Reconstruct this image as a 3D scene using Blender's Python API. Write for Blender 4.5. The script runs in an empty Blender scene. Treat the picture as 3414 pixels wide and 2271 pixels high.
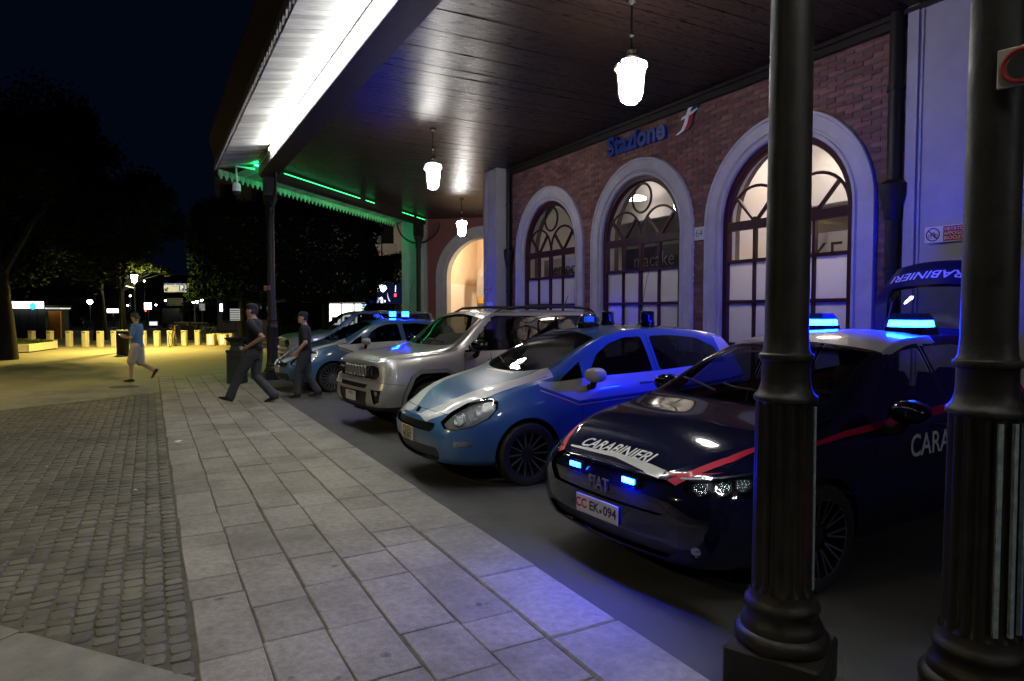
import bpy, bmesh, math, random
from mathutils import Vector, Matrix
from mathutils.bvhtree import BVHTree
random.seed(11)
R = math.radians
PI = math.pi
sc = bpy.context.scene
col = sc.collection

# ------------------------------------------------------------------ camera
YAW, PITCH, CAMH = 28.75, 2.49, 1.70
cd = bpy.data.cameras.new('camera')
cd.sensor_width = 36.0
cd.lens = 36.0 * 2200.0 / 3414.0
cd.clip_start, cd.clip_end = 0.05, 1500.0
cam = bpy.data.objects.new('camera', cd)
col.objects.link(cam)
cam.location = (0, 0, CAMH)
cam.rotation_euler = (R(90 - PITCH), 0, R(-YAW))
sc.camera = cam

# ------------------------------------------------------------------ night sky
world = bpy.data.worlds.new('World')
sc.world = world
world.use_nodes = True
wn = world.node_tree.nodes
wl = world.node_tree.links
for n in list(wn):
    wn.remove(n)
w_out = wn.new('ShaderNodeOutputWorld')
w_bg = wn.new('ShaderNodeBackground')
w_sky = wn.new('ShaderNodeTexSky')
w_sky.sky_type = 'NISHITA'
w_sky.sun_disc = False
w_sky.sun_elevation = R(-5.5)
w_sky.sun_rotation = R(200)
w_mix = wn.new('ShaderNodeMix')
w_mix.data_type = 'RGBA'
w_mix.blend_type = 'ADD'
w_mix.inputs[0].default_value = 1.0
w_mix.inputs[7].default_value = (0.010, 0.030, 0.085, 1)
wl.new(w_sky.outputs[0], w_mix.inputs[6])
wl.new(w_mix.outputs[2], w_bg.inputs[0])
w_bg.inputs[1].default_value = 0.06
wl.new(w_bg.outputs[0], w_out.inputs[0])

# ------------------------------------------------------------------ exposure and sampling
vs = sc.view_settings
vs.view_transform = 'Standard'
vs.look = 'None'
vs.exposure = 0.0
vs.gamma = 1.0
vs.use_curve_mapping = False
cy = sc.cycles
cy.use_denoising = True
cy.denoiser = 'OPENIMAGEDENOISE'
cy.use_adaptive_sampling = False
cy.max_bounces = 6
cy.diffuse_bounces = 3
cy.glossy_bounces = 3
cy.transmission_bounces = 4
cy.transparent_max_bounces = 10
cy.sample_clamp_indirect = 4.0
cy.sample_clamp_direct = 0.0
cy.caustics_reflective = False
cy.caustics_refractive = False
cy.use_light_tree = True
# ------------------------------------------------------------------ helpers
def tag(o, label=None, cat=None, group=None, kind=None):
    if label: o['label'] = label
    if cat: o['category'] = cat
    if group: o['group'] = group
    if kind: o['kind'] = kind
    return o

def thing(name, loc=(0, 0, 0), rz=0.0, label=None, cat=None, group=None):
    o = bpy.data.objects.new(name, None)
    o.empty_display_size = 0.1
    col.objects.link(o)
    o.location = loc
    o.rotation_euler = (0, 0, rz)
    return tag(o, label, cat, group)

def link(name, me, parent=None, loc=None, rot=None):
    o = bpy.data.objects.new(name, me)
    col.objects.link(o)
    if parent is not None: o.parent = parent
    if loc is not None: o.location = loc
    if rot is not None: o.rotation_euler = rot
    return o

def copy_tree(o, parent=None):
    c = o.copy()
    col.objects.link(c)
    c.parent = parent
    for ch in [k for k in bpy.data.objects if k.parent is o]:
        copy_tree(ch, c)
    return c

class MB:
    """collects verts and faces for ONE mesh"""
    def __init__(s):
        s.v, s.f, s.m = [], [], []
        s.mats = []
        s.M = None
    def mi(s, mat):
        if mat is None: return 0
        if mat not in s.mats: s.mats.append(mat)
        return s.mats.index(mat)
    def add(s, vs_, fs, mat=None):
        b = len(s.v)
        if s.M is not None: vs_ = [s.M @ Vector(p) for p in vs_]
        s.v.extend([tuple(p) for p in vs_])
        k = s.mi(mat)
        for f in fs:
            s.f.append(tuple(b + i for i in f)); s.m.append(k)
        return s
    def box(s, x0, x1, y0, y1, z0, z1, mat=None, bev=0.0):
        if bev > 0:
            b = bev
            ring = lambda z, i: [(x0 + i, y0 + b, z), (x0 + b, y0 + i, z), (x1 - b, y0 + i, z), (x1 - i, y0 + b, z),
                                 (x1 - i, y1 - b, z), (x1 - b, y1 - i, z), (x0 + b, y1 - i, z), (x0 + i, y1 - b, z)]
            return s.loft([ring(z0, b), ring(z0 + b, 0), ring(z1 - b, 0), ring(z1, b)], True, True, mat)
        v = [(x0, y0, z0), (x1, y0, z0), (x1, y1, z0), (x0, y1, z0), (x0, y0, z1), (x1, y0, z1), (x1, y1, z1), (x0, y1, z1)]
        return s.add(v, [(3, 2, 1, 0), (4, 5, 6, 7), (0, 1, 5, 4), (1, 2, 6, 5), (2, 3, 7, 6), (3, 0, 4, 7)], mat)
    def obox(s, c, sx, sy, sz, rot=None, mat=None):
        """box centred on c with full sizes and an optional 3x3 / euler"""
        m = Matrix.Identity(3) if rot is None else rot
        v = []
        for dz in (-.5, .5):
            for dx, dy in ((-.5, -.5), (.5, -.5), (.5, .5), (-.5, .5)):
                v.append(Vector(c) + m @ Vector((dx * sx, dy * sy, dz * sz)))
        return s.add(v, [(3, 2, 1, 0), (4, 5, 6, 7), (0, 1, 5, 4), (1, 2, 6, 5), (2, 3, 7, 6), (3, 0, 4, 7)], mat)
    def loft(s, rings, cap0=True, cap1=True, mat=None, closed=True):
        n = len(rings[0]); v = []; f = []
        for r_ in rings: v.extend(r_)
        for k in range(len(rings) - 1):
            for i in range(n if closed else n - 1):
                j = (i + 1) % n
                f.append((k * n + i, k * n + j, (k + 1) * n + j, (k + 1) * n + i))
        if cap0: f.append(tuple(range(n - 1, -1, -1)))
        if cap1: f.append(tuple((len(rings) - 1) * n + i for i in range(n)))
        return s.add(v, f, mat)
    def lathe(s, prof, n=24, c=(0, 0, 0), mat=None, cap0=True, cap1=True, rot=None):
        rings = []
        for r_, z in prof:
            ring = []
            for i in range(n):
                a = 2 * PI * i / n
                p = Vector((r_ * math.cos(a), r_ * math.sin(a), z))
                if rot is not None: p = rot @ p
                ring.append(p + Vector(c))
            rings.append(ring)
        return s.loft(rings, cap0, cap1, mat)
    def tube(s, pts, r_, n=8, mat=None, cap=True, closed=False):
        pts = [Vector(p) for p in pts]
        rr = r_ if isinstance(r_, (list, tuple)) else [r_] * len(pts)
        rings = []
        up = None
        for i, p in enumerate(pts):
            if closed:
                t = pts[(i + 1) % len(pts)] - pts[i - 1]
            else:
                t = pts[min(i + 1, len(pts) - 1)] - pts[max(i - 1, 0)]
            t.normalize()
            if up is None:
                up = Vector((0, 0, 1)) if abs(t.z) < .9 else Vector((1, 0, 0))
            a = t.cross(up)
            if a.length < 1e-6: a = t.cross(Vector((1, 0, 0)))
            a.normalize(); b = a.cross(t).normalized(); up = b
            rings.append([p + (a * math.cos(2 * PI * k / n) + b * math.sin(2 * PI * k / n)) * rr[i] for k in range(n)])
        if closed:
            rings.append(rings[0])
            return s.loft(rings, False, False, mat)
        return s.loft(rings, cap, cap, mat)
    def bar(s, a, b, w, h, mat=None, nrm=(1, 0, 0)):
        """rectangular bar from a to b, w across, h along nrm"""
        a, b = Vector(a), Vector(b); t = (b - a).normalized(); n_ = Vector(nrm).normalized(); c = t.cross(n_).normalized()
        ring = lambda p: [p + c * w / 2 + n_ * h / 2, p - c * w / 2 + n_ * h / 2, p - c * w / 2 - n_ * h / 2, p + c * w / 2 - n_ * h / 2]
        return s.loft([ring(a), ring(b)], True, True, mat)
    def poly(s, pts, mat=None):
        return s.add(pts, [tuple(range(len(pts)))], mat)
    def prism(s, pts, z0, z1, mat=None):
        """vertical prism over a 2-D outline (ccw)"""
        n = len(pts)
        v = [(x, y, z0) for x, y in pts] + [(x, y, z1) for x, y in pts]
        f = [tuple(range(n - 1, -1, -1)), tuple(range(n, 2 * n))] + [(i, (i + 1) % n, n + (i + 1) % n, n + i) for i in range(n)]
        return s.add(v, f, mat)
    def mesh(s, name, mat=None, smooth=None, fix=True):
        me = bpy.data.meshes.new(name)
        me.from_pydata(s.v, [], s.f)
        for m_ in (s.mats or ([mat] if mat else [])): me.materials.append(m_)
        if s.mats and len(s.mats) > 1: me.polygons.foreach_set('material_index', s.m)
        if fix:
            bm = bmesh.new(); bm.from_mesh(me)
            bmesh.ops.recalc_face_normals(bm, faces=bm.faces[:])
            bm.to_mesh(me); bm.free()
        if smooth is not None:
            me.polygons.foreach_set('use_smooth', [True] * len(me.polygons))
            me.set_sharp_from_angle(angle=R(smooth))
        me.update()
        return me
    def build(s, name, mat=None, parent=None, smooth=None, loc=None, rot=None, fix=True):
        return link(name, s.mesh(name, mat, smooth, fix), parent, loc, rot)

# ------------------------------------------------------------------ materials
MATS = {}
def mat(name, c=(0.5, 0.5, 0.5), rough=0.6, c2=None, scale=8.0, detail=5.0, metal=0.0, coat=0.0, bump=0.0, bscale=None,
        emit=None, estr=0.0, vary=0.0, spec=0.5, rvar=0.0, stretch=None, backdark=False, lo=0.35, hi=0.65):
    if name in MATS: return MATS[name]
    m = bpy.data.materials.new(name); MATS[name] = m
    m.use_nodes = True
    nt = m.node_tree; N = nt.nodes; L = nt.links
    bs = N['Principled BSDF']
    bs.inputs['Roughness'].default_value = rough
    bs.inputs['Metallic'].default_value = metal
    bs.inputs['Specular IOR Level'].default_value = spec
    if coat:
        bs.inputs['Coat Weight'].default_value = coat
        bs.inputs['Coat Roughness'].default_value = 0.04
    cs = None
    if c2 is not None or bump or rvar:
        tc = N.new('ShaderNodeTexCoord'); mp = N.new('ShaderNodeMapping')
        L.new(tc.outputs['Object'], mp.inputs[0])
        if stretch: mp.inputs['Scale'].default_value = stretch
        nz = N.new('ShaderNodeTexNoise'); nz.inputs['Scale'].default_value = scale; nz.inputs['Detail'].default_value = detail
        nz.inputs['Roughness'].default_value = 0.62
        L.new(mp.outputs[0], nz.inputs['Vector'])
    if c2 is not None:
        rp = N.new('ShaderNodeMapRange'); rp.inputs[1].default_value = lo; rp.inputs[2].default_value = hi
        L.new(nz.outputs[0], rp.inputs[0])
        mx = N.new('ShaderNodeMix'); mx.data_type = 'RGBA'
        mx.inputs[6].default_value = (*c, 1); mx.inputs[7].default_value = (*c2, 1)
        L.new(rp.outputs[0], mx.inputs[0]); cs = mx.outputs[2]
    if vary:
        gi = N.new('ShaderNodeNewGeometry'); oi = N.new('ShaderNodeObjectInfo')
        ad = N.new('ShaderNodeMath'); ad.operation = 'ADD'
        L.new(gi.outputs['Random Per Island'], ad.inputs[0]); L.new(oi.outputs['Random'], ad.inputs[1])
        fr = N.new('ShaderNodeMath'); fr.operation = 'FRACT'; L.new(ad.outputs[0], fr.inputs[0])
        mr = N.new('ShaderNodeMapRange'); mr.inputs[3].default_value = 1 - vary; mr.inputs[4].default_value = 1 + vary
        L.new(fr.outputs[0], mr.inputs[0])
        hs = N.new('ShaderNodeHueSaturation'); L.new(mr.outputs[0], hs.inputs['Value'])
        mh = N.new('ShaderNodeMapRange'); mh.inputs[3].default_value = .5 - vary * .03; mh.inputs[4].default_value = .5 + vary * .03
        f2 = N.new('ShaderNodeMath'); f2.operation = 'MULTIPLY'; f2.inputs[1].default_value = 7.31; L.new(fr.outputs[0], f2.inputs[0])
        f3 = N.new('ShaderNodeMath'); f3.operation = 'FRACT'; L.new(f2.outputs[0], f3.inputs[0]); L.new(f3.outputs[0], mh.inputs[0])
        L.new(mh.outputs[0], hs.inputs['Hue'])
        if cs is not None: L.new(cs, hs.inputs['Color'])
        else: hs.inputs['Color'].default_value = (*c, 1)
        cs = hs.outputs[0]
    if backdark:
        g2 = N.new('ShaderNodeNewGeometry'); mb = N.new('ShaderNodeMix'); mb.data_type = 'RGBA'
        L.new(g2.outputs['Backfacing'], mb.inputs[0])
        if cs is not None: L.new(cs, mb.inputs[6])
        else: mb.inputs[6].default_value = (*c, 1)
        mb.inputs[7].default_value = (0.012, 0.012, 0.013, 1); cs = mb.outputs[2]
        if metal:
            mm = N.new('ShaderNodeMath'); mm.operation = 'MULTIPLY_ADD'; mm.inputs[1].default_value = -metal; mm.inputs[2].default_value = metal
            L.new(g2.outputs['Backfacing'], mm.inputs[0]); L.new(mm.outputs[0], bs.inputs['Metallic'])
    if cs is not None: L.new(cs, bs.inputs['Base Color'])
    else: bs.inputs['Base Color'].default_value = (*c, 1)
    if rvar:
        rr = N.new('ShaderNodeMapRange'); rr.inputs[1].default_value = .3; rr.inputs[2].default_value = .7
        rr.inputs[3].default_value = max(0, rough - rvar); rr.inputs[4].default_value = min(1, rough + rvar)
        L.new(nz.outputs[0], rr.inputs[0]); L.new(rr.outputs[0], bs.inputs['Roughness'])
    if bump:
        nb = N.new('ShaderNodeTexNoise'); nb.inputs['Scale'].default_value = bscale or scale * 6; nb.inputs['Detail'].default_value = 4
        L.new(mp.outputs[0], nb.inputs['Vector'])
        bp = N.new('ShaderNodeBump'); bp.inputs['Strength'].default_value = bump; bp.inputs['Distance'].default_value = 0.01
        L.new(nb.outputs[0], bp.inputs['Height']); L.new(bp.outputs[0], bs.inputs['Normal'])
    if emit is not None:
        bs.inputs['Emission Color'].default_value = (*emit, 1)
        bs.inputs['Emission Strength'].default_value = estr
    return m

def glass(name, tint=(0.3, 0.33, 0.33), rough=0.02, ior=1.5):
    """thin pane: clear to light, mirror-like at grazing angles"""
    if name in MATS: return MATS[name]
    m = bpy.data.materials.new(name); MATS[name] = m
    m.use_nodes = True
    nt = m.node_tree; N = nt.nodes; L = nt.links
    for n in list(N): N.remove(n)
    o = N.new('ShaderNodeOutputMaterial'); t = N.new('ShaderNodeBsdfTransparent'); g = N.new('ShaderNodeBsdfGlossy')
    t.inputs[0].default_value = (*tint, 1); g.inputs['Roughness'].default_value = rough; g.inputs[0].default_value = (.95, .95, .95, 1)
    fr = N.new('ShaderNodeLayerWeight'); fr.inputs[0].default_value = .5     # Schlick, the same from both sides
    pw = N.new('ShaderNodeMath'); pw.operation = 'POWER'; pw.inputs[1].default_value = 5.0
    k = N.new('ShaderNodeMath'); k.operation = 'MULTIPLY_ADD'; k.inputs[1].default_value = 0.93; k.inputs[2].default_value = 0.07
    k.use_clamp = True
    mx = N.new('ShaderNodeMixShader')
    L.new(fr.outputs['Facing'], pw.inputs[0]); L.new(pw.outputs[0], k.inputs[0]); L.new(k.outputs[0], mx.inputs[0]); L.new(t.outputs[0], mx.inputs[1]); L.new(g.outputs[0], mx.inputs[2])
    L.new(mx.outputs[0], o.inputs[0])
    return m

def frosted(name, c=(.8, .8, .8), tr=0.6):
    if name in MATS: return MATS[name]
    m = bpy.data.materials.new(name); MATS[name] = m
    m.use_nodes = True
    nt = m.node_tree; N = nt.nodes; L = nt.links
    for n in list(N): N.remove(n)
    o = N.new('ShaderNodeOutputMaterial'); d = N.new('ShaderNodeBsdfDiffuse'); t = N.new('ShaderNodeBsdfTranslucent'); g = N.new('ShaderNodeBsdfGlossy')
    d.inputs[0].default_value = (*c, 1); t.inputs[0].default_value = (*c, 1); g.inputs['Roughness'].default_value = .25
    m1 = N.new('ShaderNodeMixShader'); m1.inputs[0].default_value = tr; m2 = N.new('ShaderNodeMixShader'); m2.inputs[0].default_value = .06
    L.new(d.outputs[0], m1.inputs[1]); L.new(t.outputs[0], m1.inputs[2]); L.new(m1.outputs[0], m2.inputs[1]); L.new(g.outputs[0], m2.inputs[2])
    L.new(m2.outputs[0], o.inputs[0])
    return m

def glow(name, c, s):
    return mat(name, (0.8, 0.8, 0.8), 0.4, emit=c, estr=s)

def text_mesh(name, body, size=1.0, ext=0.0, mt=None, shear=0.0, align='CENTER', spacing=1.0, offset=0.0, bevel=0.0):
    """lettering as a mesh in the local XY plane, facing +Z"""
    cu = bpy.data.curves.new(name, 'FONT')
    cu.body = body; cu.size = size; cu.extrude = ext; cu.shear = shear; cu.align_x = align; cu.align_y = 'CENTER'
    cu.space_character = spacing; cu.offset = offset; cu.resolution_u = 3
    o = bpy.data.objects.new(name, cu); col.objects.link(o)
    bpy.context.view_layer.update()
    dg = bpy.context.evaluated_depsgraph_get()
    me = bpy.data.meshes.new_from_object(o.evaluated_get(dg))
    bpy.data.objects.remove(o); bpy.data.curves.remove(cu)
    me.name = name
    me.materials.clear()
    if mt: me.materials.append(mt)
    return me

def pchip(pts):
    """smooth monotone curve through (x, y) points"""
    xs = [p[0] for p in pts]; ys = [p[1] for p in pts]; n = len(xs)
    h = [xs[i + 1] - xs[i] for i in range(n - 1)]; d = [(ys[i + 1] - ys[i]) / h[i] for i in range(n - 1)]
    m = [0.0] * n
    for i in range(1, n - 1):
        if d[i - 1] * d[i] > 0:
            w1 = 2 * h[i] + h[i - 1]; w2 = h[i] + 2 * h[i - 1]
            m[i] = (w1 + w2) / (w1 / d[i - 1] + w2 / d[i])
    if n > 1: m[0] = d[0]; m[-1] = d[-1]
    def f(x):
        if x <= xs[0]: return ys[0]
        if x >= xs[-1]: return ys[-1]
        k = 0
        while xs[k + 1] < x: k += 1
        t = (x - xs[k]) / h[k]; t2 = t * t; t3 = t2 * t
        return (2 * t3 - 3 * t2 + 1) * ys[k] + (t3 - 2 * t2 + t) * h[k] * m[k] + (-2 * t3 + 3 * t2) * ys[k + 1] + (t3 - t2) * h[k] * m[k + 1]
    return f
# ------------------------------------------------------------------ ground
m_asph = mat('asphalt', (0.050, 0.050, 0.050), 0.8, (0.075, 0.073, 0.070), scale=3.5, bump=0.5, bscale=140, rvar=0.15)
m_bed = mat('joint_earth', (0.060, 0.055, 0.042), 0.95, (0.11, 0.10, 0.075), scale=9)
m_slab = mat('granite_slab', (0.20, 0.180, 0.150), 0.74, (0.31, 0.285, 0.245), scale=22, bump=0.5, bscale=120, vary=0.14, rvar=0.12)
def grime(m, amt=.55, s1=1.1, spots=True):
    """old stains and dark spots laid over a stone, in world space so they run across joints"""
    nt = m.node_tree; N = nt.nodes; L = nt.links; bs = N['Principled BSDF']
    src = bs.inputs['Base Color'].links[0].from_socket
    g_ = N.new('ShaderNodeNewGeometry')
    n1 = N.new('ShaderNodeTexNoise'); n1.inputs['Scale'].default_value = s1; n1.inputs['Detail'].default_value = 9; n1.inputs['Roughness'].default_value = .68
    L.new(g_.outputs['Position'], n1.inputs['Vector'])
    r1 = N.new('ShaderNodeMapRange'); r1.inputs[1].default_value = .42; r1.inputs[2].default_value = .68; r1.inputs[3].default_value = 1.08; r1.inputs[4].default_value = 1 - amt * .8
    L.new(n1.outputs[0], r1.inputs[0])
    mul = N.new('ShaderNodeMix'); mul.data_type = 'RGBA'; mul.blend_type = 'MULTIPLY'; mul.inputs[0].default_value = 1
    L.new(src, mul.inputs[6]); L.new(r1.outputs[0], mul.inputs[7]); out = mul.outputs[2]
    if spots:
        vo = N.new('ShaderNodeTexVoronoi'); vo.inputs['Scale'].default_value = 2.6; vo.inputs['Randomness'].default_value = 1.0
        n2 = N.new('ShaderNodeTexNoise'); n2.inputs['Scale'].default_value = 18; n2.inputs['Detail'].default_value = 3; L.new(g_.outputs['Position'], n2.inputs['Vector'])
        ad = N.new('ShaderNodeVectorMath'); ad.operation = 'MULTIPLY_ADD'; ad.inputs[1].default_value = (.09, .09, .09); L.new(n2.outputs['Color'], ad.inputs[0]); L.new(g_.outputs['Position'], ad.inputs[2])
        L.new(ad.outputs[0], vo.inputs['Vector'])
        r2 = N.new('ShaderNodeMapRange'); r2.inputs[1].default_value = .05; r2.inputs[2].default_value = .10; r2.inputs[3].default_value = .30; r2.inputs[4].default_value = 1.0
        L.new(vo.outputs['Distance'], r2.inputs[0])
        m2 = N.new('ShaderNodeMix'); m2.data_type = 'RGBA'; m2.blend_type = 'MULTIPLY'; m2.inputs[0].default_value = .8
        L.new(out, m2.inputs[6]); L.new(r2.outputs[0], m2.inputs[7]); out = m2.outputs[2]
    L.new(out, bs.inputs['Base Color'])
grime(m_slab)
m_kerb = mat('granite_kerb', (0.19, 0.173, 0.146), 0.7, (0.285, 0.265, 0.23), scale=20, bump=0.35, bscale=90, vary=0.12, rvar=0.1)
m_cob = mat('cobble_stone', (0.095, 0.089, 0.066), 0.66, (0.155, 0.143, 0.108), scale=11, bump=0.4, bscale=70, vary=0.26, rvar=0.15)
m_plaza = mat('plaza_stone', (0.17, 0.16, 0.13), 0.8, (0.24, 0.225, 0.18), scale=1.3, detail=8, bump=0.5, bscale=28, rvar=0.1)
m_band = mat('pale_stone', (0.17, 0.163, 0.14), 0.75, (0.235, 0.225, 0.195), scale=5, bump=0.3, bscale=80, vary=0.1)

grime(m_kerb); grime(m_band, .5, .8); grime(m_cob, .6, .9, False); grime(m_asph, .5, .5, False)
# asphalt and everything far away: one sheet to the horizon
g = MB(); g.poly([(-700, -300, -0.02), (700, -300, -0.02), (700, 1000, -0.02), (-700, 1000, -0.02)])
tag(g.build('ground', m_asph), kind='structure')

# paved walkway: bed, then granite slabs laid in columns
walk = tag(thing('pavement'), kind='structure')
b = MB(); b.box(0.16, 2.235, 0.6, 19.6, -0.019, -0.0085)
b.build('joint_bed', m_bed, walk)
XJ = [0.165, 0.475, 0.80, 1.12, 1.455, 1.79]
rs = random.Random(4)
slabs = []
for c in range(5):
    y = 1.0 + rs.uniform(0, .4)
    while y < 19.5:
        ln = rs.choice([0.30, 0.36, 0.42, 0.46, 0.50, 0.56, 0.64, 0.8]) * rs.uniform(.95, 1.06)
        y1 = min(y + ln, 19.55)
        slabs.append((XJ[c] + rs.uniform(.002, .010), XJ[c + 1] - rs.uniform(.002, .010), y + rs.uniform(.001, .007), y1 - rs.uniform(.001, .007)))
        y = y1
def slab_mesh(w, l, key):
    s = MB(); e = .006; t = .035
    r0 = [(0, 0), (w, 0), (w, l), (0, l)]
    k = rs.uniform
    jit = [(k(-.006, .006), k(-.005, .005)) for _ in range(4)]
    base = [(p[0] + j[0], p[1] + j[1]) for p, j in zip(r0, jit)]
    ins = [(e, e), (-e, e), (-e, -e), (e, -e)]
    s.loft([[(x, y, -t) for x, y in base], [(x, y, -e * .7) for x, y in base], [(x + i[0], y + i[1], 0) for (x, y), i in zip(base, ins)]], False, True)
    return s.mesh('slab', m_slab)
for n, (x0, x1, y0, y1) in enumerate(slabs):
    o = link('slab', slab_mesh(x1 - x0, y1 - y0, n), walk, (x0, y0, rs.uniform(-.002, .003)))
    o.rotation_euler = (rs.uniform(-.003, .003), rs.uniform(-.004, .004), rs.uniform(-.004, .004))
# kerb stones along the asphalt
y = 0.7
while y < 19.5:
    l = rs.uniform(.85, 1.25); y1 = min(y + l, 19.58)
    s = MB(); s.box(1.797, 2.235 + rs.uniform(-.006, .006), y + .005, y1 - .005, -.06, rs.uniform(0, .003), None, .009)
    s.build('kerb_stone', m_kerb, walk); y = y1

# cobbles to the left of the slabs
cob = tag(thing('cobbled_strip'), kind='structure')
b = MB(); b.poly([(-9, -1, -.0085), (0.16, -1, -.0085), (0.16, 15.9, -.0085), (-9, 10.2, -.0085)])
b.build('joint_bed', m_bed, cob)
def cob_ok(x, y):
    return y > 4.42 + (x + .75) * -1.198 + .03 and y < 15.78 + (x - .15) * .657 - .05
rc = random.Random(8)
cells = []
x = 0.152
coln = 0
while x > -2.9:
    w = rc.uniform(.100, .128); y = 2.9 + rc.uniform(0, .1)
    while y < 15.8:
        l = rc.uniform(.085, .135)
        if cob_ok(x - w / 2, y + l / 2): cells.append((x - w / 2, y + l / 2, w - .009, l - .010))
        y += l
    x -= w
cells.sort(key=lambda c: c[0] ** 2 * .6 + c[1] ** 2)
def cob_add(s, x, y, w, l, z, tz, tx):
    w2, l2 = w / 2, l / 2; q = [(-w2, -l2), (w2, -l2), (w2, l2), (-w2, l2)]
    j = [(rc.uniform(-.008, .008), rc.uniform(-.008, .008)) for _ in q]
    q = [(a[0] + b_[0], a[1] + b_[1]) for a, b_ in zip(q, j)]
    def ring(k, zz):
        out = []
        for i, (a, b_) in enumerate(q):
            for sgn in (0, 1):   # cut corners
                o_ = q[(i - 1) % 4] if sgn == 0 else q[(i + 1) % 4]
                px = a + (o_[0] - a) * .16; py = b_ + (o_[1] - b_) * .16
                out.append((x + px * k, y + py * k, zz + z + px * tx + py * tz))
        return out
    s.loft([ring(1.0, -.03), ring(1.0, -.009), ring(.9, -.001), ring(.55, .0025)], False, True)
for n, (x, y, w, l) in enumerate(cells[:300]):
    s = MB(); cob_add(s, 0, 0, w, l, 0, rc.uniform(-.05, .05), rc.uniform(-.05, .05))
    s.build('cobble', m_cob, cob, 40, (x, y, rc.uniform(-.004, .003)))
s = MB()
for (x, y, w, l) in cells[300:]:
    cob_add(s, x, y, w, l, rc.uniform(-.004, .003), rc.uniform(-.05, .05), rc.uniform(-.05, .05))
tag(s.build('cobbles', m_cob, cob, 40), kind='stuff')

# pale stone bands that cross the cobbles, near and far
band = tag(thing('stone_border'), kind='structure')
def band_slabs(quads):
    for q in quads:
        cx = sum(p[0] for p in q) / len(q); cy_ = sum(p[1] for p in q) / len(q)
        q2 = [(p[0] + (cx - p[0]) * .006, p[1] + (cy_ - p[1]) * .006) for p in q]
        s = MB(); s.prism(q2, -.05, rc.uniform(-.001, .002)); s.build('border_slab', m_band, band)
d0 = Vector((-.75, 4.42)); dd = Vector((.91, -1.09)).normalized(); pn = Vector((-dd.y, dd.x)) * -1
def bp(t, k): return tuple(d0 + dd * t + pn * k)
ts = [-4.6, -3.4, -2.2, -1.0, .18, 1.42]
band_slabs([[bp(a, .0), bp(a, .62), bp(c, .62), bp(c, .0)] for a, c in zip(ts[:-1], ts[1:])])
ts = [-4.0, -2.8, -1.6, -.35, .85]
band_slabs([[bp(a, .63), bp(a, 1.35), bp(c, 1.35), bp(c, .63)] for a, c in zip(ts[:-1], ts[1:])])
far = []
xs = [-8, -6.2, -4.4, -2.6, -1.1, .155]
fy = lambda x: 15.78 + (x - .15) * .657
by = lambda x: 16.72 - (x - .1) * .17
far = [[(a, fy(a)), (c, fy(c)), (c, by(c)), (a, by(a))] for a, c in zip(xs[:-1], xs[1:])]
band_slabs(far)
# square beyond
p = MB(); p.poly([(-120, 18.3, -.006), (-8, 18.1, -.006), (.155, 16.72, -.006), (.155, 19.62, -.006), (60, 19.62, -.006), (60, 36.0, -.006), (-60, 44.5, -.006), (-120, 44.5, -.006)])
tag(p.build('square', m_plaza), kind='structure')
# ------------------------------------------------------------------ station building
XF = 8.2            # plane of the main front
HC = 5.35           # ceiling under the canopy
m_mortar = mat('mortar', (0.10, 0.075, 0.06), 0.95, (0.14, 0.105, 0.085), scale=12)
m_brick = mat('red_brick', (0.135, 0.062, 0.046), 0.88, (0.20, 0.098, 0.074), scale=2.2, vary=0.34, bump=0.3, bscale=120)
m_plaster = mat('white_plaster', (0.36, 0.35, 0.335), 0.85, (0.43, 0.42, 0.40), scale=1.8, bump=0.15, bscale=60, detail=8)
m_stone = mat('pale_surround', (0.38, 0.365, 0.345), 0.75, (0.47, 0.455, 0.43), scale=2.6, bump=0.15, bscale=60, detail=8)
m_wood = mat('wine_red_frame', (0.034, 0.007, 0.009), 0.45, (0.048, 0.011, 0.012), scale=6, spec=.25)
m_iron = mat('dark_iron', (0.0095, 0.0075, 0.0055), 0.5, (0.018, 0.0145, 0.0105), scale=9, bump=0.15, bscale=50, rvar=0.12, spec=.3)
m_pane = glass('window_glass', (.88, .88, .88), 0.01, 1.45)
m_frost = frosted('frosted_glass', (.62, .62, .63), 0.55)
m_inwall = mat('interior_wall', (0.62, 0.60, 0.57), 0.9)
m_infloor = mat('interior_floor', (0.25, 0.24, 0.23), 0.5)
m_dark = mat('near_black', (0.008, 0.008, 0.009), 0.6)

st = thing('station_building', (XF, 10, 0), 0, 'red brick station front with white arched windows under the canopy', 'building')
st.location = (0, 0, 0)
WC = [6.69, 9.93, 13.17]; RO, RI, ZS = 1.47, 1.14, 3.13
def lo_edge(y, rad):
    for c in WC:
        if abs(y - c) < rad: return ZS + math.sqrt(max(0, rad * rad - (y - c) ** 2))
    return 0.0
# wall behind the bricks, cut open under each arch
w = MB()
Y0, Y1 = -3.0, 15.3
ys = sorted(set([Y0, Y1] + [c + RI * 1.04 * math.sin(PI * k / 24) for c in WC for k in range(-12, 13)]))
for a, c in zip(ys[:-1], ys[1:]):
    mid = (a + c) / 2; za = lo_edge(mid, RI * 1.04)
    if za > 0:
        z0a, z0c = max(ZS, lo_edge(a + 1e-4, RI * 1.04)), max(ZS, lo_edge(c - 1e-4, RI * 1.04))
    else: z0a = z0c = -.02
    v = [(XF, a, z0a), (XF, c, z0c), (XF, c, 5.9), (XF, a, 5.9), (XF + .45, a, z0a), (XF + .45, c, z0c), (XF + .45, c, 5.9), (XF + .45, a, 5.9)]
    w.add(v, [(0, 1, 2, 3), (7, 6, 5, 4), (4, 5, 1, 0)] + ([(0, 3, 7, 4)] if za == 0 or True else []) + [(1, 5, 6, 2)])
wall = w.build('wall', m_mortar, st)
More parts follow.
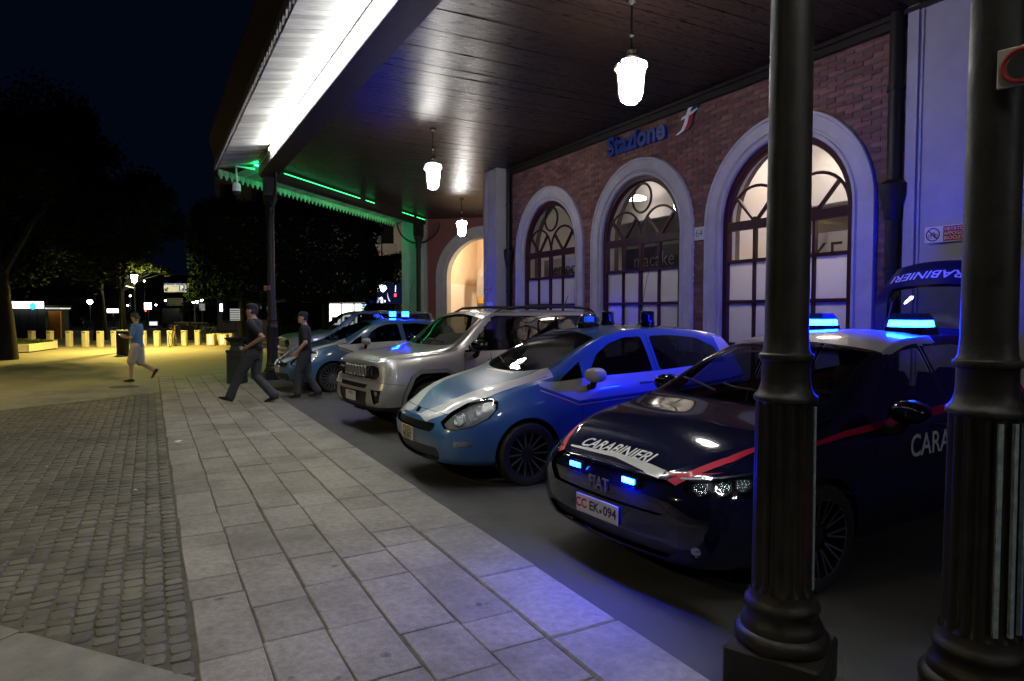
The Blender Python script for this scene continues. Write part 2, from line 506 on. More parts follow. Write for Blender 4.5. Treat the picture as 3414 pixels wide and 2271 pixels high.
# bricks
rb = random.Random(3); BH, BL, J = .060, .245, .011
bricks = []
row = 0; z = .05
while z < 5.75:
    y = Y0 + (.13 if row % 2 else 0)
    while y < 15.0:
        half = (row % 2 == 1)
        l = BL
        yc, zc = y + l / 2, z + BH / 2
        if not any((abs(yc - c) < RO - .06 if zc < ZS else (yc - c) ** 2 + (zc - ZS) ** 2 < (RO - .03) ** 2) for c in WC):
            bricks.append((yc, zc))
        y += l + J
    z += BH + J; row += 1
def brick_box(s, y, z, d): s.box(XF - .012 - d, XF - .0005, y - BL / 2, y + BL / 2, z - BH / 2, z + BH / 2)
vis = [b_ for b_ in bricks if b_[0] > 5.0 and b_[1] > 2.2 and b_[1] < HC]
vis.sort(key=lambda b_: b_[0] ** 2 + (b_[1] - 3) ** 2 * .3)
pick = set(vis[:300])
bm_ = MB(); brick_box(bm_, 0, 0, 0); brick_me = bm_.mesh('brick', m_brick)
for (y, z) in vis[:300]:
    link('brick', brick_me, wall, (-rb.uniform(0, .005), y + rb.uniform(-.003, .003), z), (0, rb.uniform(-.004, .004), 0))
bm_ = MB()
for (y, z) in bricks:
    if (y, z) not in pick: brick_box(bm_, y, z, rb.uniform(0, .005))
tag(bm_.build('brickwork', m_brick, wall), kind='stuff')

def arch_path(c, rad, zb=-.02, n=28):
    pts = [(c - rad, zb), (c - rad, ZS * .5)]
    pts += [(c - rad * math.cos(PI * k / n), ZS + rad * math.sin(PI * k / n)) for k in range(n + 1)]
    pts += [(c + rad, ZS * .5), (c + rad, zb)]
    return pts
def arch_loft(c, prof, mt, name, parent, sm=35):
    """prof: closed outline of (radius, depth x)"""
    rings = []
    n = 28
    for t in range(-2, n + 3):
        ring = []
        for rad, x in prof:
            if t < 0: p = (x, c - rad, (-.02, ZS * .5)[t + 2])
            elif t > n: p = (x, c + rad, (ZS * .5, -.02)[t - n - 1])
            else: p = (x, c - rad * math.cos(PI * t / n), ZS + rad * math.sin(PI * t / n))
            ring.append(p)
        rings.append(ring)
    s = MB(); s.loft(rings, True, True); return s.build(name, mt, parent, sm)

XW = XF + .07      # plane of the joinery
def arched_window(c, frost_rows, idx):
    win = link('arched_window', None, st); win.empty_display_size = .1
    arch_loft(c, [(RI, XF + .3), (RI, XF - .02), (RI + .02, XF - .045), (RI + .055, XF - .045), (RI + .07, XF - .02), (RI + .10, XF - .015), (RI + .115, XF - .05),
                  (RO - .05, XF - .055), (RO - .04, XF - .075), (RO, XF - .075), (RO + .01, XF - .06), (RO + .01, XF - .0), (RO - .1, XF + .02), (RI + .1, XF + .3)], m_stone, 'surround', win)
    arch_loft(c, [(RI + .002, XW - .05), (RI + .002, XW + .05), (RI - .10, XW + .05), (RI - .10, XW - .03), (RI - .085, XW - .05)], m_wood, 'frame', win)
    ri = RI - .09
    cols = [c - ri, c - ri / 2, c, c + ri / 2, c + ri]
    zr = [.35, 1.18, 1.86, 2.50, 3.06]
    fr = MB()
    for k, y in enumerate(cols[1:-1]):
        fr.box(XW - .035, XW + .035, y - (.022 if k != 1 else .04), y + (.022 if k != 1 else .04), 0, zr[-1] - .05)
    fr.build('mullion', m_wood, win)
    tr = MB()
    for k, z in enumerate(zr): 
        h = .07 if k == 4 else (.06 if k == 0 else .026)
        tr.box(XW - .044, XW + .04, c - ri - .02, c + ri + .02, z - h, z + h)
    tr.box(XW - .0441, XW + .04, c - ri - .02, c + ri + .02, 0, .29)
    tr.build('transom', m_wood, win)
    # tracery of the fanlight: two small arches with a V in each, and a ring on top
    ta = MB(); q = ri / 2; zb = zr[-1] + .06
    for sgn in (-1, 1):
        yc = c + sgn * q
        arc = [(XW, yc - (q - .01) * math.cos(PI * k / 16), zb + .02 + (q - .01) * math.sin(PI * k / 16)) for k in range(17)]
        ta.tube(arc, .024, 6)
        for s2 in (-1, 1):
            ta.bar((XW, yc, zb - .03), (XW, yc + s2 * q * .70, zb + q * .72), .042, .05)
        ta.lathe([(.0, -.03), (.06, -.03), (.06, .03), (0, .03)], 10, (XW, yc, zb), rot=Matrix.Rotation(PI / 2, 3, 'Y'), cap0=False, cap1=False)
    rr = .272; zc_ = ZS + RI - .10 - rr - .03
    ta.tube([(XW, c + rr * math.cos(2 * PI * k / 24), zc_ + rr * math.sin(2 * PI * k / 24)) for k in range(24)], .024, 6, closed=True)
    ta.build('tracery', m_wood, win, 50)
    # panes
    for k in range(4):
        for j in range(4):
            s = MB(); s.poly([(XW + .01, cols[k], zr[j]), (XW + .01, cols[k + 1], zr[j]), (XW + .01, cols[k + 1], zr[j + 1]), (XW + .01, cols[k], zr[j + 1])])
            s.build('pane', m_frost if j in frost_rows else m_pane, win)
    s = MB(); s.poly([(XW + .01, c - (ri) * math.cos(PI * k / 24), ZS - .07 + (RI - .02) * math.sin(PI * k / 24)) for k in range(25)])
    s.build('fanlight_pane', m_pane, win)
    return win
arched_window(WC[0], (0, 1, 2), 0)
arched_window(WC[1], (0, 1, 2), 1)
arched_window(WC[2], (0, 1, 2), 2)

# plain pilasters with a sunk panel
def pilaster(y0, y1, xf, name='pilaster', z1=5.9):
    s = MB()
    s.box(xf + .03, XF + .02, y0, y1, -.02, z1)
    e = .13
    s.box(xf, xf + .03, y0, y0 + e, -.02, z1 - .5, None); s.box(xf, xf + .03, y1 - e, y1, -.02, z1 - .5)
    s.box(xf + .0, xf + .03, y0, y1, z1 - .5, z1)
    s.box(xf + .012, xf + .031, y1 - e - .05, y1 - e - .025, -.02, z1 - .5)
    s.box(xf + .012, xf + .031, y0 + e + .025, y0 + e + .05, -.02, z1 - .5)
    return s.build(name, m_plaster, st)
pilaster(3.30, 4.80, XF - .14)
pilaster(15.02, 15.75, XF - .42)
s = MB(); s.box(XF - .432, XF - .42, 15.20, 15.57, -.02, 1.95); s.build('painted_dado', mat('dado_white', (.7, .7, .7), .8), st)
# wall return beyond the corner
s = MB(); s.box(XF + .02, 13.5, 15.31, 15.70, -.02, 5.9); s.build('corner_wall', m_plaster, st)
# drainpipes with their hoppers
def drainpipe(y, x, r_):
    s = MB(); s.tube([(x, y, -.02), (x, y, 1.2), (x, y, 5.34)], r_, 14)
    s.lathe([(r_, 2.52), (r_ * 1.25, 2.55), (r_ * 1.25, 2.62), (r_ * 1.9, 2.80), (r_ * 2.0, 2.96), (r_ * 1.6, 3.0), (r_, 3.02)], 14, (x, y, .3), cap0=False, cap1=False)
    for z in (1.0, 2.2, 4.4): s.lathe([(r_ * 1.22, 0), (r_ * 1.22, .05)], 14, (x, y, z))
    return s.build('drainpipe', m_iron, st, 40)
drainpipe(4.93, XF - .13, .085)
drainpipe(14.90, XF - .12, .065)
# cornice strip where the ceiling meets the wall
s = MB(); s.box(XF - .10, XF - .017, -3, 15.0, HC - .17, HC - .01); s.box(XF - .15, XF - .10, -3, 15.0, HC - .07, HC - .012)
s.build('cornice', m_iron, st)

# rooms behind the windows
def room(x0, x1, y0, y1, z0, z1, mw, name):
    s = MB()
    s.add([(x0, y0, z0), (x1, y0, z0), (x1, y1, z0), (x0, y1, z0), (x0, y0, z1), (x1, y0, z1), (x1, y1, z1), (x0, y1, z1)],
          [(4, 5, 6, 7), (0, 1, 5, 4), (1, 2, 6, 5), (2, 3, 7, 6)], mw)
    s.add([(x0, y0, z0), (x1, y0, z0), (x1, y1, z0), (x0, y1, z0)], [(0, 1, 2, 3)], m_infloor)
    return s.build(name, None, st, fix=False)
room(XF + .46, 12.8, 5.0, 8.28, .02, 5.2, mat('bar_wall', (.66, .60, .56), .9), 'bar_room')
room(XF + .46, 13.3, 8.36, 15.2, .02, 5.2, m_inwall, 'shop_room')
# vault edge and beams seen through the fanlights
s = MB(); s.box(10.6, 10.9, 5.01, 8.27, 3.62, 5.19); s.build('ceiling_beam', mat('beam_grey', (.42, .41, .40), .9), st)
s = MB(); s.box(10.9, 11.1, 8.37, 15.19, 4.0, 5.19); s.build('ceiling_beam', mat('beam_grey', (.42, .41, .40), .9), st)
# ------------------------------------------------------------------ signs on the station front
def wall_text(o, y, z, x):   # text mesh (XY plane) -> faces -X, reads towards smaller Y
    o.matrix_world = Matrix(((0, 0, -1, x), (-1, 0, 0, y), (0, 1, 0, z), (0, 0, 0, 1)))
m_signblue = mat('sign_blue', (0.008, 0.035, 0.21), 0.35, coat=.3)
me = text_mesh('lettering', 'Stazione', .50, .035, m_signblue, offset=.018)
ls = thing('station_name_letters', (XF - .1, 9.65, 4.95), 0, 'raised blue letters reading Stazione on the brick wall', 'sign')
lt = link('lettering', me, ls); lt.matrix_local = Matrix(((0, 0, -1, 0), (-1, 0, 0, 0), (0, 1, 0, 0), (0, 0, 0, 1)))
ls.location = (XF - .06, 9.97, 4.96)
fx = MB()
for k in range(8): fx.box(.0, .046, .80 - k * .225, .815 - k * .225, -.06, -.03)
fx.build('fixing_pin', m_iron, ls)
# the railway emblem: green and red slanted leaf with a white f
em = thing('railway_emblem', (XF - .05, 8.56, 5.02), 0, 'slanted dark green and red emblem with a white letter f', 'sign')
def leaf(name, pts, x, t, mt):
    s = MB(); n = len(pts)
    v = [(x, -a, b_) for a, b_ in pts] + [(x + t, -a, b_) for a, b_ in pts]
    s.add(v, [tuple(range(n)), tuple(range(2 * n - 1, n - 1, -1))] + [(i, (i + 1) % n, n + (i + 1) % n, n + i) for i in range(n)])
    return s.build(name, mt, em)
m_egreen = mat('emblem_green', (.004, .03, .026), .3); m_ered = mat('emblem_red', (.28, .010, .02), .3); m_ewhite = mat('emblem_white', (.78, .78, .76), .4)
out = [(-.32, -.36), (-.22, -.35), (-.02, -.30), (.07, -.2), (.10, 0), (.16, .16), (.34, .36), (.16, .34), (-.02, .28), (-.10, .16), (-.12, .0), (-.19, -.16)]
em.scale = (1, .98, .66)
leaf('plate', out, 0, .033, m_egreen)
leaf('red_field', [(-.16, -.32), (-.02, -.295), (.07, -.2), (.10, 0), (.13, .08), (-.03, .05), (-.07, -.14)], -.004, .004, m_ered)
leaf('white_stroke', [(-.34, -.36), (-.26, -.36), (-.13, -.30), (-.05, -.15), (.0, .05), (.05, .2), (.12, .29), (.28, .35), (.10, .32), (-.02, .24), (-.08, .08), (-.12, -.10), (-.19, -.26)], -.008, .004, m_ewhite)
leaf('white_crossbar', [(-.2, -.02), (.10, .07), (.22, .13), (.20, .17), (.06, .12), (-.17, .05)], -.0115, .003, m_ewhite)

m_signwhite = mat('sign_white', (.72, .72, .72), .4); m_signred = mat('sign_red', (.36, .015, .02), .4); m_ink = mat('black_ink', (.015, .015, .018), .5)
def bike_sign(name, loc, rz, sc_, label, cat='sign', grp=None):
    """white plate: struck-out bicycle in a ring, red panel with three lines"""
    t = thing(name, loc, rz, label, cat, grp)
    s = MB(); s.box(-.006, 0, -.30 * sc_, .30 * sc_, -.11 * sc_, .11 * sc_); s.build('plate', m_signwhite, t)
    s = MB(); s.box(-.008, -.006, -.285 * sc_, .055 * sc_, -.10 * sc_, .10 * sc_); s.build('red_panel', m_signred, t)
    ring = MB(); yc = .19 * sc_
    ring.tube([(-.008, yc + .085 * sc_ * math.cos(2 * PI * k / 24), .085 * sc_ * math.sin(2 * PI * k / 24)) for k in range(24)], .0075 * sc_, 6, closed=True)
    ring.bar((-.0082, yc + .06 * sc_, .06 * sc_), (-.0082, yc - .06 * sc_, -.06 * sc_), .014 * sc_, .003)
    ring.build('prohibition_ring', mat('ring_dark_red', (.12, .01, .03), .4), t)
    bk = MB()
    for dy in (.035, -.035):
        bk.tube([(-.0075, yc + dy * sc_ + .025 * sc_ * math.cos(2 * PI * k / 12), -.02 * sc_ + .025 * sc_ * math.sin(2 * PI * k / 12)) for k in range(12)], .004 * sc_, 4, closed=True)
    bk.bar((-.0075, yc + .035 * sc_, -.02 * sc_), (-.0075, yc - .01 * sc_, .03 * sc_), .01 * sc_, .003)
    bk.bar((-.0075, yc - .01 * sc_, .03 * sc_), (-.0075, yc - .035 * sc_, -.02 * sc_), .01 * sc_, .003)
    bk.build('bicycle_pictogram', m_ink, t)
    for k, ln in enumerate(('VIETATO', 'APPOGGIARE', 'BICICLETTE')):
        me = text_mesh('lettering', ln, .062 * sc_, .0, m_signwhite, align='LEFT')
        o = link('lettering', me, t)
        o.matrix_local = Matrix(((0, 0, -1, -.0095), (-1, 0, 0, .045 * sc_), (0, 1, 0, (.060 - .060 * k) * sc_), (0, 0, 0, 1)))
    return t
bike_sign('no_bicycles_sign', (XF - .14, 4.28, 2.60), 0, .85, 'white and red no bicycles plate on the wide blue lit pilaster')
bike_sign('no_bicycles_sign', (XF - .42, 15.40, 2.28), 0, .55, 'small no bicycles plate on the pilaster by the lit passage')
# house number
hn = thing('house_number_plaque', (XF - .02, 8.31, 3.02), 0, 'square pale plaque reading 64 between two arched windows', 'sign')
s = MB(); s.box(-.02, .0, -.12, .12, -.11, .11, None, .004); s.build('plate', mat('plaque', (.5, .49, .46), .5), hn)
o = link('lettering', text_mesh('lettering', '64', .17, 0, mat('plaque_ink', (.10, .10, .11), .5)), hn)
o.matrix_local = Matrix(((0, 0, -1, -.0215), (-1, 0, 0, 0), (0, 1, 0, 0), (0, 0, 0, 1)))

# ------------------------------------------------------------------ what shows through the windows
m_grey = mat('fascia_grey', (.10, .10, .11), .6); m_letter = mat('letter_grey', (.05, .05, .055), .6); m_wht = mat('panel_white', (.75, .74, .72), .6)
def in_panel(name, y0, y1, z0, z1, x, mt, label, words_=(), cat='sign'):
    t = thing(name, (x, (y0 + y1) / 2, z0), 0, label, cat)
    s = MB(); s.box(0, .05, (y0 - y1) / 2, (y1 - y0) / 2, 0, z1 - z0); s.build('panel', mt, t)
    for (w_, size, dy, dz, mm) in words_:
        o = link('lettering', text_mesh('lettering', w_, size, 0, mm), t)
        o.matrix_local = Matrix(((0, 0, -1, -.006), (-1, 0, 0, dy), (0, 1, 0, dz), (0, 0, 0, 1)))
    s = MB(); s.box(.05, .09, (y0 - y1) / 2 + .05, (y0 - y1) / 2 + .1, -z0 + .02, z1 - z0); s.box(.05, .09, (y1 - y0) / 2 - .1, (y1 - y0) / 2 - .05, -z0 + .02, z1 - z0)
    s.build('leg', m_grey, t)
    return t
in_panel('shop_fascia_panel', 13.1, 14.9, 2.45, 3.05, XF + .95, m_wht, 'pale shop panel with serif style letters tempo inside the left window', [('tempo', .46, .0, .32, m_letter)])
in_panel('shop_fascia_panel', 9.6, 11.6, 2.25, 3.05, XF + .95, m_grey, 'grey shop panel with pale letters behind the middle window', [('macake', .42, .0, .52, m_wht)])
in_panel('menu_board', 6.15, 7.2, 2.1, 2.95, XF + 1.2, m_wht, 'white menu board with bold grey letters behind the right window', [('KE', .5, .12, .5, m_letter), ('bar', .2, -.25, .2, mat('orange_ink', (.7, .25, .05), .6))])
in_panel('menu_board', 7.55, 8.1, 2.1, 2.85, XF + 1.4, m_wht, 'narrow white board in the right window left of the column', [('i n', .3, .0, .4, m_letter)])
# bar table lamp
tl = thing('desk_lamp', (XF + .8, 6.02, 1.96), 0, 'small yellow lit desk lamp inside the right window', 'lamp')
s = MB(); s.lathe([(.05, 0), (.05, .015), (.012, .02), (.012, .3)], 10); s.build('stem', mat('brass', (.5, .4, .12), .3, metal=.8), tl)
s = MB(); s.lathe([(.09, .30), (.09, .33), (.03, .36)], 12); s.build('shade', glow('desk_glow', (1, .85, .35), 4), tl)
ct = thing('bar_counter', (XF + 1.0, 6.4, 0), 0, 'dark counter inside the right window carrying the desk lamp', 'counter')
s = MB(); s.box(-.5, .7, -1.2, 1.3, .02, 1.9); s.build('cabinet', m_grey, ct); s = MB(); s.box(-.55, .75, -1.25, 1.35, 1.9, 1.96); s.build('top', m_wht, ct)
# lamps of the rooms
def disc_lamp(x, y, z, rad, ztop, s_, label, c=(1, .86, .74)):
    t = thing('ceiling_lamp', (x, y, z), 0, label, 'lamp', 'lamps inside the station rooms')
    s = MB(); s.lathe([(rad, 0), (rad, .04), (rad * .7, .07)], 20); s.build('diffuser', glow('room_glow_%d_%d' % (int(s_ * 10), int(c[2] * 100)), c, s_), t, 40)
    s = MB(); s.tube([(0, 0, .07), (0, 0, ztop - z)], .008, 6); s.build('cord', m_iron, t)
disc_lamp(9.9, 5.9, 4.6, .28, 5.2, 42, 'round pendant lamp in the bar nearer the pilaster')
disc_lamp(9.9, 7.4, 4.6, .28, 5.2, 42, 'round pendant lamp in the bar nearer the middle window')
disc_lamp(10.3, 12.6, 4.4, .25, 5.2, 26, 'pendant lamp in the shop behind the left window')
disc_lamp(10.0, 9.6, 4.4, .25, 5.2, 22, 'pendant lamp in the shop behind the middle window')
sp = thing('wall_spotlight', (XF + .75, 5.42, 3.0), 0, 'small bright spotlight at the edge of the right window', 'lamp')
s = MB(); s.lathe([(.0, 0), (.05, .02), (.06, .06), (.03, .1), (0, .1)], 12, cap0=False, cap1=False); s.build('bulb', glow('spot_glow', (1, .85, .65), 60), sp, 40)
s = MB(); s.tube([(0, 0, .1), (0, -.2, .25), (0, -.41, .25)], .012, 6); s.build('bracket', m_iron, sp)
ln = thing('linear_lamp', (XF + 1.6, 9.6, 3.28), 0, 'long white tube lamp behind the middle window', 'lamp')
s = MB(); s.box(-.04, .04, -.9, .9, -.03, .03); s.build('tube', glow('tube_glow', (1, .93, .8), 9), ln)
s = MB(); s.tube([(0, -.6, .03), (0, -.6, 1.92)], .006, 6); s.tube([(0, .6, .03), (0, .6, 1.92)], .006, 6); s.build('cord', m_iron, ln)

# ------------------------------------------------------------------ wing beyond the corner with the lit passage
wg = thing('station_wing', (0, 0, 0), 0, 'far brick wing of the station with a warmly lit arched passage', 'building')
A = Vector((9.25, 25.05, 0)); wg.location = A; wg.rotation_euler = (0, 0, R(-42))
# local x runs along the wall to the right, local y goes into the building
m_brick2 = mat('far_brick', (.19, .065, .055), .85, (.26, .10, .08), scale=16, stretch=(1, 1, 4), bump=.2)
PC, PR = 2.95, 1.55; PZ = 3.05
s = MB()
xs_ = [.62] + [PC + PR * math.sin(PI * k / 20) for k in range(-10, 11)] + [9.0]
for a, c in zip(xs_[:-1], xs_[1:]):
    mid = (a + c) / 2
    ins = abs(mid - PC) < PR
    za = PZ + math.sqrt(max(0, PR ** 2 - (a - PC) ** 2)) if ins else -.02
    zc_ = PZ + math.sqrt(max(0, PR ** 2 - (c - PC) ** 2)) if ins else -.02
    s.add([(a, 0, za), (c, 0, zc_), (c, 0, 6), (a, 0, 6), (a, .5, za), (c, .5, zc_), (c, .5, 6), (a, .5, 6)], [(0, 1, 2, 3), (7, 6, 5, 4), (0, 4, 5, 1), (0, 3, 7, 4), (1, 5, 6, 2)])
s.build('wall', m_brick2, wg)
s = MB(); s.box(-.42, .62, -.16, .5, -.02, 6); s.box(-.3, .5, -.19, -.16, -.02, 5.2); s.build('pilaster', m_plaster, wg)
def wing_arch(prof, mt, name):
    rings = []
    n = 24
    for t in range(-1, n + 2):
        ring = []
        for rad, y in prof:
            if t < 0: q = (PC - rad, y, -.02)
            elif t > n: q = (PC + rad, y, -.02)
            else: q = (PC - rad * math.cos(PI * t / n), y, PZ + rad * math.sin(PI * t / n))
            ring.append(q)
        rings.append(ring)
    k = MB(); k.loft(rings, True, True); return k.build(name, mt, wg, 35)
wing_arch([(PR - .02, .4), (PR - .02, -.05), (PR + .10, -.06), (PR + .12, -.09), (PR + .42, -.09), (PR + .42, .02), (PR + .1, .4)], m_stone, 'surround')
m_warm = mat('passage_plaster', (.72, .58, .42), .9, (.78, .64, .48), scale=2)
m_warmlow = mat('passage_dado', (.82, .76, .66), .8)
s = MB()
s.add([(.9, .5, -.01), (7, .5, -.01), (7, 6, -.01), (.9, 6, -.01), (.9, .5, 5.4), (7, .5, 5.4), (7, 6, 5.4), (.9, 6, 5.4)], [(4, 5, 6, 7), (1, 2, 6, 5), (2, 3, 7, 6), (3, 0, 4, 7)], m_warm)
s.build('passage_wall', None, wg, fix=False)
s = MB(); s.box(.92, 6.98, 5.9, 5.99, -.01, 2.9); s.box(.91, .98, .55, 5.9, -.01, 2.9); s.box(6.9, 6.98, .55, 5.9, -.01, 2.9); s.build('dado', m_warmlow, wg)
# inner arch of the passage
k = MB(); rr_ = []
for t in range(-1, 25):
    ring = []
    for rad, y in ((1.05, 3.2), (1.05, 3.8), (1.25, 3.8), (1.25, 3.2)):
        if t < 0: q = (PC - rad, y, 0)
        elif t > 24: q = (PC + rad, y, 0)
        else: q = (PC - rad * math.cos(PI * t / 24), y, 2.9 + rad * math.sin(PI * t / 24))
        ring.append(q)
    rr_.append(ring)
k.loft(rr_, True, True); k.build('inner_arch', m_stone, wg, 40)
pl = thing('passage_lamp', wg.matrix_basis @ Vector((3.6, 2.0, 4.7)), 0, 'warm ceiling globe inside the lit passage', 'lamp')
s = MB(); s.lathe([(.0, -.14), (.1, -.1), (.14, 0), (.1, .1), (.0, .14)], 16, cap0=False, cap1=False); s.build('globe', glow('passage_glow', (1, .76, .50), 900), pl, 60)
s = MB(); s.tube([(0, 0, .13), (0, 0, .7)], .012, 6); s.build('stem', m_iron, pl)
pb = thing('notice_box', wg.matrix_basis @ Vector((1.9, 3.19, 1.9)), R(-42), 'small yellow and dark notice box on the passage arch', 'sign')
s = MB(); s.box(-.12, .12, -.06, 0, .18, .42); s.build('yellow_panel', mat('notice_yellow', (.75, .45, .03), .5), pb)
s = MB(); s.box(-.12, .12, -.061, 0, -.06, .17); s.build('dark_panel', m_grey, pb)
# ------------------------------------------------------------------ canopy
m_plank = mat('ceiling_wood', (.014, .0072, .0046), .33, (.024, .013, .0085), scale=3.0, stretch=(1.2, 14, 1), bump=.35, bscale=26, vary=.25, rvar=.12, spec=.38)
m_eave = mat('eave_wood', (.27, .255, .23), .7, (.42, .40, .36), scale=3.0, stretch=(1.2, 16, 1), bump=.4, bscale=26, vary=.3)
m_beam = mat('beam_wood', (.012, .008, .006), .6, (.018, .012, .009), scale=5, bump=.2, spec=.2)
m_roof = mat('canopy_roof', (.045, .030, .020), .7, (.06, .04, .03), scale=4)
cn = thing('station_canopy', (0, 0, 0), 0, 'dark timber canopy over the parked cars with scalloped eaves', 'canopy')
XB, XE = 2.45, 1.56      # beam outer face, eave edge
YC = 17.55               # corner where the canopy turns by 45 degrees
rk = random.Random(5)
# ceiling planks run from the beam to the wall
y = -2.6; pw = .145
while y < 24.6:
    ym = y + pw / 2
    x0 = 2.66 if ym < YC - .1 else 2.66 + (ym - YC + .1)
    if ym < 15.0: x1 = XF
    else: x1 = min(16.0, 9.25 + (25.05 - ym) * 1.11)
    if x1 - x0 > .2:
        s = MB(); t = rk.uniform(-.003, .003)
        s.box(x0, x1, y + .003, y + pw - .003, HC + t, HC + .02 + t, None)
        s.build('ceiling_plank', m_plank, cn)
    y += pw
# eave planks outside the beam
y = -2.6; pw = .155
while y < 18.1:
    ym = y + pw / 2
    x0, x1 = XE + .01, min(XB + .02, 99)
    if ym > YC - .25: x1 = min(x1, x0 + .9)
    s = MB(); t = rk.uniform(-.004, .004)
    s.add([(x0, y + .003, 5.29 + t), (x1, y + .003, 5.44 + t), (x1, y + pw - .003, 5.44 + t), (x0, y + pw - .003, 5.29 + t),
           (x0, y + .003, 5.31 + t), (x1, y + .003, 5.46 + t), (x1, y + pw - .003, 5.46 + t), (x0, y + pw - .003, 5.31 + t)],
          [(3, 2, 1, 0), (4, 5, 6, 7), (0, 1, 5, 4), (1, 2, 6, 5), (2, 3, 7, 6), (3, 0, 4, 7)])
    s.build('eave_plank', m_eave, cn); y += pw
# beams
s = MB(); s.box(XB, 2.86, -7.2, YC, 5.08, 5.47); s.build('edge_beam', m_beam, cn)
s = MB(); s.box(XB - .012, XB - .0005, -2.6, YC, 5.085, 5.385); s.build('beam_face_board', m_eave, cn)
e0, e1 = Vector((2.66, YC + .05, 0)), Vector((9.35, YC + 6.74, 0)); ed = (e1 - e0).normalized(); en = Vector((-ed.y, ed.x, 0))   # en points outwards (away from the camera side)
s = MB()
q0, q1 = e0, e1
s.add([tuple(p_ + Vector((0, 0, z))) for z in (5.08, 5.47) for p_ in (q0 - en * .15, q1 - en * .15, q1 + en * .2, q0 + en * .2)], [(3, 2, 1, 0), (4, 5, 6, 7), (0, 1, 5, 4), (1, 2, 6, 5), (2, 3, 7, 6), (3, 0, 4, 7)])
s.build('end_beam', m_beam, cn)
# end eave
s = MB()
for k in range(60):
    a = k / 60; c = (k + .94) / 60
    pa, pc = q0.lerp(q1, a), q0.lerp(q1, c)
    for zz in (0, ):
        s.add([pa + en * .2 + Vector((0, 0, 5.44)), pc + en * .2 + Vector((0, 0, 5.44)), pc + en * 1.0 + Vector((0, 0, 5.20)), pa + en * 1.0 + Vector((0, 0, 5.20))], [(0, 1, 2, 3)])
s.build('end_eave_boards', m_eave, cn)
# outer fascia and roof
s = MB(); s.box(XE - .04, XE, -2.6, 18.35, 5.30, 5.46)
s.add([(XE - .04, -2.6, 5.46), (XE - .04, 18.35, 5.46), (XE - .16, 18.4, 6.02), (XE - .16, -2.6, 6.02)], [(0, 1, 2, 3)])
s.build('fascia', m_roof, cn)
s = MB(); s.prism([(XE - .16, -7.2), (16, -7.2), (16, 20), (9.6, 25.6), (8.6, 25.0), (XE - .16, 18.2)], 6.02, 6.12); s.build('roof', m_roof, cn)
s = MB(); s.prism([(2.9, -7.2), (XF + .4, -7.2), (XF + .4, 15.4), (13.5, 15.4), (16, 17.5), (9.5, 24.9), (2.9, YC + .25)], 5.40, 5.47); s.build('ceiling_backing', m_beam, cn)
# scalloped valance boards
def scallop(w, h):
    s = MB(); o = [(-w / 2, 0), (w / 2, 0), (w / 2, -h * .55), (w * .32, -h * .62), (w * .2, -h * .82), (0, -h), (-w * .2, -h * .82), (-w * .32, -h * .62), (-w / 2, -h * .55)]
    n = len(o); t = .012
    s.add([(-t, a, b_) for a, b_ in o] + [(t, a, b_) for a, b_ in o], [tuple(range(n)), tuple(range(2 * n - 1, n - 1, -1))] + [(i, (i + 1) % n, n + (i + 1) % n, n + i) for i in range(n)])
    return s
m_val = mat('valance_wood', (.16, .145, .125), .7, (.24, .22, .19), scale=8, vary=.2)
vme = scallop(.205, .22).mesh('valance_board', m_val)
y = -2.5
while y < 18.2:
    link('valance_board', vme, cn, (XE - .055, y, 5.43), (rk.uniform(-.02, .02), rk.uniform(-.02, .02), 0)); y += .213
L_end = (q1 - q0).length
vme2 = scallop(.19, .25).mesh('valance_board', m_val)
k = -.45
while k < L_end - .3:
    p_ = q0 + ed * k + en * 1.02
    link('valance_board', vme2, cn, (p_.x, p_.y, 5.23), (0, 0, math.atan2(ed.y, ed.x) - PI / 2)); k += .2
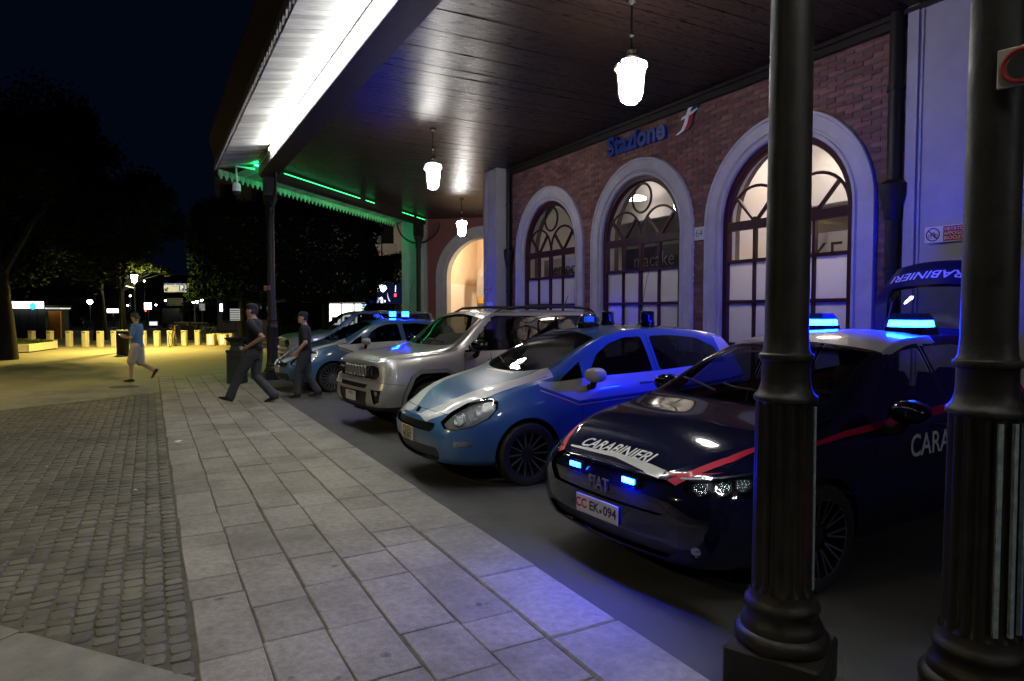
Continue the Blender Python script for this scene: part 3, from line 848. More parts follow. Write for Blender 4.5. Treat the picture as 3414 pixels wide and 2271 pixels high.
# iron brackets that carry the beam over the columns, plain scroll shapes
def column(loc, rz, label, full=True, nm='cast_iron_column'):
    t = thing(nm, loc, rz, label, 'column', 'cast iron columns of the canopy')
    s = MB(); h = .205
    s.box(-h, h, -h, h, -.02, .175, None, .012); s.build('plinth', m_iron, t)
    s = MB()
    s.lathe([(.196, .172), (.205, .185), (.209, .205), (.205, .228), (.190, .243), (.180, .247), (.180, .268), (.172, .285), (.160, .302), (.156, .325), (.160, .338), (.166, .350), (.164, .366), (.152, .380), (.144, .392), (.140, .425)], 40, cap1=False)
    s.build('base_moulding', m_iron, t, 40)
    # fluted lower shaft
    n = 14; sub = 8; rings = []
    for z, k in ((.42, 0), (.46, 1), (1.26, 1), (1.30, 0)):
        ring = []
        for i in range(n * sub):
            u = (i % sub) / sub
            fl = 0 if u < .22 else math.sin(PI * (u - .22) / .78)
            r_ = .134 - .023 * fl * k - (z - .42) * .006
            a = 2 * PI * i / (n * sub)
            ring.append((r_ * math.cos(a), r_ * math.sin(a), z))
        rings.append(ring)
    s = MB(); s.loft(rings, True, True); s.build('fluted_shaft', m_iron, t, 40)
    s = MB()
    s.lathe([(.128, 1.293), (.137, 1.297), (.139, 1.310), (.136, 1.320), (.126, 1.328), (.116, 1.345), (.108, 1.372), (.106, 1.39), (.1045, 1.47), (.107, 1.478), (.117, 1.484), (.120, 1.496), (.117, 1.508), (.106, 1.514), (.100, 1.53),
             (.095, 1.60), (.088, 3.9), (.088, 4.15)], 36, cap0=False, cap1=False)
    s.build('shaft', m_iron, t, 40)
    s = MB()
    s.lathe([(.096, 4.14), (.112, 4.17), (.118, 4.2), (.105, 4.23), (.105, 4.36), (.125, 4.42), (.16, 4.50), (.175, 4.53), (.175, 4.58), (.15, 4.6)], 28)
    s.box(-.15, .15, -.15, .15, 4.6, 5.075); s.build('capital', m_iron, t, 40)
    for sgn in (1, -1):
        s = MB(); pts = [(0, sgn * (.13 + .75 * math.sin(PI / 2 * k / 8)), 4.35 + .72 * (1 - math.cos(PI / 2 * k / 8)) ** .8) for k in range(9)]
        s.tube(pts, .035, 8); s.build('bracket', m_iron, t, 50)
    return t
m_palefillet = mat('pale_blue_grey', (.27, .33, .36), .6, (.15, .18, .20), scale=30)  # mottled pale blue-grey strips set along the fluted shafts
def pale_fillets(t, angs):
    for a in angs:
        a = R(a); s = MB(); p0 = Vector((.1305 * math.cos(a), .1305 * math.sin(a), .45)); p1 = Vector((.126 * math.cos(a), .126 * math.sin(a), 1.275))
        s.bar(p0, p1, .017, .014, nrm=(math.cos(a), math.sin(a), 0)); s.build('pale_strip', m_palefillet, t)
colA = column((2.545, 2.035, 0), R(24.5), 'fluted cast iron column standing in front of the dark police car')
colB = column((2.905, 1.38, 0), R(24.5), 'fluted cast iron column cut by the right edge of the picture')
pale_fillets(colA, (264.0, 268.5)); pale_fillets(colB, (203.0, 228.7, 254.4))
colC = column((2.72, 17.65, 0), 0, 'far cast iron column beside the dark green litter bin')
colD = column((9.12, 24.1, 0), R(45), 'farthest cast iron column close to the station wing')
# stickers on the columns
bike_sign('column_sticker', (2.60, 17.55, 2.30), R(20), .50, 'small red and white sticker on the far column')
sr = thing('round_warning_sign', (2.835, 1.262, 2.605), R(14), 'weathered square sign with a red ring high on the right column', 'sign')
s = MB(); s.box(-.012, 0, -.075, .075, -.072, .072, None, .003); s.build('plate', mat('aged_plate', (.42, .36, .28), .5), sr)
s = MB(); s.tube([(-.013, .058 * math.cos(2 * PI * k / 24), .058 * math.sin(2 * PI * k / 24)) for k in range(24)], .007, 6, closed=True); s.build('red_ring', m_signred, sr)
s = MB(); s.lathe([(.045, 0), (.045, .003)], 20, (-.0125, 0, 0), rot=Matrix.Rotation(-PI / 2, 3, 'Y')); s.build('dark_disc', m_ink, sr)

# LED strip on the beam, green strips at the end
ld = thing('led_light_strip', (XB, 8, 5.3), 0, 'long blinding white strip light along the canopy beam', 'light strip')
ld.location = (0, 0, 0)
m_white0 = mat('white_housing', (.7, .7, .7), .5)
m_led = glow('led_white', (.97, 1.0, .97), 170.0)
s = MB(); y = -2.4
while y < 15.3:
    s.tube([(XB - .05, y, 5.295), (XB - .05, y + 1.97, 5.295)], .016, 8); y += 2.0
s.build('diffuser', m_led, ld, fix=False)
s = MB(); s.box(XB - .026, XB - .001, -2.42, 17.4, 5.28, 5.31); s.build('housing', m_white0, ld)
s = MB(); s.tube([(XB - .035, -2.4, 5.405), (XB - .03, 6, 5.40), (XB - .035, 17.3, 5.405)], .02, 8); s.build('cable', m_iron, ld)
gr = thing('green_light_strip', (0, 0, 0), 0, 'bright green strip lights along the far end of the canopy', 'light strip')
m_grn = glow('led_green', (.01, 1.0, .22), 2.6)
for a, c in ((.05, .46), (.5, .56), (.78, .88), (.91, .99)):
    s = MB(); pa, pc = q0.lerp(q1, a) - en * .16, q0.lerp(q1, c) - en * .16
    s.bar(pa + Vector((0, 0, 5.25)), pc + Vector((0, 0, 5.25)), .018, .02, nrm=en); s.build('inner_strip', m_grn, gr)
s = MB(); pa, pc = q0.lerp(q1, -.02) + en * .22, q0.lerp(q1, .95) + en * .22
s.bar(pa + Vector((0, 0, 5.36)), pc + Vector((0, 0, 5.36)), .02, .02, nrm=en); s.build('outer_strip', glow('led_green2', (.01, 1.0, .22), 75.0), gr)
# dome camera hanging on a pipe
dc = thing('dome_camera', (1.95, 17.72, 0), 0, 'white dome camera on a bent pipe under the canopy corner', 'camera')
m_white = mat('white_paint', (.75, .75, .74), .4)
s = MB(); s.tube([(.45, .2, 5.30), (0, 0, 5.30), (0, 0, 4.88)], .028, 10); s.build('pipe', m_white, dc, 50)
s = MB(); s.lathe([(.03, 4.9), (.09, 4.86), (.10, 4.74), (.10, 4.68)], 18); s.build('housing', m_white, dc, 40)
s = MB(); s.lathe([(.095, 4.68), (.08, 4.62), (.05, 4.585), (0, 4.575)], 18, cap1=False); s.build('dome', m_dark, dc, 60)

# ------------------------------------------------------------------ lanterns
m_lan = glow('lantern_glass', (1.0, .96, .90), 80.0)
def lantern(loc, label, gm=None):
    t = thing('hanging_lantern', loc, R(11), label, 'lantern', 'lanterns hanging under the canopy')
    ztop = HC - loc[2]
    def hexring(r_, z): return [(r_ * math.cos(PI / 3 * k), r_ * math.sin(PI / 3 * k), z) for k in range(6)]
    pr = [(.085, -.26), (.115, -.235), (.142, -.15), (.152, .0), (.162, .10), (.20, .155), (.17, .205), (.105, .235)]
    s = MB(); s.loft([hexring(r_, z) for r_, z in pr], True, True); s.build('glass', gm or m_lan, t, 30)
    s = MB()
    for k in range(6):
        a = PI / 3 * k
        s.tube([((r_ + .004) * math.cos(a), (r_ + .004) * math.sin(a), z) for r_, z in pr], .011, 5)
    for r_, z in ((.089, -.26), (.205, .155), (.108, .236)):
        h_ = hexring(r_, z); s.tube(h_, .011, 5, closed=True)
    s.build('cage', m_iron, t)
    s = MB(); s.lathe([(.06, .235), (.075, .27), (.04, .30), (.055, .33), (.05, .36), (.016, .39), (.012, .5), (.03, .52), (.03, .56), (.012, .58), (.012, ztop - .06), (.07, ztop - .03), (.07, ztop - .002)], 12)
    s.build('stem', m_iron, t, 40)
lantern((5.03, 6.25, 4.42), 'big bright lantern hanging nearest, left of the column')
lantern((5.03, 12.45, 4.42), 'lantern hanging in the middle of the canopy')
lantern((8.9, 19.6, 4.40), 'lantern hanging farthest away, by the passage')
lantern((5.03, -6.2, 4.42), 'lantern of the same row hanging outside the picture on the right', glow('lantern_cool', (.88, .96, 1.0), 110.0))
# ------------------------------------------------------------------ car builder
# local frame of a car: x runs back from the nose, y to the car's right (its left side is -y), z up
class Surf:
    """a shell of polygons whose corners carry normals; panels, panes and lamps are cut out of it"""
    def __init__(s, polys): s.p = polys
    def cut(s, proj, outline, test=None):
        n = len(outline)
        ar = sum(outline[i][0] * outline[(i + 1) % n][1] - outline[(i + 1) % n][0] * outline[i][1] for i in range(n))
        if ar < 0: outline = outline[::-1]
        a0 = min(q[0] for q in outline); a1 = max(q[0] for q in outline); b0 = min(q[1] for q in outline); b1 = max(q[1] for q in outline)
        keep, ins = [], []
        for f in s.p:
            uv = [proj(v) for v in f]
            if max(u[0] for u in uv) < a0 or min(u[0] for u in uv) > a1 or max(u[1] for u in uv) < b0 or min(u[1] for u in uv) > b1 or (test and not test(f)):
                keep.append(f); continue
            cur = [(u[0], u[1], v) for u, v in zip(uv, f)]
            for i in range(n):
                px, py = outline[i]; qx, qy = outline[(i + 1) % n]; ex, ey = qx - px, qy - py
                dd_ = [ex * (c[1] - py) - ey * (c[0] - px) for c in cur]
                if all(d_ >= -1e-9 for d_ in dd_): continue
                inn, out = [], []
                m = len(cur)
                for k in range(m):
                    c, d_ = cur[k], dd_[k]; c2, d2 = cur[(k + 1) % m], dd_[(k + 1) % m]
                    (inn if d_ >= 0 else out).append(c)
                    if (d_ >= 0) != (d2 >= 0):
                        t = d_ / (d_ - d2)
                        w_ = tuple(x + (y - x) * t for x, y in zip(c[2], c2[2]))
                        e = (c[0] + (c2[0] - c[0]) * t, c[1] + (c2[1] - c[1]) * t, w_)
                        inn.append(e); out.append(e)
                if len(out) >= 3: keep.append([c[2] for c in out])
                cur = inn
                if len(cur) < 3: break
            if len(cur) >= 3: ins.append([c[2] for c in cur])
        s.p = keep
        return ins
PS = lambda v: (v[0], v[2])          # from the side
PT = lambda v: (v[0], v[1])          # from above
PF = lambda v: (v[1], v[2])          # from the front
def fc(f, k): return sum(v[k] for v in f) / len(f)
isL = lambda f: fc(f, 1) < 0
isR = lambda f: fc(f, 1) > 0
isUp = lambda f: fc(f, 5) > .2
isFr = lambda f: fc(f, 3) < -.12
isBk = lambda f: fc(f, 3) > .12
def obl(az, sgn=-1):
    """oblique view: az degrees from the front towards the left (sgn -1) or right (+1) side; same outline fits both sides"""
    a = R(az); hx, hy = math.sin(a), math.cos(a)
    return lambda v: (v[0] * hx + sgn * v[1] * hy, v[2])
def faces_obl(az, sgn=-1):
    a = R(az); dx, dy = -math.cos(a), sgn * math.sin(a)
    return lambda f: fc(f, 1) * sgn > -.02 and fc(f, 3) * dx + fc(f, 4) * dy > .05
def shift(polys, d):
    return [[(v[0] + v[3] * d, v[1] + v[4] * d, v[2] + v[5] * d, v[3], v[4], v[5]) for v in f] for f in polys]
def mir(pts): return [(a, -b_) for a, b_ in pts]

def surf_obj(name, polys, mt, parent, thick=0.0):
    idx = {}; V = []; NN = []; F = []
    for f in polys:
        ids = []
        for v in f:
            k = (round(v[0], 5), round(v[1], 5), round(v[2], 5))
            if k not in idx:
                idx[k] = len(V); V.append(k); NN.append(v[3:6])
            i = idx[k]
            if not ids or ids[-1] != i: ids.append(i)
        if len(ids) > 2 and ids[0] == ids[-1]: ids.pop()
        if len(set(ids)) >= 3 and len(set(ids)) == len(ids): F.append(tuple(ids))
    me = bpy.data.meshes.new(name)
    me.from_pydata(V, [], F)
    if me.validate():
        me.update()
    me.materials.append(mt)
    me.polygons.foreach_set('use_smooth', [True] * len(me.polygons))
    if len(me.vertices) == len(NN):
        me.normals_split_custom_set_from_vertices([Vector(n_).normalized() for n_ in NN])
    me.update()
    return link(name, me, parent)

def crom(p0, p1, p2, p3, t):
    return tuple(.5 * ((2 * b_) + (-a + c) * t + (2 * a - 5 * b_ + 4 * c - d_) * t * t + (-a + 3 * b_ - 3 * c + d_) * t ** 3) for a, b_, c, d_ in zip(p0, p1, p2, p3))

def car_shell(sp):
    f = {k: pchip(v) for k, v in sp['curves'].items()}
    nose = pchip(sp['nose']); tail = pchip(sp['tail']); L_ = sp['L']
    xs = [0, .02, .05, .09, .14, .2, .27, .35]
    x = .43
    while x < L_ - .38: xs.append(x); x += .075
    xs += [L_ - d_ for d_ in (.35, .27, .2, .14, .09, .05, .02, 0)]
    NS = sp.get('nsub', 5)
    def half(x):
        zb, W, zw, zl, yl, ze, ye, zt = (f[k](x) for k in ('zb', 'W', 'zw', 'zl', 'yl', 'ze', 'ye', 'zt'))
        key = [(0, zb), (W * .74, zb), (W * .93, zb + .025), (W * .975, zb + .13), (W, zw), (W * .6 + yl * .4 + .008, zw + (zl - zw) * .6), (yl, zl), (ye * .62 + yl * .38 + sp.get('tumble', .012), ze * .62 + zl * .38), (ye, ze), (ye * .90, ze + (zt - ze) * .42), (ye * .5, zt - (zt - ze) * .2), (0, zt)]
        ext = [(-key[1][0], key[1][1])] + key + [(-key[-2][0], key[-2][1])]
        out = []
        for i in range(len(key) - 1):
            for k in range(NS): out.append(crom(ext[i], ext[i + 1], ext[i + 2], ext[i + 3], k / NS))
        out.append(key[-1]); out[0] = (0, out[0][1]); 
        return [(max(0.0, a), b_) for a, b_ in out]
    V, F = [], []
    grid = {}
    H = None
    def sx(x, z):
        d_ = 0
        if x < .8: d_ += nose(z) * (1 - x / .8) ** 2
        if L_ - x < .8: d_ -= tail(z) * (1 - (L_ - x) / .8) ** 2
        return x + d_
    for i, x in enumerate(xs):
        h_ = half(x); H = len(h_)
        for j, (y, z) in enumerate(h_):
            for sg in (-1, 1):
                if sg == 1 and (j == 0 or j == H - 1): grid[i, j, 1] = grid[i, j, -1]; continue
                grid[i, j, sg] = len(V); V.append((sx(x, z), sg * y, z))
    for i in range(len(xs) - 1):
        for j in range(H - 1):
            a, b_, c, d_ = grid[i, j, -1], grid[i + 1, j, -1], grid[i + 1, j + 1, -1], grid[i, j + 1, -1]
            F.append((a, b_, c, d_))
            a, b_, c, d_ = grid[i, j, 1], grid[i, j + 1, 1], grid[i + 1, j + 1, 1], grid[i + 1, j, 1]
            F.append((a, b_, c, d_))
    M = 12
    for end, i in ((0, 0), (1, len(xs) - 1)):
        rows = []
        for j in range(H):
            l_, r_ = grid[i, j, -1], grid[i, j, 1]
            y0 = V[r_][1]; row = [l_]
            if l_ != r_:
                for k in range(1, M):
                    y = -y0 + 2 * y0 * k / M
                    bulge = sp.get('bulge', .05) * (1 - (y / y0) ** 2) * min(1, y0 / .3)
                    row.append(len(V)); V.append((V[l_][0] + (-bulge if end == 0 else bulge), y, V[l_][2]))
                row.append(r_)
            else: row = [l_] * (M + 1)
            rows.append(row)
        for j in range(H - 1):
            for k in range(M):
                q = [rows[j][k], rows[j + 1][k], rows[j + 1][k + 1], rows[j][k + 1]]
                if end == 1: q = q[::-1]
                u = []
                for t in q:
                    if t not in u: u.append(t)
                if len(u) >= 3: F.append(tuple(u))
    me = bpy.data.meshes.new('shell'); me.from_pydata(V, [], F)
    bm = bmesh.new(); bm.from_mesh(me); bmesh.ops.recalc_face_normals(bm, faces=bm.faces[:]); bm.to_mesh(me); bm.free(); me.update()
    # the roof must point up
    up = [p_ for p_ in me.polygons if p_.center.z > 1.2 and abs(p_.normal.z) > .8]
    if up and sum(p_.normal.z for p_ in up) < 0:
        me.flip_normals(); me.update()
    nv = [v.normal.copy() for v in me.vertices]
    polys = [[(*me.vertices[i].co, *nv[i]) for i in p_.vertices] for p_ in me.polygons]
    bvh = BVHTree.FromPolygons([v.co.copy() for v in me.vertices], [tuple(p_.vertices) for p_ in me.polygons])
    bpy.data.meshes.remove(me)
    S = Surf(polys); S.bvh = bvh
    return S

m_tyre = mat('tyre_rubber', (.012, .012, .012), .75, bump=.2, bscale=60)
m_rimdark = mat('rim_dark', (.03, .03, .034), .35, metal=.4)
m_rimsil = mat('rim_silver', (.42, .42, .44), .28, metal=.9)
m_blackp = mat('black_plastic', (.014, .014, .015), .5, bump=.1, bscale=120)
m_gloss = mat('gloss_black', (.008, .008, .01), .08, coat=.5)
m_chrome = mat('chrome', (.62, .62, .64), .12, metal=1.0)
m_carglass = glass('car_glass', (.30, .33, .34), .015, 1.5)
m_screen = glass('windscreen_glass', (.55, .58, .58), .02, 1.5)
m_lens = glass('lamp_lens', (.75, .77, .78), .02, 1.5)
m_reflector = mat('lamp_reflector', (.62, .62, .60), .25, metal=.55, bump=.6, bscale=26)
m_seat = mat('seat_cloth', (.012, .012, .014), .85)
m_plate = mat('plate_white', (.70, .70, .68), .45)
m_gap = mat('panel_gap', (.003, .003, .003), .8)
m_well = mat('wheel_well', (.006, .006, .006), .9)

def add_wheel(parent, x, y, r_, style, wdt=.20):
    """axle along y; the outer face looks away from the car"""
    sgn = -1 if y < 0 else 1
    w = link('wheel', None, parent); w.empty_display_size = .1
    w.location = (x, y, r_ - .02)
    rot = Matrix.Rotation(-sgn * PI / 2, 3, 'X')   # lathe z -> outwards
    rr = r_ * .735 if style != 'jeep' else r_ * .66
    h = wdt / 2
    s = MB(); s.lathe([(rr, -h), (r_ * .93, -h), (r_ * .985, -h * .8), (r_, -h * .5), (r_, h * .5), (r_ * .985, h * .8), (r_ * .94, h), (rr + .012, h + .004), (rr, h - .004), (rr - .002, -h)], 40, cap0=False, cap1=False, rot=rot)
    s.build('tyre', m_tyre, w, 40)
    s = MB()
    s.lathe([(rr + .002, h - .006), (rr - .012, h - .01), (rr - .02, h - .035), (rr - .03, -h * .4), (.03, -h * .4), (.03, -h * .5)], 40, cap0=False, rot=rot, mat=m_rimdark)
    def spoke(a, r0, r1, w0, w1, z0, z1, mt, t=.02):
        ca, sa = math.cos(a), math.sin(a)
        def P(rd, tw, z): return rot @ Vector((rd * ca - tw * sa, rd * sa + tw * ca, z))
        v = [P(r0, -w0, z0), P(r0, w0, z0), P(r1, w1, z1), P(r1, -w1, z1), P(r0, -w0, z0 - t), P(r0, w0, z0 - t), P(r1, w1, z1 - t), P(r1, -w1, z1 - t)]
        s.add(v, [(0, 1, 2, 3), (4, 7, 6, 5), (0, 4, 5, 1), (1, 5, 6, 2), (2, 6, 7, 3), (3, 7, 4, 0)], mt)
    if style == 'thin':
        for k in range(14): spoke(2 * PI * k / 14, .05, rr - .01, .006, .0045, h - .045, h - .012, m_rimsil)
        s.lathe([(.062, h - .05), (.06, h - .03), (.03, h - .022), (0, h - .02)], 20, cap0=False, cap1=False, rot=rot, mat=m_rimdark)
    elif style == 'multi':
        for k in range(18): spoke(2 * PI * k / 18, .055, rr - .008, .008, .010, h - .03, h - .008, m_rimsil)
        s.lathe([(.075, h - .05), (.07, h - .025), (.03, h - .018), (0, h - .016)], 20, cap0=False, cap1=False, rot=rot, mat=m_rimsil)
    elif style == 'loop':
        for k in range(10):
            a = 2 * PI * k / 10
            for d_ in (-.10, .10):
                a1 = a + d_ * .55; a2 = a + d_ * 1.25
                p0 = Vector((.085 * math.cos(a1), .085 * math.sin(a1), h - .04)); p1 = Vector(((rr - .008) * math.cos(a2), (rr - .008) * math.sin(a2), h - .01))
                s.bar(rot @ p0, rot @ p1, .011, .012, m_rimsil, nrm=rot @ Vector((0, 0, 1)))
            arc = [rot @ Vector((.083 * math.cos(a + d_), .083 * math.sin(a + d_), h - .04)) for d_ in (-.055, 0, .055)]
            s.tube(arc, .0045, 5, m_rimsil)
        s.lathe([(.06, h - .06), (.055, h - .04), (.02, h - .03), (0, h - .03)], 20, cap0=False, cap1=False, rot=rot, mat=m_rimdark)
        s.tube([rot @ Vector(((rr - .006) * math.cos(2 * PI * k / 40), (rr - .006) * math.sin(2 * PI * k / 40), h - .008)) for k in range(40)], .0035, 5, m_rimsil, closed=True)
    else:
        for k in range(5): spoke(2 * PI * k / 5, .05, rr - .01, .035, .05, h - .05, h - .02, m_rimdark)
        s.lathe([(.07, h - .05), (.06, h - .03), (0, h - .028)], 20, cap0=False, cap1=False, rot=rot, mat=m_rimdark)
    s.build('rim', None, w, 40)
    return w

def wheel_well(parent, x, r_, yo, yi, sgn):
    s = MB(); n = 18
    ring = lambda y: [(x + r_ * math.cos(PI * k / n * 1.16 - .25), sgn * y, .28 + r_ * math.sin(PI * k / n * 1.16 - .25)) for k in range(n + 1)]
    s.loft([ring(yo), ring(yi)], False, False, closed=False)
    s.add(ring(yi), [tuple(range(n + 1))])
    return s.build('wheel_well', m_well, parent, 60)

def seat(parent, x, y, z0=.45, hr=True, zt=1.12):
    s = MB()
    s.box(x - .05, x + .42, y - .24, y + .24, z0 - .12, z0 + .08, None, .04)
    rot = Matrix.Rotation(R(14), 3, 'Y')
    s.obox((x + .47, y, z0 + .32), .13, .46, .62, rot)
    if hr: s.loft([[(x + .56 + a * .045, y + b_ * w_, z) for a, b_ in ((-1, -.7), (-1, .7), (0, 1), (1, .7), (1, -.7), (0, -1))] for z, w_ in ((zt - .24, .09), (zt - .2, .13), (zt - .08, .14), (zt - .02, .10))])
    return s.build('seat', m_seat, parent, 30)

def interior(parent, xc, xr, hw, zbelt, seats=True):
    s = MB(); s.box(xc - .02, xc + .38, -hw + .06, hw - .06, zbelt - .30, zbelt - .06, None, .05); s.build('dashboard', m_blackp, parent, 30)
    s = MB(); s.box(xc + .3, xr, -hw + .08, hw - .08, .28, .40); s.build('cabin_floor', m_seat, parent)
    s = MB()
    c_ = Vector((xc + .52, -hw * .45, zbelt - .06)); rot = Matrix.Rotation(R(65), 3, 'Y')
    s.tube([c_ + rot @ Vector((.185 * math.cos(2 * PI * k / 20), .185 * math.sin(2 * PI * k / 20), 0)) for k in range(20)], .016, 6, closed=True)
    s.bar(c_ + rot @ Vector((0, -.18, 0)), c_ + rot @ Vector((0, .18, 0)), .06, .03); s.tube([c_, c_ + Vector((-.25, 0, -.12))], .03, 8)
    s.build('steering_wheel', m_blackp, parent, 50)

def on_surface(S, me, M4, direction, off=.004):
    """press flat lettering onto the car shell along a direction"""
    d_ = Vector(direction).normalized()
    for v in me.vertices:
        p_ = M4 @ v.co
        h_ = S.bvh.ray_cast(p_ - d_ * 1.2, d_, 3.0)
        if h_[0] is not None: v.co = h_[0] - d_ * off
        else: v.co = p_
    me.update()
    return me

def number_plate(parent, M4, w, h, lines, mt=None):
    pl_ = link('number_plate', None, parent); pl_.empty_display_size = .05
    pl_.matrix_local = M4
    s = MB(); s.box(-w / 2, w / 2, -h / 2, h / 2, -.006, 0, None, .004); s.build('plate', mt or m_plate, pl_)
    for (tx, size, dx, dy, mm) in lines:
        o = link('lettering', text_mesh('lettering', tx, size, 0, mm, offset=.003 * size / .1), pl_); o.location = (dx, dy, .0015)
    return pl_

def round_poly(pts, rad=.03, n=4):
    """rounded corners on a convex outline"""
    out = []; m = len(pts)
    for i in range(m):
        p_ = Vector(pts[i]); a = Vector(pts[i - 1]); c = Vector(pts[(i + 1) % m])
        da, dc = (a - p_), (c - p_)
        r1 = min(rad, da.length * .45, dc.length * .45)
        s_, e = p_ + da.normalized() * r1, p_ + dc.normalized() * r1
        for k in range(n + 1):
            t = k / n; q = s_ * (1 - t) ** 2 + p_ * 2 * t * (1 - t) + e * t * t
            out.append((q.x, q.y))
    return out

def strip(S, proj, top, bot, test):
    """cut the band between two polylines given at the same stations"""
    out = []
    for i in range(len(top) - 1):
        out += S.cut(proj, [bot[i], bot[i + 1], top[i + 1], top[i]], test)
    return out
def line_cut(S, proj, pts, w, test):
    out = []
    for a, b_ in zip(pts[:-1], pts[1:]):
        a, b_ = Vector(a), Vector(b_); t = (b_ - a).normalized(); n_ = Vector((-t.y, t.x)) * w / 2; a = a - t * w * .3; b_ = b_ + t * w * .3
        out += S.cut(proj, [tuple(a - n_), tuple(b_ - n_), tuple(b_ + n_), tuple(a + n_)], test)
    return out

def mirror(parent, x, y, z, sgn, mt, size=1.0, stalk=True):
    """door mirror: rounded shell on a stalk"""
    w = link('door_mirror', None, parent); w.empty_display_size = .05
    s = MB(); rings = []
    for t, k in ((-.065, .25), (-.055, .6), (-.03, .88), (.0, 1.0), (.045, .98), (.06, .9)):
        rings.append([(x + t * size * 1.25, y + sgn * (.11 * size + .115 * size * k * math.cos(a)), z + .072 * size * k * math.sin(a) + .004) for a in [2 * PI * i / 20 for i in range(20)]])
    s.loft(rings); s.build('shell', mt, w, 60)
    s = MB(); s.loft([[(x + .065 * size, y + sgn * (.11 * size + .10 * size * math.cos(a)), z + .06 * size * math.sin(a)) for a in [2 * PI * i / 16 for i in range(16)]]] * 1 + [[(x + .078 * size, y + sgn * (.11 * size + .10 * size * math.cos(a)), z + .06 * size * math.sin(a)) for a in [2 * PI * i / 16 for i in range(16)]]]); s.build('mirror_glass', m_chrome, w)
    if stalk:
        s = MB(); s.tube([(x + .02, y + sgn * .09 * size, z - .05 * size), (x + .03, y + sgn * .05, z - .11 * size), (x + .06, y - sgn * .05, z - .13 * size)], [.03 * size, .032 * size, .035 * size], 8); s.build('stalk', m_blackp, w, 50)
    return w
# ------------------------------------------------------------------ light blue and white police hatchback
m_pblue = mat('police_blue', (.045, .135, .285), .32, coat=.9, backdark=True)
m_pwhite = mat('police_white', (.62, .62, .60), .35, coat=.8, backdark=True)
m_pgreen = mat('stripe_green', (.0, .12, .07), .4); m_pred = mat('stripe_red', (.35, .012, .03), .4)
m_inkblue = mat('plate_blue', (.02, .03, .12), .5)
SP = dict(L=4.065, tumble=.012, bulge=.055,
  curves=dict(
    zb=[(0, .235), (.3, .20), (.8, .19), (3.3, .20), (4.065, .30)],
    W=[(0, .50), (.03, .60), (.10, .69), (.22, .755), (.4, .80), (.7, .828), (1.1, .84), (2.0, .843), (3.0, .838), (3.5, .815), (3.85, .76), (4.065, .62)],
    zw=[(0, .46), (.4, .56), (1, .60), (3, .62), (4.065, .62)],
    zl=[(0, .60), (.1, .655), (.3, .75), (.6, .845), (.95, .915), (1.3, .94), (2.0, .965), (3, 1.02), (3.6, 1.05), (4.065, 1.0)],
    yl=[(0, .42), (.1, .585), (.3, .685), (.6, .745), (1.0, .775), (1.5, .785), (2.5, .785), (3.2, .765), (3.7, .71), (4.065, .53)],
    ze=[(0, .64), (.1, .70), (.3, .80), (.6, .90), (.85, .955), (1.05, 1.0), (1.25, 1.08), (1.6, 1.255), (1.95, 1.375), (2.3, 1.425), (2.8, 1.43), (3.4, 1.385), (3.7, 1.31), (3.95, 1.15), (4.065, 1.06)],
    ye=[(0, .34), (.1, .47), (.3, .57), (.6, .64), (.85, .675), (1.05, .69), (1.25, .685), (1.6, .65), (1.95, .60), (2.3, .575), (3.0, .565), (3.5, .56), (4.065, .48)],
    zt=[(0, .65), (.1, .72), (.3, .825), (.6, .925), (.85, .98), (1.0, 1.03), (1.2, 1.13), (1.6, 1.33), (1.9, 1.435), (2.2, 1.48), (2.6, 1.49), (3.2, 1.465), (3.6, 1.40), (3.9, 1.22), (4.065, 1.10)]),
  nose=[(.18, .10), (.26, .04), (.36, .01), (.48, 0), (.58, .012), (.66, .05), (.72, .10)],
  tail=[(.2, .1), (.5, 0), (.8, .05), (1.1, .12)])
m_sparkle = mat('sparkling_chrome', (.5, .5, .5), .1, metal=1.0, bump=1.0, bscale=55)
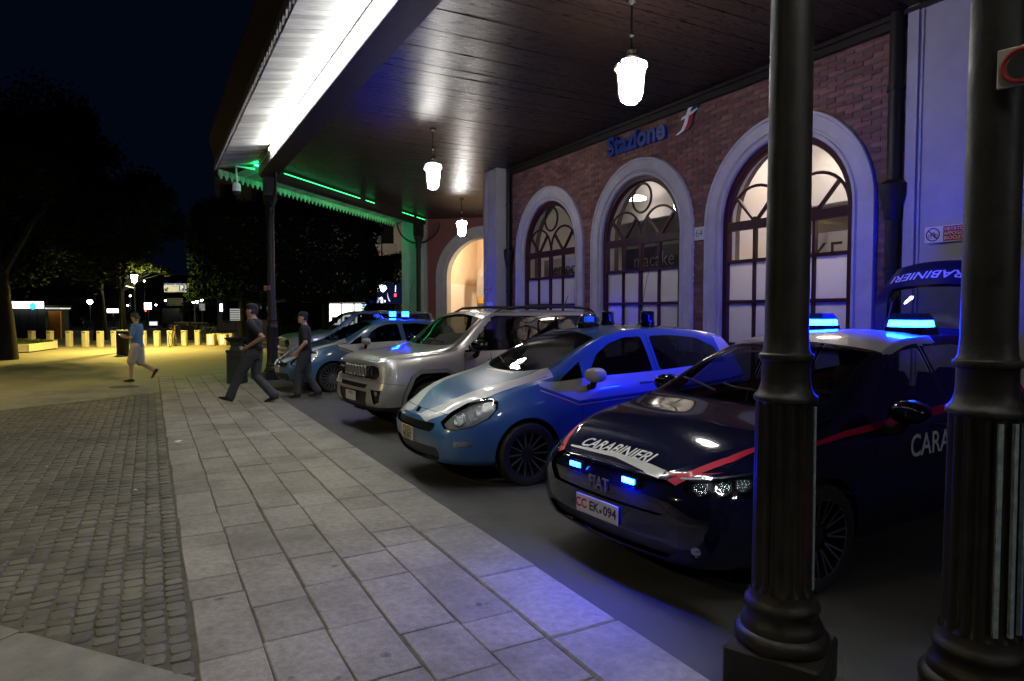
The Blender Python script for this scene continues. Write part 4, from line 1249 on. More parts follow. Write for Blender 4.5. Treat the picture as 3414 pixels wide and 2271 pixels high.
def build_punto(loc, rz, label, lit=False):
    t = thing('police_hatchback', loc, rz, label, 'police car', 'light blue and white police cars')
    t.scale = (1.045,) * 3
    S = car_shell(SP)
    AX = (.86, 3.37)
    well = []
    for ax in AX:
        circ = [(ax + .345 * math.cos(2 * PI * k / 32), .295 + .345 * math.sin(2 * PI * k / 32)) for k in range(32)]
        S.cut(PS, circ, lambda f: abs(fc(f, 1)) > .45)
        S.cut(PS, [(ax - .345, .0), (ax + .345, .0), (ax + .345, .295), (ax - .345, .295)], lambda f: abs(fc(f, 1)) > .45)
        for sg in (-1, 1):
            wheel_well(t, ax, .345, .805, .52, sg); add_wheel(t, ax, sg * .735, .305, 'multi' if lit else 'thin')
    # glass
    ws = S.cut(PT, [(.985, 0), (1.0, .2), (1.05, .4), (1.13, .56), (1.21, .635), (1.93, .535), (1.90, .3), (1.885, 0), (1.90, -.3), (1.93, -.535), (1.21, -.635), (1.13, -.56), (1.05, -.4), (1.0, -.2)], isUp)
    surf_obj('windscreen', shift(ws, -.004), m_screen, t)
    for sd in (isL, isR):
        w1 = S.cut(PS, round_poly([(1.56, .985), (2.40, 1.012), (2.36, 1.375), (2.12, 1.365), (1.90, 1.305), (1.72, 1.20)], .04), lambda f: sd(f) and fc(f, 2) > .95)
        w0 = S.cut(PS, round_poly([(1.22, .958), (1.50, .978), (1.50, 1.14)], .02), lambda f: sd(f) and abs(fc(f, 4)) > .25)
        w2 = S.cut(PS, round_poly([(2.50, 1.018), (3.25, 1.062), (3.42, 1.15), (3.40, 1.24), (3.15, 1.345), (2.8, 1.38), (2.47, 1.378)], .05), lambda f: sd(f) and abs(fc(f, 4)) > .25)
        for w_ in (w1, w0, w2): surf_obj('side_window', shift(w_, -.004), m_carglass, t)
    rw = S.cut(PF, [(-.50, 1.12), (.50, 1.12), (.43, 1.38), (-.43, 1.38)], lambda f: isBk(f) and fc(f, 0) > 3.5)
    surf_obj('rear_window', shift(rw, -.004), m_carglass, t)
    # headlamps: almond shape wrapping the corner
    for sg in (-1, 1):
        pj = obl(52, sg); te = faces_obl(52, sg)
        rim_o = [(.39, .615), (.44, .565), (.56, .555), (.70, .58), (.85, .655), (.915, .735), (.915, .80), (.86, .835), (.76, .83), (.62, .785), (.47, .70)]
        c0 = Vector((sum(p[0] for p in rim_o) / len(rim_o), sum(p[1] for p in rim_o) / len(rim_o)))
        rim_i = [tuple(c0 + (Vector(p) - c0) * .93) for p in rim_o]
        lens = S.cut(pj, rim_i, te)
        rim = S.cut(pj, rim_o, te)
        hl = link('headlamp', None, t); hl.empty_display_size = .05
        surf_obj('bezel', shift(rim, -.003), m_gloss, hl)
        surf_obj('lens', shift(lens, -.002), m_lens, hl)
        bk = MB()
        surf_obj('reflector', shift(lens, -.035), m_reflector, hl)
        inn = Surf([list(f) for f in lens])
        for (cu, cz, rad, mm_) in ((.575, .655, .058, m_sparkle), (.745, .735, .045, m_reflector)):
            b = inn.cut(pj, [(cu + rad * math.cos(2 * PI * k / 16), cz + rad * math.sin(2 * PI * k / 16)) for k in range(16)], None)
            surf_obj('bulb_housing', shift(b, -.02), mm_, hl)
    # grille and lower intake
    gr1 = S.cut(PF, round_poly([(-.46, .520), (.46, .520), (.51, .555), (.49, .600), (-.49, .600), (-.51, .555)], .02), isFr)
    surf_obj('upper_grille', shift(gr1, -.03), m_blackp, t)
    gr2 = S.cut(PF, round_poly([(-.50, .25), (.50, .25), (.58, .30), (.56, .385), (-.56, .385), (-.58, .30)], .04), isFr)
    surf_obj('lower_grille', shift(gr2, -.03), m_blackp, t)
    for sg in (-1, 1):
        fg = S.cut(obl(40, sg), round_poly([(.62, .40), (.77, .40), (.77, .455), (.62, .455)], .012), faces_obl(40, sg))
        surf_obj('fog_lamp', shift(fg, -.004), m_sparkle, t)
    if lit:
        for sg in (-1, 1):
            dr = S.cut(obl(35, sg), [(.665, .33), (.685, .33), (.70, .60), (.68, .60)], faces_obl(35, sg))
            surf_obj('daytime_light', shift(dr, .003), glow('daytime_glow', (.55, .75, 1), 9), t)
    # livery: white V on the bonnet, white belt with green and red pinstripes
    gapm = []
    gapm += line_cut(S, PT, [(.145, -.55), (.115, -.35), (.10, 0), (.115, .35), (.145, .55)], .007, lambda f: isUp(f) or isFr(f))
    for sg in (-1, 1):
        so = isL if sg < 0 else isR
        gapm += line_cut(S, PT, [(.145, sg * .55), (.30, sg * .655), (.6, sg * .70), (.9, sg * .715), (1.12, sg * .715)], .006, lambda f: isUp(f) and so(f))
    white = []
    for sg in (-1, 1):
        so = isL if sg < 0 else isR
        xs_ = [.0, .10, .2, .32, .5, .75, 1.0, 1.18]
        inn = [.10, .15, .26, .36, .44, .505, .55, .58]; ou = [.36, .46, .56, .63, .68, .71, .73, .74]
        white += strip(S, PT, [(x, sg * y) for x, y in zip(xs_, ou)], [(x, sg * y) for x, y in zip(xs_, inn)], lambda f: so(f) and fc(f, 2) > .60 and fc(f, 5) > .12 and fc(f, 0) < 1.3)
        if sg < 0 or True:
            # fender to door
            top = [(1.0, .965), (1.2, .955), (1.5, .975), (1.62, .985), (2.4, 1.01), (3.2, 1.055), (3.9, 1.09)]
            bot = [(1.0, .925), (1.2, .85), (1.42, .765), (1.62, .775), (2.4, .815), (3.2, .87), (3.9, .92)]
            sd = lambda f: so(f) and abs(fc(f, 4)) > .3
            white += strip(S, PS, top, bot, sd)
            b2 = [(x, z - .014) for x, z in bot]; b3 = [(x, z - .034) for x, z in bot]; b4 = [(x, z - .044) for x, z in bot]; b5 = [(x, z - .056) for x, z in bot]
            strip_g = strip(S, PS, b2, b3, sd); strip_w = strip(S, PS, b3, b4, sd); strip_r = strip(S, PS, b4, b5, sd)
            surf_obj('green_stripe', strip_g, m_pgreen, t); surf_obj('red_stripe', strip_r, m_pred, t); white += strip_w
            # white C-pillar and quarter
            white += S.cut(PS, [(3.3, 1.06), (3.95, 1.09), (3.92, 1.2), (3.75, 1.36), (3.35, 1.40), (3.44, 1.25), (3.46, 1.14)][:0] or [(3.5, 1.07), (3.95, 1.09), (3.85, 1.25), (3.70, 1.33), (3.45, 1.36), (3.47, 1.15)], sd)
    white += S.cut(PT, [(1.0, -.7), (1.02, .7), (1.19, .66), (1.10, .56), (1.03, .4), (.985, .2), (.965, 0), (.985, -.2), (1.03, -.4), (1.10, -.56), (1.19, -.66)][:0] or [(.955, -.3), (.955, .3), (.99, .3), (.985, 0), (.99, -.3)], isUp)
    surf_obj('white_livery', white, m_pwhite, t)
    gs = lambda f: abs(fc(f, 4)) > .3
    gapm += line_cut(S, PS, [(1.47, .25), (1.44, .5), (1.50, .97)], .006, lambda f: abs(fc(f, 4)) > .3)
    gapm += line_cut(S, PS, [(2.46, .26), (2.46, 1.0), (2.43, 1.40)], .006, lambda f: abs(fc(f, 4)) > .3)
    surf_obj('panel_gap', shift(gapm, -.004), m_gap, t)
    surf_obj('body', S.p, m_pblue, t)
    # round badge
    h_ = S.bvh.ray_cast(Vector((-.5, 0, .66)), Vector((1, 0, 0)))
    s = MB(); s.lathe([(.042, 0), (.042, .008), (.036, .012), (0, .013)], 20, cap1=False, rot=Matrix.Rotation(-PI / 2 + .6, 3, 'Y'), c=h_[0])
    s.build('badge', m_chrome, t, 40)
    hh = S.bvh.ray_cast(Vector((-.5, 0.16, .455)), Vector((1, 0, 0)))[0]
    Mp = Matrix.Translation((hh.x - .012, .0, .455)) @ Matrix(((0, 0, -1, 0), (-1, 0, 0, 0), (0, 1, 0, 0), (0, 0, 0, 1)))
    number_plate(t, Mp, .33, .135, [('POLIZIA', .062, 0, .036, m_pred)] + ([] if lit else [('N5367', .085, 0, -.026, m_ink)]), mat('plate_cream', (.62, .60, .48), .45))
    # door handles, mirrors, wipers
    for x in (2.28, ):
        h_ = S.bvh.ray_cast(Vector((x, -2, .90)), Vector((0, 1, 0)))[0]
        s = MB(); s.tube([(x - .09, h_.y - .004, .90), (x - .05, h_.y - .028, .905), (x + .05, h_.y - .028, .908), (x + .09, h_.y - .004, .905)], .012, 8); s.build('door_handle', m_pblue, t, 50)
    mirror(t, 1.50, -.86, 1.02, -1, mat('mirror_white', (.66, .66, .60), .3, coat=.5), 1.0); mirror(t, 1.50, .86, 1.02, 1, mat('mirror_white', (.66, .66, .60), .3, coat=.5), 1.0)
    for y0, y1 in ((-.35, .15), (.1, .52)):
        pts = []
        for k in range(6):
            y = y0 + (y1 - y0) * k / 5; x = 1.07 + .10 * (k / 5) + abs(y) * .12
            h_ = S.bvh.ray_cast(Vector((x, y, 2)), Vector((0, 0, -1)))[0]; pts.append((h_.x, h_.y, h_.z + .016))
        s = MB(); s.tube(pts, .008, 6); s.build('wiper', m_blackp, t)
    interior(t, 1.28, 3.5, .70, .96)
    seat(t, 1.95, -.36, .45, True, 1.20); seat(t, 1.95, .36, .45, True, 1.20); seat(t, 2.85, -.34, .48, True, 1.18); seat(t, 2.85, .34, .48, True, 1.18)
    # beacons on the roof
    zr = lambda x, y: S.bvh.ray_cast(Vector((x, y, 2)), Vector((0, 0, -1)))[0].z
    m_bluel = glass('blue_lens', (.02, .07, .45), .03, 1.5)
    def beacon(x, y, dm, refl, big):
        z = zr(x, y); bb = link('roof_beacon', None, t); bb.empty_display_size = .05
        if big:
            pf = [(.14, -.02), (.14, .03), (.13, .045)]; pd = [(.125, .045), (.11, .10), (.085, .14), (.04, .155), (0, .157)]; pr = [(.06, .05), (.06, .11), (.0, .12)]
        else:
            pf = [(.082, -.02), (.082, .055), (.075, .06)]; pd = [(.075, .06), (.075, .165), (.06, .175), (0, .176)]; pr = [(.035, .06), (.035, .13), (.0, .14)]
        s = MB(); s.lathe(pf, 20, (x, y, z)); s.build('foot', m_gloss, bb, 40)
        s = MB(); s.lathe(pd, 20, (x, y, z), cap0=False, cap1=False); s.build('dome', dm, bb, 60)
        s = MB(); s.lathe(pr, 14, (x, y, z), cap1=False); s.build('reflector', refl, bb, 50)
        if lit and not big: s = MB(); s.lathe([(.105, .166), (.105, .178), (.06, .186)], 20, (x, y, z)); s.build('cap', m_gloss, bb, 40)  # overhanging cap added to block the beacon's upward light
    beacon(2.12, 0, glass('clear_dome', (.55, .60, .68), .03, 1.5), mat('blue_bulb', (.02, .08, .6), .2, emit=(.02, .12, 1), estr=.9), True)
    for y in (-.37, .37):
        beacon(2.66, y, glow('blue_flash', (.0004, .012, 1.0), BEACON) if lit else m_bluel, m_chrome, False)
    ae = link('aerial', None, t); ae.empty_display_size = .05
    x, y = 2.86, 0; z = zr(x, y)
    s = MB(); s.lathe([(.03, -.01), (.02, .05), (.01, .07), (.006, .12)], 10, (x, y, z)); s.build('foot', m_chrome, ae, 40)
    s = MB(); s.tube([(x, y, z + .1), (x + .08, y - .02, z + .55), (x + .20, y - .05, z + .98)], .0035, 5); s.build('whip', m_chrome, ae)
    return t, S
BEACON = 420.0
build_punto((2.37, 6.46, -.01), R(-.3), 'light blue and white police hatchback, beacons unlit, between silver off-roader and dark car')
build_punto((2.46, 14.98, -.01), R(4), 'light blue and white police car flashing two blue beacons, beyond the silver off-roader', True)
# ------------------------------------------------------------------ dark blue carabinieri car, hatch open
m_navy = mat('navy_paint', (.0045, .006, .026), .12, coat=1.0, spec=.05, backdark=True)
m_cwhite = mat('roof_white', (.60, .60, .58), .3, coat=.8, backdark=True)
m_cred = mat('livery_red', (.50, .006, .045), .5, coat=.15, spec=.2)
m_ltr = mat('letter_white', (.68, .68, .68), .45)
ST = dict(L=4.37, tumble=.012, bulge=.05,
  curves=dict(
    zb=[(0, .225), (.3, .20), (.8, .19), (3.6, .20), (4.37, .30)],
    W=[(0, .56), (.03, .67), (.10, .76), (.22, .815), (.4, .85), (.7, .88), (1.2, .894), (2.0, .896), (3.0, .89), (3.7, .865), (4.1, .80), (4.37, .66)],
    zw=[(0, .48), (.4, .56), (1, .60), (3, .63), (4.37, .65)],
    zl=[(0, .665), (.1, .71), (.3, .775), (.6, .845), (1.0, .905), (1.3, .935), (2.0, .965), (3, 1.01), (3.8, 1.04), (4.37, 1.0)],
    yl=[(0, .47), (.1, .645), (.3, .735), (.6, .79), (1.0, .815), (1.5, .825), (2.5, .825), (3.4, .80), (3.9, .74), (4.37, .55)],
    ze=[(0, .70), (.1, .755), (.3, .83), (.6, .905), (.9, .955), (1.1, .995), (1.3, 1.06), (1.7, 1.24), (2.1, 1.375), (2.4, 1.425), (2.9, 1.435), (3.5, 1.40), (3.9, 1.30), (4.2, 1.12), (4.37, 1.02)],
    ye=[(0, .40), (.1, .535), (.3, .635), (.6, .70), (.9, .73), (1.1, .74), (1.3, .735), (1.7, .69), (2.1, .63), (2.4, .60), (3.0, .59), (3.6, .58), (4.37, .50)],
    zt=[(0, .71), (.1, .775), (.3, .86), (.6, .94), (.9, .99), (1.05, 1.02), (1.25, 1.11), (1.65, 1.30), (2.0, 1.425), (2.3, 1.48), (2.7, 1.495), (3.3, 1.475), (3.7, 1.435), (4.0, 1.34), (4.25, 1.15), (4.37, 1.05)]),
  nose=[(.18, .10), (.26, .03), (.38, 0), (.58, .0), (.66, .02), (.72, .06), (.78, .10)],
  tail=[(.2, .1), (.5, 0), (.8, .05), (1.1, .12)])
def build_tipo(loc, rz):
    t = thing('carabinieri_car', loc, rz, 'dark navy carabinieri car with red stripe, flashing blue lights and raised tailgate', 'police car')
    t.scale = (1.045,) * 3
    S = car_shell(ST)
    for ax in (.93, 3.57):
        S.cut(PS, [(ax + .36 * math.cos(2 * PI * k / 32), .31 + .36 * math.sin(2 * PI * k / 32)) for k in range(32)], lambda f: abs(fc(f, 1)) > .45)
        S.cut(PS, [(ax - .36, .0), (ax + .36, .0), (ax + .36, .31), (ax - .36, .31)], lambda f: abs(fc(f, 1)) > .45)
        for sg in (-1, 1):
            wheel_well(t, ax, .36, .855, .55, sg); add_wheel(t, ax, sg * .785, .325, 'loop')
    ws = S.cut(PT, [(1.05, 0), (1.06, .2), (1.10, .4), (1.18, .58), (1.27, .68), (2.02, .565), (1.99, .3), (1.98, 0), (1.99, -.3), (2.02, -.565), (1.27, -.68), (1.18, -.58), (1.10, -.4), (1.06, -.2)], isUp)
    surf_obj('windscreen', shift(ws, -.004), m_screen, t)
    for sd in (isL, isR):
        ok = lambda f: sd(f) and abs(fc(f, 4)) > .25 and fc(f, 2) > .93
        w1 = S.cut(PS, round_poly([(1.50, .975), (2.42, 1.01), (2.42, 1.375), (2.15, 1.355), (1.85, 1.245)], .04), ok)
        w2 = S.cut(PS, round_poly([(2.50, 1.015), (3.25, 1.05), (3.25, 1.345), (2.95, 1.385), (2.50, 1.38)], .04), ok)
        w3 = S.cut(PS, round_poly([(3.31, 1.055), (3.72, 1.10), (3.55, 1.27), (3.31, 1.335)], .03), ok)
        for w_ in (w1, w2, w3): surf_obj('side_window', shift(w_, -.004), m_carglass, t)
    # tailgate opening
    S.cut(PF, [(-.53, .66), (.53, .66), (.50, 1.10), (.44, 1.40), (-.44, 1.40), (-.50, 1.10)], lambda f: fc(f, 0) > 3.72 and (isBk(f)))
    # white roof in front, dark behind
    roofw = strip(S, PT, [(1.95, .66), (2.3, .66), (2.62, .66), (2.72, .66)], [(1.95, -.66), (2.3, -.66), (2.62, -.66), (2.72, -.66)], lambda f: fc(f, 2) > 1.34 and fc(f, 5) > .55)
    surf_obj('white_roof', roofw, m_cwhite, t)
    # lamps
    for sg in (-1, 1):
        pj = obl(42, sg); te = faces_obl(42, sg)
        hl = link('headlamp', None, t); hl.empty_display_size = .05
        ch = S.cut(pj, [(.47, .702), (.95, .752), (.95, .760), (.47, .710)], te); surf_obj('chrome_strip', shift(ch, .002), m_chrome, hl)
        fr = S.cut(pj, round_poly([(.475, .695), (.50, .635), (.86, .630), (.97, .690), (.95, .748)], .015), te)
        surf_obj('housing', shift(fr, -.03), m_gloss, hl); surf_obj('lens', shift(fr, -.001), m_lens, hl)
        c2 = Surf([list(f) for f in fr])
        for k, cu in enumerate((.57, .70, .81)):
            rad = .046
            o6 = lambda q: [(cu + rad * q * 1.15 * math.cos(2 * PI * i / 6 + .5), .678 + .012 * k + rad * q * .95 * math.sin(2 * PI * i / 6 + .5)) for i in range(6)]
            inn = c2.cut(pj, o6(.84), None); ring = c2.cut(pj, o6(1.0), None)
            surf_obj('lamp_ring', shift(ring, -.012), m_chrome, hl); surf_obj('reflector', shift(inn, -.022), m_sparkle, hl)
        ip = obl(30, sg)
        fo = S.cut(ip, [(.63 + .030 * math.cos(2 * PI * i / 14), .335 + .036 * math.sin(2 * PI * i / 14)) for i in range(14)], faces_obl(30, sg))
        surf_obj('fog_lamp', shift(fo, -.008), m_sparkle, t)
    # white flash on the bonnet edge, red stripes
    red = []
    for sg in (-1, 1):
        so = isL if sg < 0 else isR
        red += strip(S, PT, [(.055, sg * .545), (.16, sg * .615), (.34, sg * .70), (.6, sg * .765), (.9, sg * .79)], [(.055, sg * .485), (.16, sg * .565), (.34, sg * .665), (.6, sg * .745), (.9, sg * .785)], lambda f: so(f) and fc(f, 5) > .1 and fc(f, 2) > .6)
        sdd = lambda f: so(f) and abs(fc(f, 4)) > .3
        red += strip(S, PS, [(.75, .852), (1.2, .910), (2.0, .960), (3.0, 1.01), (4.1, 1.045)], [(.75, .838), (1.2, .878), (2.0, .912), (3.0, .955), (4.1, .985)], sdd)
        red += S.cut(obl(42, sg), [(.40, .708), (.70, .752), (.40, .722)], faces_obl(42, sg)) if sg < 0 else []
    surf_obj('red_stripe', shift(red, .001), m_cred, t)
    wh = strip(S, PF, [(-.43, .728), (-.30, .738), (0, .748), (.46, .728)], [(-.43, .690), (-.30, .706), (0, .728), (.46, .720)], lambda f: fc(f, 0) < .35)
    surf_obj('white_flash', wh, m_cwhite, t)
    gr = S.cut(PF, round_poly([(-.50, .50), (.50, .50), (.58, .60), (.52, .690), (-.52, .690), (-.58, .60)], .03), isFr)
    surf_obj('upper_grille', shift(gr, -.02), m_gloss, t)
    g2 = S.cut(PF, round_poly([(-.52, .26), (.52, .26), (.60, .34), (.50, .355), (-.50, .355), (-.60, .34)], .02), isFr)
    surf_obj('lower_grille', shift(g2, -.03), m_blackp, t)
    lip = S.cut(PF, [(-.60, .238), (.60, .238), (.60, .248), (-.60, .248)], isFr); surf_obj('chrome_lip', shift(lip, .002), m_chrome, t)
    gp = line_cut(S, PT, [(.10, -.50), (.085, 0), (.10, .50)], .006, lambda f: isUp(f) or isFr(f))
    for sg in (-1, 1): gp += line_cut(S, PT, [(.10, sg * .50), (.3, sg * .70), (.7, sg * .77), (1.15, sg * .765)], .006, isUp)
    gp += line_cut(S, PS, [(1.46, .25), (1.43, .5), (1.47, .95)], .006, lambda f: abs(fc(f, 4)) > .3); gp += line_cut(S, PS, [(2.46, .26), (2.46, 1.4)], .006, lambda f: abs(fc(f, 4)) > .3)
    gp += line_cut(S, PS, [(3.28, 1.05), (3.2, .75), (3.12, .62)], .006, lambda f: abs(fc(f, 4)) > .3)
    surf_obj('panel_gap', shift(gp, -.004), m_gap, t)
    surf_obj('body', S.p, m_navy, t)
    # lettering
    me = text_mesh('lettering', 'CARABINIERI', .112, 0, m_ltr, shear=.25, offset=.002)
    Mh = Matrix.Translation((.145, .06, 1.2)) @ Matrix.Rotation(-PI / 2, 4, 'Z')
    on_surface(S, me, Mh, (0, 0, -1), .003); link('bonnet_lettering', me, t)
    me = text_mesh('lettering', 'CARABINIERI', .20, 0, m_ltr, shear=.25, offset=.002)
    Md = Matrix.Translation((2.42, -2, .745)) @ Matrix(((1, 0, 0, 0), (0, 0, -1, 0), (0, 1, 0, 0), (0, 0, 0, 1)))
    on_surface(S, me, Md, (0, 1, 0), .004); link('door_lettering', me, t)
    me = text_mesh('lettering', 'FIAT', .095, .003, mat('dim_chrome', (.34, .34, .38), .35, metal=.8), spacing=1.0)
    hx = S.bvh.ray_cast(Vector((-.6, 0, .585)), Vector((1, 0, 0)))[0].x
    o = link('badge_lettering', me, t); o.matrix_local = Matrix(((0, 0, -1, hx + .006), (-1, 0, 0, 0.0), (0, 1, 0, .575), (0, 0, 0, 1)))
    o.scale = (1.0, 1.25, 1)
    hx = S.bvh.ray_cast(Vector((-.6, .2, .43)), Vector((1, 0, 0)))[0].x
    Mp = Matrix(((0, 0, -1, hx - .015), (-1, 0, 0, 0), (0, 1, 0, .425), (0, 0, 0, 1)))
    number_plate(t, Mp, .40, .115, [('CC', .08, -.148, 0, m_cred), ('EK', .08, -.022, 0, m_inkblue), ('094', .08, .126, 0, m_inkblue), ('.', .15, .043, .028, m_pgreen)])
    # blue flashers in the grille
    for y in (.24, -.26):
        hx = S.bvh.ray_cast(Vector((-.6, y, .65)), Vector((1, 0, 0)))[0].x
        fl = link('grille_flasher', None, t); fl.empty_display_size = .05
        s = MB(); s.box(hx - .012, hx + .03, y - .062, y + .062, .628, .674, None, .006); s.build('foot', m_gloss, fl)
        s = MB(); s.box(hx - .022, hx - .0125, y - .052, y + .052, .636, .666, None, .004); s.build('lens', glow('flasher_blue', (.0004, .011, 1.0), 1700.0) if y < 0 else glow('flasher_blue2', (.0004, .011, 1.0), 650.0), fl)
    zr = lambda x, y: S.bvh.ray_cast(Vector((x, y, 2)), Vector((0, 0, -1)))[0].z
    for y in (-.40, .40):
        x = 2.80; z = zr(x, y); bb = link('roof_beacon', None, t); bb.empty_display_size = .05
        def tz(k0, k1, z0, z1): return [[(x - .12 * k, y - .135 * k, z + zz), (x + .12 * k, y - .135 * k, z + zz), (x + .12 * k, y + .135 * k, z + zz), (x - .12 * k, y + .135 * k, z + zz)] for k, zz in ((k0, z0), (k1, z1))]
        s = MB(); s.loft(tz(1.1, 1.0, -.02, .045)); s.build('foot', m_gloss, bb)
        s = MB(); s.loft(tz(.92, .86, .046, .095)); s.build('lens', glow('beacon_blue', (.0004, .012, 1.0), 1000.0), bb)
        s = MB(); s.loft(tz(.95, .70, .0955, .15)); s.build('cap', mat('blue_cap', (.01, .04, .25), .1, coat=1), bb)
    s = MB(); x, y = 3.35, .1; z = zr(x, y); s.tube([(x, y, z - .01), (x + .03, y, z + .05), (x + .12, y, z + .26)], [.012, .008, .004], 8); s.build('aerial', m_blackp, t)
    mirror(t, 1.56, -.90, 1.015, -1, m_navy, 1.05); mirror(t, 1.56, .90, 1.015, 1, m_navy, 1.05)
    for x in (2.28, 3.08):
        h_ = S.bvh.ray_cast(Vector((x, -2, .86)), Vector((0, 1, 0)))[0]
        s = MB(); s.tube([(x - .10, h_.y - .003, .86), (x - .06, h_.y - .03, .863), (x + .06, h_.y - .03, .866), (x + .10, h_.y - .003, .866)], .013, 8); s.build('door_handle', m_navy, t, 50)
    for y0, y1 in ((-.45, .12), (.1, .56)):
        pts = []
        for k in range(6):
            y = y0 + (y1 - y0) * k / 5; x = 1.12 + .10 * (k / 5) + abs(y) * .14
            h_ = S.bvh.ray_cast(Vector((x, y, 2)), Vector((0, 0, -1)))[0]; pts.append((h_.x, h_.y, h_.z + .016))
        s = MB(); s.tube(pts, .008, 6); s.build('wiper', m_blackp, t)
    interior(t, 1.35, 3.9, .72, .96)
    for y in (-.38, .38): seat(t, 2.0, y, .45, True, 1.20); seat(t, 2.95, y, .48, True, 1.18)
    # raised tailgate
    tg = link('tailgate', None, t); tg.empty_display_size = .05
    tg.matrix_local = Matrix.Translation((3.78, 0, 1.415)) @ Matrix.Rotation(R(-62), 4, 'Y') @ Matrix.Scale(.80, 4, (1, 0, 0))
    # local: x along the gate from the hinge, z is its outer side
    def gate_y(x): return .44 + .12 * min(1, x / .5) if x < .62 else .56 - .10 * (x - .62) / .38
    def gz(x, y): return .05 * math.sin(PI * x / 1.0) - .16 * (y / .56) ** 2 * (.4 + .6 * x)
    nx, ny = 20, 16; V = []
    for i in range(nx + 1):
        x = i / nx; w_ = gate_y(x)
        for j in range(ny + 1):
            y = -w_ + 2 * w_ * j / ny; V.append((x, y, gz(x, y)))
    inside = lambda i, j: 1 < i < 13 and 1 < j < ny - 2
    s = MB(); s.add(V, [(i * (ny + 1) + j, (i + 1) * (ny + 1) + j, (i + 1) * (ny + 1) + j + 1, i * (ny + 1) + j + 1) for i in range(nx) for j in range(ny) if not inside(i, j)])
    s.add([(x, y, z - .05) for x, y, z in V], [(i * (ny + 1) + j, i * (ny + 1) + j + 1, (i + 1) * (ny + 1) + j + 1, (i + 1) * (ny + 1) + j) for i in range(nx) for j in range(ny) if not inside(i, j)], None)
    s.build('panel', mat('navy_gate', (.0045, .006, .026), .28, coat=1.0, spec=.25), tg, 40, fix=False)
    s = MB(); s.add([(x, y, z - .008) for x, y, z in V], [(i * (ny + 1) + j, (i + 1) * (ny + 1) + j, (i + 1) * (ny + 1) + j + 1, i * (ny + 1) + j + 1) for i in range(nx) for j in range(ny) if inside(i, j)]); s.build('rear_window', m_carglass, tg, 60, fix=False)
    me = text_mesh('lettering', 'CARABINIERI', .155, 0, m_ltr, shear=.2, offset=.002)
    for v in me.vertices:
        x, y = .80 - v.co.y, v.co.x; v.co = (x, y, gz(x, y) + .006)
    link('lettering', me, tg)
    s = MB()
    for sg in (-1, 1): s.tube([(.06, sg * .5, -.06), (.45, sg * .50, -.30)], .010, 6)
    s.build('gas_strut', m_blackp, tg)
    return t
build_tipo((2.56, 3.43, -.01), R(3.5))
# ------------------------------------------------------------------ boxy off-roaders
SJ = dict(L=4.236, tumble=.008, bulge=.03,
  curves=dict(
    zb=[(0, .31), (.4, .26), (.8, .24), (3.6, .25), (4.236, .33)],
    W=[(0, .72), (.03, .79), (.10, .845), (.25, .88), (.6, .898), (3.6, .898), (4.0, .87), (4.236, .78)],
    zw=[(0, .55), (.5, .64), (1, .68), (4.236, .68)],
    zl=[(0, .935), (.1, .965), (.4, 1.0), (1.0, 1.045), (1.3, 1.065), (4.236, 1.09)],
    yl=[(0, .66), (.1, .75), (.3, .80), (1.0, .825), (2.0, .825), (3.8, .81), (4.236, .73)],
    ze=[(0, .965), (.1, 1.01), (.4, 1.05), (.9, 1.085), (1.15, 1.13), (1.3, 1.21), (1.6, 1.44), (1.8, 1.56), (2.0, 1.61), (3.8, 1.61), (4.1, 1.56), (4.2, 1.35), (4.236, 1.2)],
    ye=[(0, .56), (.1, .64), (.4, .70), (.9, .735), (1.15, .745), (1.3, .74), (1.6, .70), (1.8, .665), (2.0, .65), (3.8, .64), (4.1, .63), (4.236, .62)],
    zt=[(0, .975), (.1, 1.03), (.4, 1.075), (.9, 1.11), (1.1, 1.14), (1.25, 1.23), (1.55, 1.47), (1.75, 1.60), (1.95, 1.655), (2.5, 1.67), (3.6, 1.665), (4.0, 1.63), (4.15, 1.5), (4.236, 1.25)]),
  nose=[(.25, .12), (.36, .03), (.46, 0), (.58, .0), (.66, .03), (.72, .05), (.92, .06), (1.05, .10)],
  tail=[(.2, .1), (.5, 0), (1.1, .03), (1.5, .12)])
